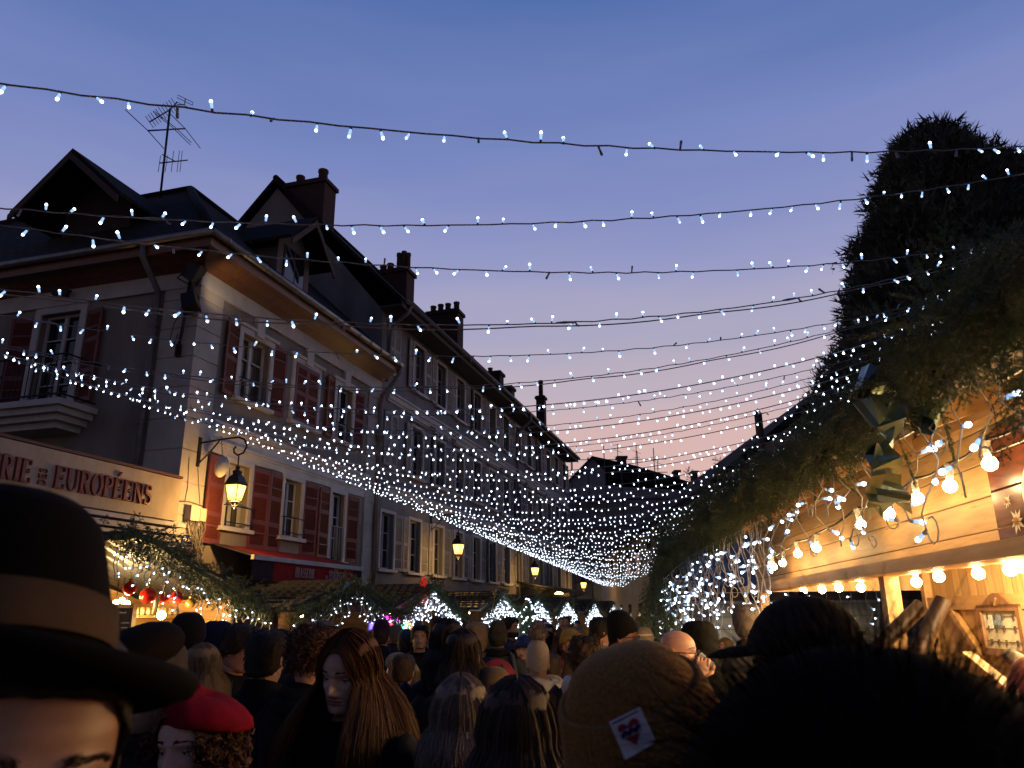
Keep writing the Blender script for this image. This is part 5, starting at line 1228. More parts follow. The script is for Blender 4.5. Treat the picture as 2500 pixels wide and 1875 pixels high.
# contents of the bright stall
def fo(px, py, o): q = on_o(px, py, o); return FW(q[0], o, q[1])
MN = thing('menu_board', 'chalk menu board with pale handwriting and a lit wooden frame', 'menu board', fo(300, 1600, 2.0))
a, c = fo(277, 1484, 2.0), fo(330, 1700, 2.0); sa, sc_ = on_o(277, 1484, 2.0), on_o(322, 1484, 2.0)
mb = MB(); fbox(mb, sa[0], sc_[0], 1.97, 2.0, 1.2, sa[1]); obj('slate', mb, surf('chalk slate', (.05, .05, .05), scale=6, rough=.8), MN)
mb = MB(); fbox(mb, sa[0] - .06, sa[0] - .002, 1.96, 2.02, 1.18, sa[1] + .05); fbox(mb, sc_[0] + .002, sc_[0] + .08, 1.96, 2.02, 1.18, sa[1] + .05); fbox(mb, sa[0], sc_[0], 1.965, 2.015, sa[1] + .001, sa[1] + .05); obj('frame', mb, M_PINEB, MN)
mb = MB(); sm_ = (sa[0] + sc_[0]) / 2; wd_ = sc_[0] - sa[0]
for z, n_, amp in ((.06, .4, .012), (.19, .9, .014), (.25, .75, .004), (.31, .85, .014), (.37, .25, .012), (.42, .6, .004), (.47, .6, .012), (.53, .25, .012)):
    xs = np.linspace(-n_ / 2, n_ / 2, 46) * wd_; mb.tube([FW(sm_ + x, 2.004, sa[1] - z + amp * math.sin(j * 2.3) * math.sin(j * .9)) for j, x in enumerate(xs)], .006, 4)
obj('handwriting', mb, surf('chalk', (.8, .78, .7), scale=20, rough=.9), MN)
M_BAUB = surf('red glass bauble', (.55, .02, .015), (.5, .018, .012), scale=3, rough=.12, bump=0); M_BAUG = surf('gold glass bauble', (.6, .36, .10), (.5, .3, .08), scale=3, rough=.15, bump=0, metal=.7)
for (px, py, r, g_), lab in zip(((362, 1454, .15, 0), (317, 1436, .12, 0), (430, 1460, .13, 0), (398, 1462, .10, 0), (464, 1473, .10, 1)), ('large glossy red bauble, biggest of the stall baubles', 'dark red bauble beside the stall roof brace', 'glossy red bauble close under the garland', 'small red bauble above the bare bulb', 'gold bauble hanging under the garland')):
    p_ = fo(px, py, 2.05); bb = thing('bauble', lab, 'bauble', p_, 'hanging baubles')
    r *= .75; mb = MB(); mb.ball(p_, r, 18, 12); obj('globe', mb, M_BAUG if g_ else M_BAUB, bb); mb = MB(); mb.lathe([(.03, r * .96), (.03, r + .03)], 8, p_); mb.tube([p_ + Z_ * r, p_ + Z_ * (r + .35)], .004, 4); obj('cap', mb, M_BAUG, bb)
p_ = fo(394, 1502, 2.0); sb = thing('bare_bulb', 'bright bare bulb on a cord inside the bauble stall', 'lamp', p_)
mb = MB(); mb.ball(p_, .06, 12, 8); obj('globe', mb, M_GLOBE, sb); mb = MB(); mb.tube([p_ + Z_ * .05, p_ + Z_ * .6], .012, 5); obj('cord', mb, M_IRON, sb)
for dp, w_ in ((np.zeros(3) - Z_ * .12 + O_ * .05, 90), (fo(300, 1470, 1.5) - p_, 110)):
    ld = bpy.data.lights.new('stall_light', 'POINT'); ld.energy = w_; ld.color = (1, .66, .24); ld.shadow_soft_size = .06
    lo = bpy.data.objects.new('stall_light', ld); COL.objects.link(lo); lo.parent = sb; lo.location = dp.tolist()
for k, (px, py) in enumerate(((283, 1472), (298, 1466), (310, 1474))):
    q_ = fo(px, py, 1.9); c_ = thing('spot_bulb', 'small lit bulb above the menu board', 'lamp', q_, 'small bulbs above the menu board'); mb = MB(); mb.ball(q_, .04, 10, 8); obj('globe', mb, M_GLOBE, c_); mb = MB(); mb.tube([q_, q_ + Z_ * .3], .006, 4); obj('cord', mb, M_IRON, c_)
CC = thing('candy_cane', 'tall pale candy cane decoration hanging in the bauble stall', 'decoration', fo(382, 1480, 2.05))
mb = MB(); mb.tube([fo(x, y, 2.05) for x, y in ((378, 1504), (381, 1480), (385, 1458), (384, 1448), (378, 1446), (374, 1454), (373, 1462))], .035, 8); obj('stick', mb, surf('pale cane', (.7, .6, .4), scale=10, rough=.4), CC)
SHF = thing('goods_shelf', 'low shelf with a row of pale jars inside the bauble stall', 'shelf', fo(370, 1510, 1.0))
q1, q2 = on_o(325, 1502, 1.2), on_o(440, 1502, 1.2)
mb = MB(); fbox(mb, q1[0], q2[0], 1.0, 1.3, q1[1] - .04, q1[1]); fbox(mb, q1[0], q2[0], .95, 1.0, .6, q1[1] - .04); obj('board', mb, M_STALLW, SHF)
for s in np.arange(q1[0] + .05, q2[0], .12):
    j = thing('jar', 'small pale jar in the row on the bauble stall shelf', 'jar', FW(s, 1.2, q1[1]), 'pale jars on the shelf'); mb = MB(); mb.lathe([(.035, 0), (.042, .02), (.042, .07), (.03, .09)], 8, FW(s, 1.2, q1[1])); obj('glass', mb, M_BUFF, j); mb = MB(); mb.lathe([(.033, .09), (.033, .11)], 8, FW(s, 1.2, q1[1])); obj('lid', mb, M_PINEB, j)
# neon signs, red figure, small lit tree
def neon(name, label, px_pts, o, col, strength, r=.02):
    t_ = thing(name, label, 'neon sign', fo(*px_pts[0][0], o)); mb = MB()
    for pts in px_pts: mb.tube([fo(x, y, o) for x, y in pts], r, 6)
    obj('tube', mb, glow(label, col, strength), t_); mb = MB(); s_ = [on_o(x, y, o) for p in px_pts for x, y in p]; ss = [q[0] for q in s_]; zz = [q[1] for q in s_]
    fbox(mb, min(ss) - .05, max(ss) + .05, o - .06, o - .03, min(zz) - .04, max(zz) + .04); obj('backing', mb, M_GREY, t_)
wig = lambda x0, x1, y, a, n: [(x0 + (x1 - x0) * k / n, y + a * math.sin(k * 2.1) * (1 if k % 3 else .5)) for k in range(n + 1)]
neon('neon_sign', 'bright magenta neon script sign', [wig(937, 955, 1511, 8, 12), wig(959, 973, 1511, 8, 10)], 2.3, (1, .06, .75), 9, .035)
neon('neon_sign', 'tall violet and blue neon panel', [[(906, 1522), (905, 1536)], [(911, 1521), (909, 1530)]], 2.3, (.12, .08, 1), 5, .03)
neon('neon_sign', 'red neon figure sign', [[(955, 1523), (958, 1533), (955, 1545)], [(962, 1524), (964, 1532)]], 2.3, (1, .08, .10), 4, .03)
neon('neon_sign', 'green neon sign of upright strokes', [[(970, 1522), (971, 1528)], [(982, 1523), (984, 1540)], [(988, 1522), (987, 1538)]], 2.3, (.05, 1, .45), 3, .03)
neon('neon_sign', 'yellow neon ring sign', [[(999 + 8 * math.cos(a), 1532 + 9 * math.sin(a)) for a in np.linspace(0, 2 * PI, 15)]], 2.3, (1, .6, .06), 4, .022)
RF = thing('lit_figure', 'small red glittering figure standing on the garland peak', 'decoration', fo(1033, 1470, 2.6))
mb = MB(); b0 = fo(1033, 1478, 2.6); mb.lathe([(.02, 0), (.13, .05), (.10, .3), (.05, .42), (.08, .48), (.07, .58), (.02, .66)], 10, b0); obj('body', mb, glow('red figure', (.9, .04, .03), .35), RF)
CT = thing('small_lit_tree', 'cone of white lights standing on the street near the far stalls', 'christmas tree', fo(1288, 1560, 3.6))
c_ = fo(1288, 1520, 3.4); bz = c_.copy(); bz[2] = .9
mb = MB(); mb.lathe([(.75, 0), (.5, .55), (.25, 1.0), (.02, 1.45)], 14, bz); obj('foliage', mb, M_FIR, CT); mb = MB(); mb.tube([(bz[0], bz[1], 0), (bz[0], bz[1], .95)], .08, 8); obj('trunk', mb, M_DARKW, CT)
mb = MB()
for k in range(170):
    q = RNG.random() ** .7; a = k * 2.4; r = .78 * q + .03; mb.ball((bz[0] + r * math.cos(a), bz[1] + r * math.sin(a), bz[2] + 1.45 * (1 - q)), .02, 6, 4)
o_ = obj('bulb', mb, M_LED, CT); o_['kind'] = 'stuff'
GB_ = thing('gold_bow', 'small gold bow on the garland in front of the grey terrace', 'bow', fo(1206, 1450, 2.8))
mb = MB(); c_ = fo(1206, 1452, 2.8)
for a in (.6, 2.5): mb.tube([c_, c_ + U_ * .22 * math.cos(a) + Z_ * .2 * math.sin(a), c_ + U_ * .3 * math.cos(a) + Z_ * .05, c_], .03, 6)
obj('loop', mb, M_BAUG, GB_); mb = MB(); mb.tube([c_, c_ - Z_ * .2 + U_ * .06, c_ - Z_ * .4], .03, 6); obj('tail', mb, M_BAUG, GB_)
GF = thing('foil_bow', 'small green foil bow on the garland below the red awning', 'bow', fo(836, 1445, 2.8)); c_ = fo(836, 1440, 2.8); mb = MB()
for a in (.5, 1.6, 2.7): mb.poly([c_, c_ + U_ * .2 * math.cos(a) + Z_ * .22 * math.sin(a) + O_ * .06, c_ + U_ * .24 * math.cos(a + .4) + Z_ * .2 * math.sin(a + .4)], O_ * .01)
obj('loop', mb, M_FOIL, GF); mb = MB(); mb.poly([c_, c_ + U_ * .10 - Z_ * .35, c_ + U_ * .02 - Z_ * .5, c_ - U_ * .05 - Z_ * .2], O_ * .01); obj('tail', mb, M_FOIL, GF)
# ------------------------------------------------------------------ people: one lofted body each (standing height 1.72, face towards -y), clothes and hair as its children
BT = np.array([  # z, front, back, half width
    (.84, .08, .09, .13), (.92, .115, .125, .165), (1.05, .105, .105, .145), (1.2, .115, .115, .165), (1.32, .105, .115, .18), (1.385, .08, .105, .175), (1.42, .058, .092, .14),
    (1.445, .040, .085, .085), (1.465, .036, .078, .062), (1.495, .042, .078, .057), (1.499, .060, .079, .058), (1.502, .082, .080, .055), (1.509, .094, .081, .057), (1.520, .095, .083, .062),
    (1.532, .092, .085, .066), (1.56, .094, .090, .0695), (1.59, .095, .096, .0725), (1.612, .094, .099, .0745), (1.626, .098, .100, .0755), (1.65, .097, .100, .0765), (1.672, .088, .096, .073),
    (1.69, .072, .085, .064), (1.704, .052, .066, .050), (1.713, .030, .042, .032), (1.718, .008, .014, .010)])
def spw(a, e): return np.sign(a) * np.abs(a) ** e
def bp_(th, z, off=0.0, e=None):
    """points of the body shell at angle th (0 = front) and height z, pushed out by off"""
    th, z = np.broadcast_arrays(np.asarray(th, float), np.asarray(z, float))
    f, b_, w = (np.interp(z, BT[:, 0], BT[:, j]) for j in (1, 2, 3))
    e = np.where(z > 1.5, .92, .8)
    x = (w + off) * spw(np.sin(th), e); c = np.cos(th); y = np.where(c > 0, -(f + off) * spw(np.maximum(c, 0), e), (b_ + off) * spw(np.maximum(-c, 0), e))
    zz = z + off * np.clip((z - 1.62) / .09, 0, 1)
    return np.stack([x, y, zz], -1)
G_ = lambda a, s: np.exp(-(a / s) ** 2)
def feat(x, z, fem=0):
    """how far the face stands out from the plain shell"""
    ax = np.abs(x)
    nz_ = np.interp(z, [1.553, 1.560, 1.568, 1.576, 1.59, 1.605, 1.618, 1.63], [0, .010, .023, .025, .0185, .011, .004, 0]); nw = np.interp(z, [1.556, 1.566, 1.58, 1.61], [.017, .0155, .011, .009])
    d = nz_ * G_(x, nw) + .006 * G_(ax - .014, .006) * G_(z - 1.565, .007)
    d = d - .0105 * G_(ax - .033, .016) * G_(z - 1.606, .011) + .0042 * G_(ax - .026, .024) * G_(z - 1.627, .008) + .004 * G_(ax - .044, .018) * G_(z - 1.583, .014)
    d = d + .0055 * G_(x, .019) * (G_(z - 1.547, .0042) + 1.1 * G_(z - 1.5375, .0045)) - .004 * G_(x, .022) * G_(z - 1.5425, .0022) - .003 * G_(x, .015) * G_(z - 1.528, .005)
    d = d + .004 * G_(x, .02) * G_(z - 1.512, .01) - .003 * G_(x, .004) * G_(z - 1.556, .005)
    return d
class Head:
    def __init__(s, yaw=0, pitch=0, roll=0): s.R = rotz(yaw) @ rotx(pitch) @ roty(roll); s.id = not (yaw or pitch or roll)
    def __call__(s, v):
        v = np.asarray(v, float)
        if s.id: return v
        k = np.clip((v[..., 2] - 1.44) / .055, 0, 1)[..., None]; pv = np.array([0, .0, 1.47])
        return v * (1 - k) + ((v - pv) @ s.R.T + pv) * k
def grid(mb, V, mi=0, closed=True, cap=False, smooth=True):
    """V (rings, n, 3)"""
    k, n, _ = V.shape; fs = []
    for i in range(k - 1):
        for j in range(n if closed else n - 1): fs.append((i * n + j, i * n + (j + 1) % n, (i + 1) * n + (j + 1) % n, (i + 1) * n + j))
    if cap: fs.append(tuple(range((k - 1) * n, k * n)))
    mi_ = mi; o = len(mb.f); mb.add(V.reshape(-1, 3), fs, 0 if callable(mi) else mi, smooth)
    if callable(mi):
        for q in range(o, len(mb.f)): mb.m[q] = mi(q - o)
SKIN = {'fair': (.50, .30, .22), 'rosy': (.52, .27, .19), 'tan': (.50, .28, .17), 'pale': (.56, .38, .30)}
M_EYEW = surf('eye white', (.62, .58, .54), (.56, .5, .47), scale=30, rough=.2, bump=0); M_IRIS = surf('brown iris', (.05, .028, .015), scale=90, rough=.1, bump=0); M_LASH = surf('lash line', (.012, .009, .008), rough=.7, bump=0)
def lipm(fem): return surf('lips f', (.34, .11, .10), (.28, .09, .085), scale=40, rough=.4, bump=.1) if fem else surf('lips m', (.36, .17, .13), (.3, .13, .1), scale=40, rough=.5, bump=.1)
def body_mesh(hd, res, skin, browcol, fem, stubble=None):
    nth = {2: 112, 1: 44, 0: 18}[res]; t = np.arange(nth) / nth * 2 * PI; th = t - (.62 if res == 2 else .45 if res else .2) * np.sin(t)
    zs = np.r_[np.linspace(.84, 1.44, 9 if res else 5), np.linspace(1.45, 1.496, 6 if res else 3), np.linspace(1.4985, 1.64, {2: 76, 1: 34, 0: 10}[res]), np.linspace(1.645, 1.718, {2: 18, 1: 10, 0: 6}[res])]
    V = bp_(th[None, :], zs[:, None]); fr = np.cos(th)[None, :] > 0
    if res: V[..., 1] -= np.where(fr, feat(V[..., 0], zs[:, None]), 0)
    if fem: k = G_(zs - 1.515, .05)[:, None]; V[..., 0] *= 1 - .07 * k
    mb = MB(); Vh = hd(V); n = nth
    cen = (V[:-1] + V[1:]) / 2; cen = (cen + np.roll(cen, -1, 1)) / 2
    def mat_i(q):
        if q >= (len(zs) - 1) * n: return 0
        c = cen[q // n, q % n]; x, z = abs(c[0]), c[2]
        if not res or c[1] > -.03: return 0
        if x < .0255 and abs(z - (1.5425 + .0015 * (x < .008))) < .0092 * (1 - (x / .026) ** 2): return 1
        za = 1.6275 + .006 * math.sin(min(1, x / .05) * PI * .7) - (.004 if x > .045 else 0)
        if res < 2 and .013 < x < .052 and abs(z - za) < (.0042 if x < .035 else .0028): return 2
        if stubble and z < 1.562 and (z < 1.55 - .3 * (x - .03) * (x > .03) or (x < .028 and z < 1.558) or x > .055): return 3
        return 0
    grid(mb, Vh, mat_i, cap=True); mb.f.append(tuple(range(n - 1, -1, -1))); mb.m.append(0); mb.sm.append(True)
    # ears
    if res:
        for sx in (-1, 1):
            e = MB(); e.ball((sx * .078, .012, 1.592), (.012, .021, .032), 10, 8, rot=rotz(sx * -.35)); mb.add(hd(e.verts()), e.f, 0, True)
    if res:
        yy = lambda x, z: bp_(math.asin(min(1, (x / np.interp(z, BT[:, 0], BT[:, 3])) ** (1 / .92))), z)[1] - float(feat(np.array(x), np.array(z)))
        for sx in (-1, 1):
            ye = yy(.0325, 1.606) + .0068; c = np.array([sx * .0325, ye, 1.606])
            e = MB(); e.ball(c, .0118, 14, 10, 3); mb.add(hd(e.verts()), e.f, 4, True)
            e = MB(); e.ball(c + [0, -.0075, -.0008], (.0058, .0048, .0058), 10, 8); mb.add(hd(e.verts()), e.f, 5, True)
            a = np.linspace(0, PI, 11)                                   # lids
            for z0, z1, mi, rr in ((12, 100, 0, .0132), (-78, -28, 0, .0128)):
                p = np.radians(np.linspace(z0, z1, 6)); q = c + rr * np.stack([np.cos(a)[None] * np.cos(p)[:, None], -np.sin(a)[None] * np.cos(p)[:, None], np.sin(p)[:, None] * np.ones(11)[None]], -1)
                grid(mb, hd(q), mi, closed=False)
            p = R_(10); q = c + .0136 * np.stack([np.cos(a) * math.cos(p), -np.sin(a) * math.cos(p), np.full(11, math.sin(p))], -1); e = MB(); e.tube(q, .0011 if not fem else .0017, 5); mb.add(hd(e.verts()), e.f, 6, True)
    if res == 2:
        q = np.random.default_rng(4); n = 170
        for sx in (-1, 1):
            u_ = q.random(n); xb = .012 + .040 * u_; hb = (.0042 - .0026 * u_) * q.uniform(-1, 1, n); zb = 1.6265 + .0065 * np.sin(np.minimum(1, xb / .05) * PI * .72) - .0035 * np.clip((xb - .044) / .008, 0, 1) + hb
            yb = np.array([yy(a_, b2) for a_, b2 in zip(xb, zb)]); r0 = np.stack([sx * xb, yb + .0004, zb], 1); up_ = np.where(u_ < .25, .006, .0025) - hb * .5
            r1 = np.stack([sx * (xb + .0055), yb - .0008 + .0012 * u_, zb + up_], 1); V = np.stack([r0, (r0 + r1) / 2 - np.array([0, .0012, 0]), r1], 1); k0 = len(mb.f); mb.ribbons(hd(V), np.full(n, .0011), 2)
    for sx in (-1, 1): mb.tube([(sx * .085, 0, .9), (sx * .09, 0, .5), (sx * .09, .01, .1)], [.07, .05, .035], 8)
    sk = skinm(SKIN[skin]); st = surf('stubble ' + skin, tuple(c * .72 for c in SKIN[skin]), tuple(c * .5 for c in SKIN[skin]), scale=60, rough=.7, bump=.2, bscale=400)
    return mb.mesh('person', [sk, lipm(fem), hairm(browcol), st, M_EYEW, M_IRIS, M_LASH])
def kid(name, mb, mats, par, label=None):
    o = bpy.data.objects.new(name, mb.mesh(name, mats)); COL.objects.link(o); o.parent = par
    if label: o['label'] = label
    return o
CT_ = np.array([(.60, .17, .17, .215), (.9, .165, .165, .205), (1.05, .15, .15, .195), (1.25, .155, .155, .215), (1.34, .14, .15, .225), (1.39, .11, .135, .205), (1.42, .09, .12, .165), (1.445, .078, .108, .115), (1.46, .074, .102, .092), (1.49, .078, .10, .088)])
def coat_mesh(kind, res, mats):
    mb = MB(); n = 40 if res == 2 else 26 if res else 14; th = np.arange(n) / n * 2 * PI; zs = np.linspace(.6, 1.49, 46 if res else 16)
    f, b_, w = (np.interp(zs, CT_[:, 0], CT_[:, j])[:, None] for j in (1, 2, 3))
    pf = (.014 * np.abs(np.sin(zs * 2 * PI / .17)) if kind == 'puffer' else .003 * np.sin(zs * 31))[:, None] * np.clip((1.43 - zs) / .1, 0, 1)[:, None]
    fold = .006 * np.sin(th * 5 + zs[:, None] * 9) * np.clip((1.4 - zs) / .2, 0, 1)[:, None]
    x = (w + pf + fold) * spw(np.sin(th), .8); c = np.cos(th); y = np.where(c > 0, -(f + pf + fold) * spw(np.maximum(c, 0), .8), (b_ + pf + fold) * spw(np.maximum(-c, 0), .8))
    V = np.stack([x, y, np.broadcast_to(zs[:, None], x.shape)], -1)
    V[-6:, :, 2] += .03 * np.clip(np.cos(th), -1, 1) * -1 * np.linspace(0, 1, 6)[:, None]
    grid(mb, V)
    inner = V[-1] * np.array([.8, .8, 1]) - np.array([0, 0, .05]); grid(mb, np.stack([V[-1], inner]))
    for sx in (-1, 1):
        q = np.linspace(0, 1, 15 if res else 7); P = np.array([(sx * .16, .0, 1.37), (sx * .235, .01, 1.30), (sx * .275, .03, 1.12), (sx * .29, .035, 1.06), (sx * .255, -.05, .99), (sx * .19, -.125, .93)])
        pk = np.stack([np.interp(q, np.linspace(0, 1, 6), P[:, j]) for j in range(3)], 1); r = np.interp(q, [0, .2, .55, .8, 1], [.085, .078, .064, .06, .052])
        if kind == 'puffer': r = r + .008 * np.abs(np.sin(q * 22))
        mb.tube(pk, r, 12 if res else 8)
    return mb.mesh('coat', mats)
def trouser_mesh(mat):
    mb = MB()
    for sx in (-1, 1): mb.tube([(sx * .08, 0, .95), (sx * .092, -.005, .75), (sx * .095, 0, .5), (sx * .095, .01, .06)], [.105, .1, .075, .06], 10)
    return mb.mesh('trousers', mat)
def boot_mesh(mat):
    mb = MB()
    for sx in (-1, 1): mb.ball((sx * .095, -.05, .045), (.05, .135, .045), 10, 6); mb.tube([(sx * .095, .01, .03), (sx * .095, .01, .2)], [.055, .058], 10)
    return mb.mesh('boots', mat)
M_TRO = cloth((.02, .022, .03), 'dark trouser cloth'); M_BOOT = surf('black boot leather', (.015, .013, .012), scale=8, rough=.45)
TRO = trouser_mesh(M_TRO); BOO = boot_mesh(M_BOOT); COATS = {}
HL = lambda pts: (np.radians([p[0] for p in pts]), [p[1] for p in pts])
LINE_SHORT = HL([(0, 1.672), (30, 1.668), (50, 1.652), (66, 1.60), (84, 1.585), (98, 1.568), (130, 1.53), (180, 1.522)])
LINE_LONG = HL([(0, 1.685), (25, 1.675), (45, 1.64), (60, 1.58), (80, 1.54), (130, 1.50), (180, 1.49)])
def shell(mb, hd, off, line, nth, nz, top=1.718, noise=0, rib=0, nrib=40, lift=0, mi=0, seed=0, back=0):
    """a cap over the skull from the edge `line`(angle) up to the crown"""
    t = np.arange(nth) / nth * 2 * PI; a = np.where(t > PI, 2 * PI - t, t); zb = np.interp(a, line[0], line[1]) if not np.isscalar(line) else np.full(nth, line)
    q = np.linspace(0, 1, nz)[:, None] ** .85; z = zb[None] + (top - zb[None]) * q
    o = np.full_like(z, off)
    if noise: r = np.random.default_rng(seed + 5); ph = r.uniform(0, 6, 6); o = o + noise * (np.sin(t * 7 + z * 60 + ph[0]) + np.sin(t * 13 - z * 90 + ph[1]) + np.sin(t * 23 + z * 40 + ph[2])) / 2
    if rib: o = o + rib * np.cos(t * nrib)[None] * (1 - q ** 3)
    V = bp_(np.broadcast_to(t, z.shape), z, o)
    V[..., 2] += lift * np.clip((z - 1.62) / .1, 0, 1) ** 1.3; V[..., 1] += back * np.clip((z - 1.62) / .1, 0, 1) ** 1.5
    rim = V[0] * np.array([.93, .93, 1]); rim[:, 2] += .004
    grid(mb, hd(np.concatenate([rim[None], V])), mi, cap=True); return V
def long_path(ph, L_, k, spread, off, hd, wave=0.0, am=.0, fa=.62):
    """strand from the crown at azimuth ph down to height L_"""
    s = np.sign(ph); a = abs(ph); v_ = ((a - fa) / (PI - fa)) ** .8; rad = np.array([.0765, .1, .108]) + off; c0 = np.array([0, 0, 1.61]); e0 = bp_(ph, 1.59, off); rt_ = np.array([s * .004, -.082 + .155 * v_, 1.72]); tt = np.linspace(0, 1, 6)[:, None]
    D = ((rt_ - c0) / rad); D /= np.linalg.norm(D); E = (e0 - c0) / rad; P = c0 + (lambda q_: q_ / np.linalg.norm(q_, axis=1, keepdims=True))(D * (1 - tt) + E * tt) * rad; P[-1] = e0
    P = hd(P); e = P[-1]; q = np.linspace(0, 1, k - 6 + 1)[1:]; out = (e - np.array([0, .01, 0])) * np.array([1, 1, 0]); out = out / (np.linalg.norm(out) + 1e-6)
    sh = np.sin(np.minimum(q * 2.2, 1) * PI / 2)
    x = e[0] + out[0] * spread * sh + (.002 + am) * np.sin(q * 9 + ph * 5 + wave); y = e[1] + out[1] * spread * sh + (.05 if a > 1.7 else -.05) * sh * min(1, abs(a - 1.7) * 2) + (.002 + am) * np.cos(q * 8 + ph * 4 + wave * 1.3)
    return np.vstack([P, np.stack([x, y, e[2] + (L_ - e[2]) * q], 1)])
def hair_long(par, hd, col, L_, n, spread=.05, face=38, name='hair', col2=None, curl=0, seed=0):
    r = np.random.default_rng(seed + 11); mb = MB(); shell(mb, hd, .008, LINE_LONG, 40, 12, noise=.001)
    phs = np.r_[np.linspace(-PI, -R_(face), 34), np.linspace(R_(face), PI, 34)]
    for half in (phs[:34], phs[34:]):
        V = np.stack([long_path(p, L_ + .03 * math.sin(p * 9), 18, spread, .011, hd, fa=R_(face)) for p in half], 1); grid(mb, V, closed=False)
    if n:
        ph = r.uniform(R_(face), PI, n) * r.choice([-1, 1], n); P = np.stack([long_path(p, L_ + r.normal() * .035, 18, spread * r.uniform(.75, 1.2), .012 + .010 * r.random(), hd, r.uniform(0, 6), .003, R_(face)) for p in ph])
        if curl: q = np.linspace(0, 1, 18)[None, :, None]; w_ = r.uniform(0, 6, (n, 1, 1)); P = P + np.concatenate([np.sin(q * 26 + w_), np.cos(q * 26 + w_), 0 * q + 0 * w_], 2) * curl * np.clip(q * 2 - .4, 0, 1)
        mb.ribbons(P, r.uniform(.0014, .0032, n), 0)
    return kid(name, mb, hairm(col, col2), par)
def hair_short(par, hd, col, n=0, tall=.014, seed=0, line=LINE_SHORT, ln=.03):
    mb = MB(); shell(mb, hd, tall, line, 48, 14, noise=.0035, seed=seed)
    if n:
        r = np.random.default_rng(seed + 3); t = r.uniform(-PI, PI, n); zb = np.interp(np.abs(t), line[0], line[1]); z = zb + (1.716 - zb) * r.random(n) ** .8
        a = bp_(t, z, tall * .8); b_ = bp_(t + r.normal(size=n) * .25, z - ln * r.uniform(.2, 1.0, n), tall + .012 * r.random(n)); mid = (a + b_) / 2 + (a - np.array([0, 0, 1.6])) * .07
        mb.ribbons(hd(np.stack([a, mid, b_], 1)), r.uniform(.002, .004, n))
    return kid('hair', mb, hairm(col), par)
def hair_curly(par, hd, col, n, vol=.045, seed=0, low=1.50, ztop=1.714):
    mb = MB(); ln = (LINE_LONG[0], [max(low, z) for z in LINE_LONG[1]]); shell(mb, hd, vol * .6 if ztop > 1.7 else .012, ln, 48, 14, top=max(ztop, 1.69), noise=.01 if ztop > 1.7 else .003, seed=seed)
    r = np.random.default_rng(seed + 9); t = r.uniform(R_(28 if ztop > 1.7 else 50), PI, n) * r.choice([-1, 1], n); zb = np.interp(np.abs(t), ln[0], ln[1]); z = np.minimum(zb, ztop - .02) + (ztop - np.minimum(zb, ztop - .02)) * r.random(n)
    c = bp_(t, z, vol * .55); ax = r.normal(size=(n, 3)); ax /= np.linalg.norm(ax, axis=1, keepdims=True); b1 = np.cross(ax, r.normal(size=(n, 3))); b1 /= np.linalg.norm(b1, axis=1, keepdims=True); b2 = np.cross(ax, b1)
    a = np.linspace(0, 8, 12)[None, :, None]; rr = r.uniform(.008, .018, (n, 1, 1)); P = c[:, None] + rr * (np.cos(a) * b1[:, None] + np.sin(a) * b2[:, None]) + ax[:, None] * a * .004
    mb.ribbons(hd(P), r.uniform(.003, .006, n), taper=False); return kid('hair', mb, hairm(col), par)
def beanie(par, hd, col, name='beanie', cuff=True, lift=.03, front=1.640, backz=1.575, res=1, nrib=44, off=.013, mat=None, back=0):
    line = HL([(0, front), (60, front - .012), (100, (front + backz) / 2), (180, backz)]); mb = MB(); nth = 176 if res == 2 else 60; shell(mb, hd, off, line, nth, 22 if res else 10, rib=.0016 if res == 2 else 0, nrib=nrib, lift=lift, back=back)
    mt = mat or knit(col, 'knit %.3f %.3f %.3f' % col); bn = kid(name, mb, mt, par)
    if cuff:
        mb = MB(); t = np.arange(nth) / nth * 2 * PI; a = np.where(t > PI, 2 * PI - t, t); zb = np.interp(a, *line) - .006; R = []
        for dz, do in ((.004, .004), (0, .018), (.02, .0225), (.045, .0225), (.06, .018), (.058, .008)): R.append(bp_(t, np.minimum(zb + dz, 1.70), off - .011 + do + (.0014 * np.cos(t * nrib) if res == 2 else 0)))
        grid(mb, hd(np.stack(R))); kid('cuff', mb, mt, bn)
    return bn
def hood_up(par, hd, mat, off=.03, name='hood'):
    line = HL([(0, 1.70), (28, 1.68), (45, 1.62), (62, 1.54), (80, 1.47), (120, 1.44), (180, 1.44)]); mb = MB(); shell(mb, hd, off, line, 48, 14, noise=.003, lift=.012, back=.02); return kid(name, mb, mat, par)
def ringroll(mb, z, rx_, ry_, r, cy=.01, n=28, wob=.004, tilt=0):
    t = np.arange(n) / n * 2 * PI; mb.tube(np.stack([rx_ * np.sin(t), cy - ry_ * np.cos(t), z + wob * np.sin(t * 5) - tilt * np.cos(t)], 1), r, 10, closed=True)
def scarf(par, col, z=1.46, fat=.032):
    mb = MB(); ringroll(mb, z, .10, .10, fat, tilt=-.012); ringroll(mb, z - .035, .125, .12, fat * .9, tilt=-.012); return kid('scarf', mb, cloth(col), par)
def fur_collar(par, col, n, z=1.45, r=.05, name='fur_trim', ln=.05, rx_=.15, ry_=.14):
    mb = MB(); ringroll(mb, z, rx_, ry_, r, cy=.03, wob=.006, tilt=-.03); q = np.random.default_rng(3); t = q.uniform(0, 2 * PI, n); p = q.uniform(0, 2 * PI, n)
    c = np.stack([rx_ * np.sin(t), .03 - ry_ * np.cos(t), z + .03 * np.cos(t)], 1); d = np.stack([np.sin(t) * np.cos(p), -np.cos(t) * np.cos(p), np.sin(p)], 1); a = c + d * r * .9; b_ = a + d * ln * q.uniform(.4, 1, (n, 1)) + q.normal(size=(n, 3)) * .012
    mb.ribbons(np.stack([a, (a + b_) / 2 + q.normal(size=(n, 3)) * .004, b_], 1), q.uniform(.003, .006, n)); return kid(name, mb, hairm(col), par)
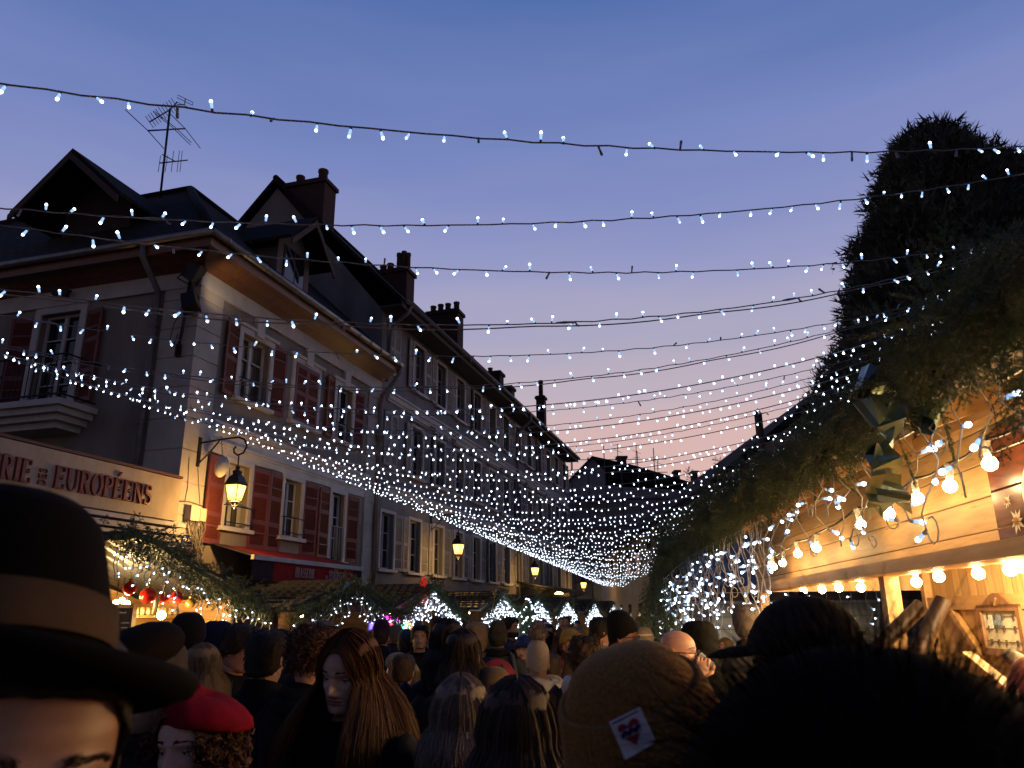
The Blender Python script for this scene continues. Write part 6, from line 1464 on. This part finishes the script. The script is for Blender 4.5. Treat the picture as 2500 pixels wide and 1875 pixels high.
def hooddown(par, mat, fur=None, z=1.43):
    mb = MB(); t = np.linspace(-2.2, 2.2, 21); R = []
    for k, (rr, dz, dy) in enumerate(((.10, .06, .02), (.145, .05, .045), (.16, .0, .075), (.14, -.07, .085), (.09, -.15, .10), (.03, -.2, .105))): R.append(np.stack([rr * np.sin(t), dy + rr * -np.cos(t) * -1 * .75, np.full(21, z + dz) + .01 * np.cos(t * 3)], 1))
    V = np.stack(R); V[..., 1] = np.abs(V[..., 1]) * np.where(np.abs(t) > 1.7, .4, 1) + .02; grid(mb, V, closed=False); o = kid('hood', mb, mat, par)
    return o
def glasses(par, hd, col=None):
    mb = MB(); yb = -.112
    for sx in (-1, 1):
        t = np.linspace(0, 2 * PI, 17)[:-1]; mb.tube(hd(np.stack([sx * .033 + .026 * np.cos(t), np.full(16, yb), 1.602 + .018 * np.sin(t)], 1)), .0022, 5, closed=True)
        mb.tube(hd(np.array([(sx * .059, yb, 1.606), (sx * .077, -.04, 1.606), (sx * .080, .01, 1.604), (sx * .08, .03, 1.59)])), .0026, 5)
    mb.tube(hd(np.array([(-.008, yb, 1.606), (0, yb - .003, 1.609), (.008, yb, 1.606)])), .002, 5); return kid('glasses', mb, M_LASH, par)
NP = [0]
def person(px, ptop, Y, label, yaw=0, head=(0, 0, 0), add=.0, res=1, coat='coat', col=(.02, .02, .024), skin='fair', fem=0, brow=(.03, .02, .015), stub=None, group='people in the market crowd', scale=None, base=None):
    """stand a person whose topmost point is seen at photo pixel (px, ptop), Y metres up the street"""
    if 1.3 < Y < 8: Y *= 1.22 if Y < 2.4 else 1.34
    p = at(px, ptop, Y); hd = Head(*[R_(a) for a in head]); sc = scale or p[2] / (1.72 + add)
    NP[0] += 1
    b_ = bpy.data.objects.new('person', body_mesh(hd, res, skin, brow, fem, stub)); COL.objects.link(b_)
    b_.location = (p[0], p[1], 0); b_.rotation_euler = (0, 0, R_(yaw)); b_.scale = (sc,) * 3; tag(b_, label, 'person', group)
    if not .84 < sc < 1.13: print('SCALE', label, round(sc, 2))
    key = (coat, res, col)
    if key not in COATS: COATS[key] = coat_mesh(coat, res, cloth(col))
    for n_, me in (('coat', COATS[key]), ('trousers', TRO), ('boots', BOO)):
        o = bpy.data.objects.new(n_, me); COL.objects.link(o); o.parent = b_
    b_['_'] = 0; del b_['_']
    return b_, hd
BLK, NAVY, BRN = (.012, .012, .014), (.014, .02, .05), (.04, .022, .013)
# ------------------------------------------------------------------ the crowd
def dome_hat(mb, hd, prof, cx_=0, cy=0, z0=1.66, sx=1, sy=1, n=40, mi=0, tilt=0):
    a = np.arange(n) / n * 2 * PI; V = np.stack([np.stack([cx_ + r * sx * np.sin(a), cy - r * sy * np.cos(a), np.full(n, z0 + z)], 1) for r, z in prof])
    if tilt: pv = np.array([cx_, cy, z0]); V = (V - pv) @ rotx(tilt).T + pv
    grid(mb, hd(V), mi, cap=True)
# man in the felt hat, close by
b, hd = person(48, 1200, .70, 'person in a dark felt hat with a tan band, face lowered', yaw=46, head=(0, 6, 5), add=.075, res=2, col=BLK, skin='tan', brow=(.05, .03, .02), scale=1.078)
HT_ = lambda v: hd((np.asarray(v) - np.array([0, 0, 1.66])) @ rotx(-.34).T + np.array([-.040, .020, 1.676]))
HB_ = lambda v: HT_((np.asarray(v) - np.array([0, 0, 1.66])) @ roty(.16).T + np.array([0, 0, 1.66]))
hair_short(b, hd, (.03, .02, .014), 0, .006)
mb = MB(); a = np.arange(72) / 72 * 2 * PI; R = []
for r, z in ((.088, 0), (.10, -.003), (.125, -.008), (.15, -.012), (.168, -.006), (.172, .002), (.168, .008), (.15, .002), (.12, .006), (.09, .012)):
    k = np.clip((r - .09) / .08, 0, 1); R.append(np.stack([(r + .004) * np.sin(a), .0 - (r + .018) * np.cos(a), 1.655 + z - .018 * k * np.cos(a) + .014 * k * np.abs(np.sin(a)) ** 2], 1))
grid(mb, HB_(np.stack(R)))
M_FELT = cloth((.0035, .0026, .0022), 'dark brown felt', bscale=320, bump=.25); ht = kid('hat', mb, M_FELT, b)
mb = MB(); dome_hat(mb, HT_, [(.106, 0), (.103, .026), (.098, .052), (.092, .082), (.086, .106), (.075, .120), (.05, .124), (.02, .112), (.004, .108)], z0=1.66, sy=1.17, n=56); kid('crown', mb, M_FELT, ht)
mb = MB(); dome_hat(mb, HT_, [(.1085, 0), (.1060, .034), (.1025, .035)], z0=1.664, sy=1.17, n=56); mb.box(HT_(np.array([.110, .0, 1.685])), (.006, .03, .044), rot=hd.R @ rotx(-.34)); kid('hat_band', mb, cloth((.085, .052, .026), 'tan ribbon', bscale=500, bump=.15), ht)
# flat cap man
b, hd = person(398, 1517, 1.75, 'person in a dark flat cap with stubble, half hidden behind the felt hat brim', yaw=-24, head=(0, 8, -10), add=.035, res=2, col=(.016, .014, .014), skin='tan', stub=1)
hair_short(b, hd, (.03, .02, .014))
mb = MB(); dome_hat(mb, hd, [(.086, -.01), (.104, .008), (.112, .03), (.106, .055), (.085, .078), (.05, .092), (.01, .095)], cy=-.012, z0=1.655, sy=1.18, tilt=.16); mb.add(hd(np.array([(-.075, -.09, 1.652), (.075, -.09, 1.652), (.06, -.15, 1.628), (0, -.17, 1.622), (-.06, -.15, 1.628), (-.075, -.09, 1.664), (.075, -.09, 1.664), (.06, -.15, 1.638), (0, -.172, 1.632), (-.06, -.15, 1.638)])), [(0, 1, 2, 3, 4), (9, 8, 7, 6, 5), (1, 6, 7, 2), (2, 7, 8, 3), (3, 8, 9, 4), (4, 9, 5, 0)])
kid('flat_cap', mb, cloth((.010, .0075, .0065), 'brown wool tweed', bscale=300), b); scarf(b, (.02, .018, .02))
# beret woman
b, hd = person(498, 1690, 1.7, 'woman in a crimson beret with curly brown hair, looking towards the viewer', yaw=-16, head=(0, 2, -3), add=.035, res=2, col=(.02, .017, .02), skin='pale', fem=1, brow=(.03, .018, .012), scale=.962)
hair_curly(b, hd, (.10, .045, .022), 1900, .052, 2, 1.44, 1.625)
mb = MB(); a = np.arange(64) / 64 * 2 * PI; R = []
for r, z, sh in ((.083, 0, 0), (.090, .004, .004), (.101, .008, .02), (.107, .026, .032), (.104, .046, .034), (.090, .064, .028), (.064, .077, .018), (.03, .083, .014), (.008, .084, .014)):
    w_ = 1 + .02 * np.sin(a * 6 + z * 30) + .012 * np.sin(a * 11); zz = 1.660 + z - 1.25 * sh * (np.sin(a) * .95 + .25) - .25 * sh * -np.cos(a)
    R.append(np.stack([r * w_ * np.sin(a) + sh * .9, -r * 1.06 * w_ * np.cos(a) + .006 + sh * .25, zz], 1))
grid(mb, hd(np.stack(R)), cap=True); kid('beret', mb, cloth((.20, .006, .017), 'crimson felt', bscale=350, bump=.3), b); scarf(b, (.03, .02, .02))
# black knitted beanie with blond hair before it
b, hd = person(463, 1499, 3.9, 'person in a round black beanie and red collar before the bright stall', yaw=168, add=.05, col=(.02, .012, .012)); beanie(b, hd, (.012, .011, .012), lift=.045, cuff=False, backz=1.53, off=.02); scarf(b, (.42, .04, .03)); hair_short(b, hd, (.03, .02, .014))
b, hd = person(497, 1577, 3.3, 'woman with straight blond hair tied under a dark band, seen from behind', yaw=160, fem=1, col=(.03, .03, .034)); hair_long(b, hd, (.30, .20, .09), 1.36, 500, .03, seed=4)
b, hd = person(535, 1524, 4.6, 'person in a navy hood behind the dark-haired young man', yaw=150, add=.02, col=NAVY); hood_up(b, hd, cloth((.012, .015, .05)), .035)
b, hd = person(580, 1519, 3.55, 'young man with swept dark hair in profile, looking down, black top', yaw=68, head=(0, 20, 0), add=.02, res=2, col=(.013, .013, .016), skin='rosy'); hair_short(b, hd, (.045, .026, .016), 900, .02, 5, ln=.05)
b, hd = person(655, 1540, 3.0, 'person with short dark hair and a black jacket, back turned beside the curly-haired one', yaw=172, add=.01, col=BLK, res=1); hair_short(b, hd, (.022, .015, .012), 700, .016, 6)
b, hd = person(683, 1532, 4.4, 'man in a dark cap in profile between two dark-haired heads', yaw=78, add=.03, col=(.02, .02, .025), skin='tan'); beanie(b, hd, (.018, .018, .022), lift=.012, cuff=False, backz=1.60)
b, hd = person(768, 1524, 2.75, 'person with tousled curly brown hair and a high black coat collar', yaw=150, head=(14, 6, 0), add=.03, col=BLK, res=1); hair_curly(b, hd, (.085, .038, .022), 900, .04, 7, 1.55); scarf(b, (.013, .013, .015), 1.47, .04)
b, hd = person(793, 1514, 4.2, 'person in a grey-green beanie behind the curly brown hair', yaw=170, add=.05, col=(.03, .03, .03)); beanie(b, hd, (.09, .09, .075), lift=.04); hair_short(b, hd, (.03, .02, .014))
# long-haired woman
b, hd = person(868, 1527, 2.25, 'woman with very long brown hair and a black coat, looking down', yaw=-30, head=(8, 14, 4), add=.02, res=2, col=BLK, skin='pale', fem=1, brow=(.035, .02, .014)); hair_long(b, hd, (.12, .05, .018), 1.06, 5200, .085, face=44, seed=1, col2=(.045, .02, .010))
# beanie with the purple neon light put into its wool colour, blue-grey beanie, headset man
b, hd = person(932, 1512, 6.4, 'person in a dark beanie with purple neon light put into its colour', yaw=175, add=.05, col=(.012, .012, .035)); beanie(b, hd, (.03, .012, .045), lift=.045, cuff=False); hair_short(b, hd, (.03, .02, .014))
b, hd = person(966, 1528, 7.6, 'man with cropped grey hair behind the purple-tinted beanie', yaw=160, col=(.03, .03, .05)); hair_short(b, hd, (.14, .11, .09))
b, hd = person(992, 1536, 6.6, 'person in a blue-grey beanie with a fur-trimmed hood on the shoulders', yaw=172, add=.05, col=(.03, .02, .018)); beanie(b, hd, (.06, .085, .10), lift=.045, cuff=False, backz=1.55); hair_short(b, hd, (.03, .02, .014)); fur_collar(b, (.22, .15, .09), 500, 1.42, .05, rx_=.2, ry_=.17); scarf(b, (.25, .02, .02))
b, hd = person(1025, 1529, 8.6, 'dark-haired man in a black coat facing the viewer', yaw=8, col=BLK, skin='tan', stub=1); hair_short(b, hd, (.012, .01, .009), 300, .016, 8)
b, hd = person(974, 1592, 5.3, 'girl with a pale cap and a thick blond ponytail, navy quilted jacket', yaw=-112, head=(0, 8, 0), add=.025, fem=1, coat='puffer', col=(.016, .022, .07), skin='rosy'); beanie(b, hd, (.30, .27, .21), cuff=False, lift=.012, backz=1.60)
mb = MB(); P = hd(np.array([(.0, .10, 1.60), (.0, .17, 1.60), (.01, .20, 1.54), (.0, .19, 1.44), (-.01, .17, 1.32)])); mb.tube(P, [.022, .045, .052, .042, .012], 14)
q = np.random.default_rng(2); n = 260; tt = q.uniform(0, 2 * PI, n); o3 = np.stack([np.cos(tt), np.sin(tt), 0 * tt], 1); PP = np.stack([P[0] + o3 * .02, P[1] + o3 * .046, P[2] + o3 * .054, P[3] + o3 * .046, P[4] + o3 * .03 - [0, 0, .04]], 1); mb.ribbons(PP, .005); kid('ponytail', mb, hairm((.38, .27, .13)), b); hair_short(b, hd, (.34, .24, .12))
# two dark heads in the middle, tan hood, olive beanie with backpack, bearded man, bobble hat
b, hd = person(1094, 1502, 3.3, 'tall person with full dark hair and a pale collar, back turned', yaw=176, add=.03, col=(.016, .017, .03)); hair_long(b, hd, (.028, .017, .012), 1.42, 700, .03, seed=9); mb = MB(); ringroll(mb, 1.475, .085, .09, .022); kid('collar', mb, cloth((.6, .6, .58)), b)
b, hd = person(1130, 1532, 3.05, 'person with smooth dark hair touching the taller dark head', yaw=170, add=.02, col=(.03, .026, .024)); hair_long(b, hd, (.030, .018, .012), 1.34, 700, .03, seed=10)
b, hd = person(1167, 1521, 6.2, 'person in a tan headscarf and navy collar behind the olive beanie', yaw=120, add=.03, fem=1, col=NAVY); hood_up(b, hd, cloth((.30, .21, .12)), .03)
b, hd = person(1215, 1515, 6.2, 'person in an olive beanie with a red rucksack on the back', yaw=178, add=.055, col=(.05, .05, .055)); beanie(b, hd, (.060, .058, .036), lift=.05); hair_short(b, hd, (.03, .02, .014)); mb = MB(); ringroll(mb, 1.46, .1, .1, .04); kid('collar', mb, cloth(BLK), b)
RS_ = thing('rucksack', 'red and grey rucksack on the back of the person in the olive beanie', 'bag', (b.location[0], b.location[1] - .22 * b.scale[0], .95))
mb = MB(); c = np.array([b.location[0], b.location[1] - .24, 1.19]); mb.ball(c, (.20, .10, .25), 16, 12); obj('pack', mb, cloth((.33, .05, .055), 'red ripstop'), RS_)
mb = MB(); mb.ball(c + [0, -.07, -.05], (.14, .06, .17), 14, 10); obj('pocket', mb, cloth((.45, .09, .09), 'light red ripstop'), RS_)
mb = MB()
for sx in (-1, 1): mb.tube([c + [sx * .13, .04, -.18], c + [sx * .19, .06, .05], c + [sx * .15, .10, .27], c + [sx * .11, .22, .30]], .02, 8)
mb.tube([c + [.05, -.1, .2], c + [.1, -.13, .08], c + [.13, -.12, -.1]], .012, 6); obj('strap', mb, cloth((.10, .10, .11)), RS_)
b, hd = person(1245, 1509, 7.6, 'bearded man with dark hair looking to the side behind the olive beanie', yaw=62, col=(.08, .08, .09), skin='tan', stub=1); hair_short(b, hd, (.022, .016, .012), 300, .016, 12)
mb = MB(); V = []
for z in np.linspace(1.497, 1.56, 7): V.append(bp_(np.linspace(-1.5, 1.5, 24), z, .010 + .006 * math.sin((z - 1.497) / .063 * PI)))
grid(mb, hd(np.stack(V)), closed=False); kid('beard', mb, hairm((.03, .02, .014)), b)
b, hd = person(1312, 1533, 4.4, 'woman in a cream bobble hat and cream hooded jacket, back turned', yaw=182, add=.15, fem=1, col=(.52, .45, .34)); beanie(b, hd, (.46, .37, .26), lift=.055, cuff=False, backz=1.54); hooddown(b, cloth((.55, .48, .37)), z=1.44); fur_collar(b, (.50, .42, .30), 300, 1.45, .05, ln=.02, rx_=.16, ry_=.14)
mb = MB(); c = hd(np.array([0, .0, 1.83])); mb.ball(c, .06, 14, 10); d = q.normal(size=(500, 3)); d /= np.linalg.norm(d, axis=1, keepdims=True); mb.ribbons(np.stack([c + d * .05, c + d * .068, c + d * .088 + q.normal(size=(500, 3)) * .006], 1), .006); kid('bobble', mb, hairm((.22, .17, .13)), b)
b, hd = person(1276, 1556, 7.2, 'woman with short auburn hair beside the cream bobble hat', yaw=-60, fem=1, col=(.05, .03, .03), skin='rosy'); hair_long(b, hd, (.22, .08, .03), 1.48, 200, .03, seed=21)
b, hd = person(1331, 1546, 6.9, 'person in a black hood right behind the cream bobble hat', yaw=170, add=.02, col=BLK); hood_up(b, hd, cloth(BLK), .035)
b, hd = person(1369, 1540, 6.8, 'woman with long blond hair and a dark scarf facing the viewer', yaw=4, fem=1, col=(.016, .016, .018), skin='rosy', res=1); hair_long(b, hd, (.34, .20, .08), 1.28, 500, .05, face=36, seed=22); scarf(b, (.02, .02, .022))
b, hd = person(1392, 1532, 8.8, 'man with glasses in a black and yellow striped beanie', yaw=70, add=.04, col=(.05, .03, .02), skin='rosy'); beanie(b, hd, (.38, .24, .06), lift=.02); glasses(b, hd)
b, hd = person(1428, 1562, 4.1, 'person with dark wavy hair and a pale hood on the shoulders', yaw=168, fem=1, col=(.06, .045, .04)); hair_curly(b, hd, (.05, .028, .018), 600, .045, 24, 1.46); hooddown(b, cloth((.55, .53, .50)), z=1.43)
# profile man in black beanie
b, hd = person(1517, 1492, 4.7, 'tall man in a black beanie and dark glasses, in profile', yaw=72, head=(0, 2, 0), add=.07, res=2, col=BLK, skin='rosy', stub=1); beanie(b, hd, (.011, .010, .011), lift=.065, cuff=False, backz=1.52, off=.018, back=.03); glasses(b, hd)
mb = MB()
for sx in (-1, 1): mb.ball(hd(np.array([sx * .033, -.110, 1.600])), (.025, .003, .018), 12, 6, rot=hd.R)
kid('dark_lens', mb, M_GLASS, b)
mb = MB(); mb.box(hd(np.array([.052, -.075, 1.668])), (.03, .004, .022), rot=hd.R @ rotz(.6)); kid('patch', mb, cloth((.5, .42, .34)), b)
b, hd = person(1468, 1511, 5.8, 'man with short dark hair just behind the black beanie man', yaw=110, col=(.2, .19, .18), skin='rosy'); hair_short(b, hd, (.02, .015, .012), 300, .018, 25)
b, hd = person(1572, 1528, 6.6, 'person in a brown and cream striped beanie beyond the bald man', yaw=150, add=.05, col=(.05, .04, .04)); beanie(b, hd, (.24, .17, .11), lift=.03)
mb = MB()
for z in (1.66, 1.70): R = [bp_(np.arange(40) / 40 * 2 * PI, z + dz, .0175) for dz in (0, .012)]; grid(mb, hd(np.stack(R)))
kid('stripe', mb, cloth((.55, .48, .38)), b)
b, hd = person(1597, 1543, 7.4, 'person in a dark blue cap beyond the bald man', yaw=120, add=.03, col=(.02, .02, .03)); beanie(b, hd, (.02, .022, .07), lift=.02, cuff=False)
# bald man drinking
b, hd = person(1648, 1540, 3.55, 'bald man with black glasses raising a glass to his lips, in profile', yaw=66, head=(0, 4, 0), add=-.002, res=2, col=(.03, .03, .028), skin='rosy', stub=1); glasses(b, hd)
sc = b.scale[0]; RB = rotz(R_(66)); toW = lambda v: np.array(b.location) + RB @ (np.asarray(v) * sc)
def hand(mb, wrist, palm_dir, nrm, curl, ln=.18):
    """palm, four bent fingers of their own length and a thumb leaving the side of the palm"""
    d = np.asarray(palm_dir, float); d /= np.linalg.norm(d); nv = np.asarray(nrm, float); nv -= d * (nv @ d); nv /= np.linalg.norm(nv); s = np.cross(d, nv)
    w = np.asarray(wrist, float); R_p = np.stack([s, d, nv], 1); mb.ball(w + d * .045, (.040, .055, .016), 14, 10, rot=R_p)
    for k, (o, L_) in enumerate(((-.029, .068), (-.010, .078), (.010, .073), (.028, .058))):
        p_ = w + d * .088 + s * o; pts = [p_ - d * .02, p_]; ang = 0
        for j, f_ in enumerate((.45, .32, .23)): ang += curl * (1, 1.1, .8)[j]; p_ = p_ + (d * math.cos(ang) + nv * math.sin(ang)) * L_ * f_; pts.append(p_)
        mb.tube(pts, [.0095, .0095, .0088, .008, .0062], 8); mb.ball(pts[-1], .0064, 8, 6)
    p_ = w + d * .03 - s * .03; t1 = -s * .8 + d * .6 + nv * .35; t1 /= np.linalg.norm(t1); t2 = d * .8 + nv * .6 - s * .1; t2 /= np.linalg.norm(t2)
    mb.tube([p_ - t1 * .01, p_ + t1 * .03, p_ + t1 * .03 + t2 * .028, p_ + t1 * .03 + t2 * .05], [.012, .0115, .0105, .008], 8)
gl = hd(np.array([.0, -.155, 1.555])); hm = MB(); hand(hm, hd(np.array([-.075, -.145, 1.47])), np.array([.15, -.15, .95]), np.array([1.0, .1, -.1]), .75); kid('hand', hm, skinm(SKIN['rosy']), b)
mb = MB(); mb.tube([(-.22, .0, 1.32), (-.25, -.10, 1.2), (-.16, -.17, 1.33), hd(np.array([-.078, -.143, 1.465]))], [.07, .062, .052, .042], 12); kid('raised_sleeve', mb, cloth((.03, .03, .028)), b)
GT = thing('drinking_glass', 'faceted glass tumbler held at the bald man\'s lips', 'glass', toW(gl)); g0 = toW(gl)
m, t, bn_ = nodes('clear tumbler glass'); bn_.inputs['Base Color'].default_value = (.75, .78, .82, 1); bn_.inputs['Roughness'].default_value = .08; bn_.inputs['Transmission Weight'].default_value = .75; bn_.inputs['IOR'].default_value = 1.45
mb = MB(); mb.lathe([(.028, -.045), (.031, -.04), (.038, .05), (.036, .05), (.029, -.034), (.004, -.036)], 9, g0, rot=RB @ rotx(-.95) , smooth=False); obj('tumbler', mb, m, GT)
b, hd = person(1706, 1523, 4.2, 'person in a tall black hood beside the bald man', yaw=150, add=.035, col=BLK); hood_up(b, hd, cloth((.011, .011, .012)), .045)
b, hd = person(1822, 1474, 4.4, 'tall man with tousled greying hair behind the baseball cap', yaw=165, add=.02, col=(.04, .04, .045)); hair_short(b, hd, (.16, .12, .095), 900, .02, 26)
b, hd = person(1770, 1560, 6.4, 'woman with a cream headband by the light-wrapped post', yaw=-40, fem=1, col=(.05, .04, .035), skin='rosy'); hair_long(b, hd, (.20, .12, .05), 1.44, 200, .03, seed=30)
# baseball cap man
b, hd = person(1958, 1455, 1.42, 'man in a dark grey baseball cap with its brim pointing away from the stall', yaw=-118, head=(0, 2, 0), add=.035, res=2, col=(.016, .015, .014), skin='tan', stub=1); hair_short(b, hd, (.05, .035, .025), 500, .008, 27)
M_CAP = cloth((.026, .023, .020), 'charcoal cotton twill', bscale=400, bump=.2)
line = HL([(0, 1.652), (70, 1.64), (120, 1.62), (180, 1.60)]); mb = MB(); shell(mb, hd, .013, line, 72, 18, lift=.024, back=.0)
ht = kid('baseball_cap', mb, M_CAP, b); mb = MB(); th = np.linspace(-1.15, 1.15, 21); R = []
for k, (ext, dz) in enumerate(((0, .004), (.035, .003), (.065, -.004), (.088, -.014), (.09, -.018), (.065, -.010), (.035, -.003), (0, -.002))):
    p_ = bp_(th, 1.655, .012); w_ = np.cos(th / 1.15 * PI / 2) ** .45; p_[:, 1] -= ext * w_; p_[:, 2] += dz * w_ - .010 * np.abs(np.sin(th)) ** 2; R.append(p_)
grid(mb, hd(np.stack(R)), closed=False); kid('brim', mb, M_CAP, ht); mb = MB(); mb.ball(hd(np.array([0, .01, 1.757])), .008, 8, 6); kid('cap_button', mb, M_CAP, ht)
# tan beanie with its woven label
b, hd = person(1668, 1562, 1.10, 'person in a ribbed tan wool beanie with a white heart label, seen from behind', yaw=176, head=(0, -4, 17), add=.06, res=2, col=(.016, .014, .013)); hair_short(b, hd, (.05, .035, .02), 400)
MT = knit((.22, .108, .027), 'tan wool'); bn = beanie(b, hd, (.2, .1, .03), cuff=False, lift=.05, front=1.64, backz=1.60, res=2, nrib=64, off=.020, mat=MT)
line = HL([(0, 1.62), (60, 1.615), (100, 1.60), (180, 1.585)]); mb = MB(); t = np.arange(176) / 176 * 2 * PI; a = np.where(t > PI, 2 * PI - t, t); zb = np.interp(a, *line); R = []
for dz, do in ((-.006, .016), (-.010, .024), (.02, .0295), (.06, .031), (.108, .029), (.114, .024), (.112, .018)): R.append(bp_(t, np.minimum(zb + dz, 1.674 + (zb + dz - 1.674) * .35), do + .0014 * np.cos(t * 64)) + np.array([0, 0, 1]) * np.maximum(0, zb + dz - 1.674)[:, None] * .65)
grid(mb, hd(np.stack(R))); kid('cuff', mb, MT, bn)
tp = R_(180) - .10; zc = 1.690
def on_cuff(dx, dz, o): z_ = zc + dz; return hd(bp_(PI - .12 - dx / .118 * .9, min(z_, 1.674), .0325 + o) + np.array([0, 0, max(0, z_ - 1.674)]))
CR = math.radians(-8); cr_, sr_ = math.cos(CR), math.sin(CR)
def patch(pts, o): return np.array([on_cuff(x * cr_ - y * sr_, x * sr_ + y * cr_, o) for x, y in pts])
def gridpatch(mb, w, h, o, n=6):
    V = np.stack([patch([(x, y) for x in np.linspace(-w / 2, w / 2, n)], o) for y in np.linspace(-h / 2, h / 2, n)]); grid(mb, V, closed=False)
mb = MB(); gridpatch(mb, .044, .040, .001); lb_ = kid('label_patch', mb, surf('woven white label', (.80, .80, .84), scale=30, rough=.85, bump=.3, bscale=900), bn)
mb = MB(); a = np.linspace(0, 2 * PI, 33)[:-1]; hx, hz = .0145 * np.sin(a) ** 3, .0128 * (np.cos(a) - .42 * np.cos(2 * a) - .14 * np.cos(3 * a)) + .001
P = patch(np.stack([hx, hz], 1), .0022); c = patch([(0, .001)], .0022); mb.add(np.vstack([P, c]), [(i, (i + 1) % 32, 32) for i in range(32)]); kid('heart', mb, cloth((.42, .05, .08), 'woven red thread', bscale=900), bn)
mb = MB(); gridpatch(mb, .0285, .0085, .0034); kid('banner', mb, surf('woven white banner', (.5, .5, .55), scale=30, rough=.85), bn)
mb = MB(); xs = np.linspace(-.013, .013, 60); mb.tube(patch([(x, .0026 * math.sin(j * .95) + .0012 * math.sin(j * .31)) for j, x in enumerate(xs)], .0044), .0009, 4); mb.tube(patch([(x, .0165) for x in np.linspace(-.018, .018, 12)], .0018), .0007, 4); kid('script', mb, cloth((.02, .03, .16), 'woven blue thread'), bn)
# fur hood close to the viewer
b, hd = person(2085, 1640, .66, 'person in a black fur hood standing beside the pine stall, seen from behind', yaw=172, add=.06, res=1, col=(.010, .009, .009), scale=1.0)
mb = MB(); c = hd(np.array([0, .02, 1.625])); c[2] += .036; rx3 = np.array([.16, .165, .165]); mb.ball(c, rx3, 28, 20); mb.ball(c + np.array([0, .04, -.17]), (.22, .17, .16), 24, 14); q = np.random.default_rng(5); n = 15000; d = q.normal(size=(n, 3)); d /= np.linalg.norm(d, axis=1, keepdims=True)
k2 = q.random(n) < .3; a = np.where(k2[:, None], c + np.array([0, .04, -.17]) + d * np.array([.21, .16, .15]), c + d * rx3 * .97); cmb = d * .7 + np.array([.15, .1, -.4]) + q.normal(size=(n, 3)) * .28; L3 = q.uniform(.015, .05, (n, 1)); mb.ribbons(np.stack([a, a + (d * .8 + cmb * .4) * L3 * .6, a + (d * .55 + cmb) * L3 * 1.1], 1), q.uniform(.0006, .0014, n)); kid('fur_hood', mb, cloth((.0035, .003, .0026), 'black fur', bump=.2, sheen=0), b)
# grey-blond hair, dark hair and brown beanie in the middle foreground
b, hd = person(1125, 1640, 2.0, 'woman with grey-blond shoulder-length hair and a pale fleece hood, back turned', yaw=184, add=.02, res=1, fem=1, col=(.42, .43, .50)); hair_long(b, hd, (.25, .19, .13), 1.36, 4200, .035, seed=31, col2=(.07, .055, .05)); hooddown(b, cloth((.48, .50, .60), 'pale blue fleece'), z=1.41)
b, hd = person(1262, 1645, 1.55, 'woman with long straight dark brown hair, back turned beside the tan beanie', yaw=176, add=.02, res=1, fem=1, col=(.014, .013, .013)); hair_long(b, hd, (.075, .045, .028), 1.2, 4800, .05, seed=32, col2=(.018, .012, .01))
b, hd = person(1207, 1625, 3.0, 'person in a plain brown-grey beanie between the two long-haired women', yaw=178, add=.05, col=(.02, .02, .02)); beanie(b, hd, (.11, .075, .048), lift=.035, cuff=False, backz=1.54); hair_short(b, hd, (.04, .026, .018))
b, hd = person(1345, 1600, 4.9, 'person in a pale grey coat half hidden by the cream hooded jacket', yaw=186, col=(.22, .21, .20)); hair_short(b, hd, (.06, .04, .025), 200)
b, hd = person(985, 1600, 4.4, 'person with a dark hood and brown fur trim beside the blond ponytail', yaw=178, col=(.03, .02, .015)); hair_short(b, hd, (.06, .035, .02), 200); fur_collar(b, (.16, .10, .06), 400, 1.45, .05)
# smaller people further up the street
HATS = [('dark hair', None), ('a grey beanie', (.12, .12, .12)), ('a red beanie', (.30, .03, .03)), ('a white beanie', (.45, .43, .4)), ('a blue beanie', (.03, .05, .16)), ('fair hair', 1), ('a mustard beanie', (.32, .2, .04))]
CO = [('black', BLK), ('navy', NAVY), ('brown', (.08, .045, .025)), ('grey', (.12, .12, .125)), ('beige', (.34, .27, .18)), ('burgundy', (.12, .02, .03))]
combos = [(h, c) for h in HATS for c in CO]; random.shuffle(combos)
for k in range(36):
    (hn, hc), (cn, cc) = combos[k]; Y = 8.5 + 22 * (k / 36) ** 1.3; px = random.uniform(1010, 1640) if Y > 12 else random.uniform(1060, 1480); hz_ = random.uniform(1.58, 1.84)
    b, hd = person(px, 1500 + (1.85 - hz_) / Y * 1960, Y, f'person further up the street in a {cn} coat with {hn}', yaw=random.choice([0, 15, -20, 170, 190, 90, -80, 160]), res=0 if Y > 14 else 1, col=cc, skin=random.choice(['fair', 'rosy', 'tan']), add=.05 if isinstance(hc, tuple) else .01)
    if isinstance(hc, tuple): beanie(b, hd, hc, lift=.03, cuff=Y < 14, res=0 if Y > 14 else 1)
    else: hair_short(b, hd, (.30, .2, .1) if hc else (.025, .017, .013))
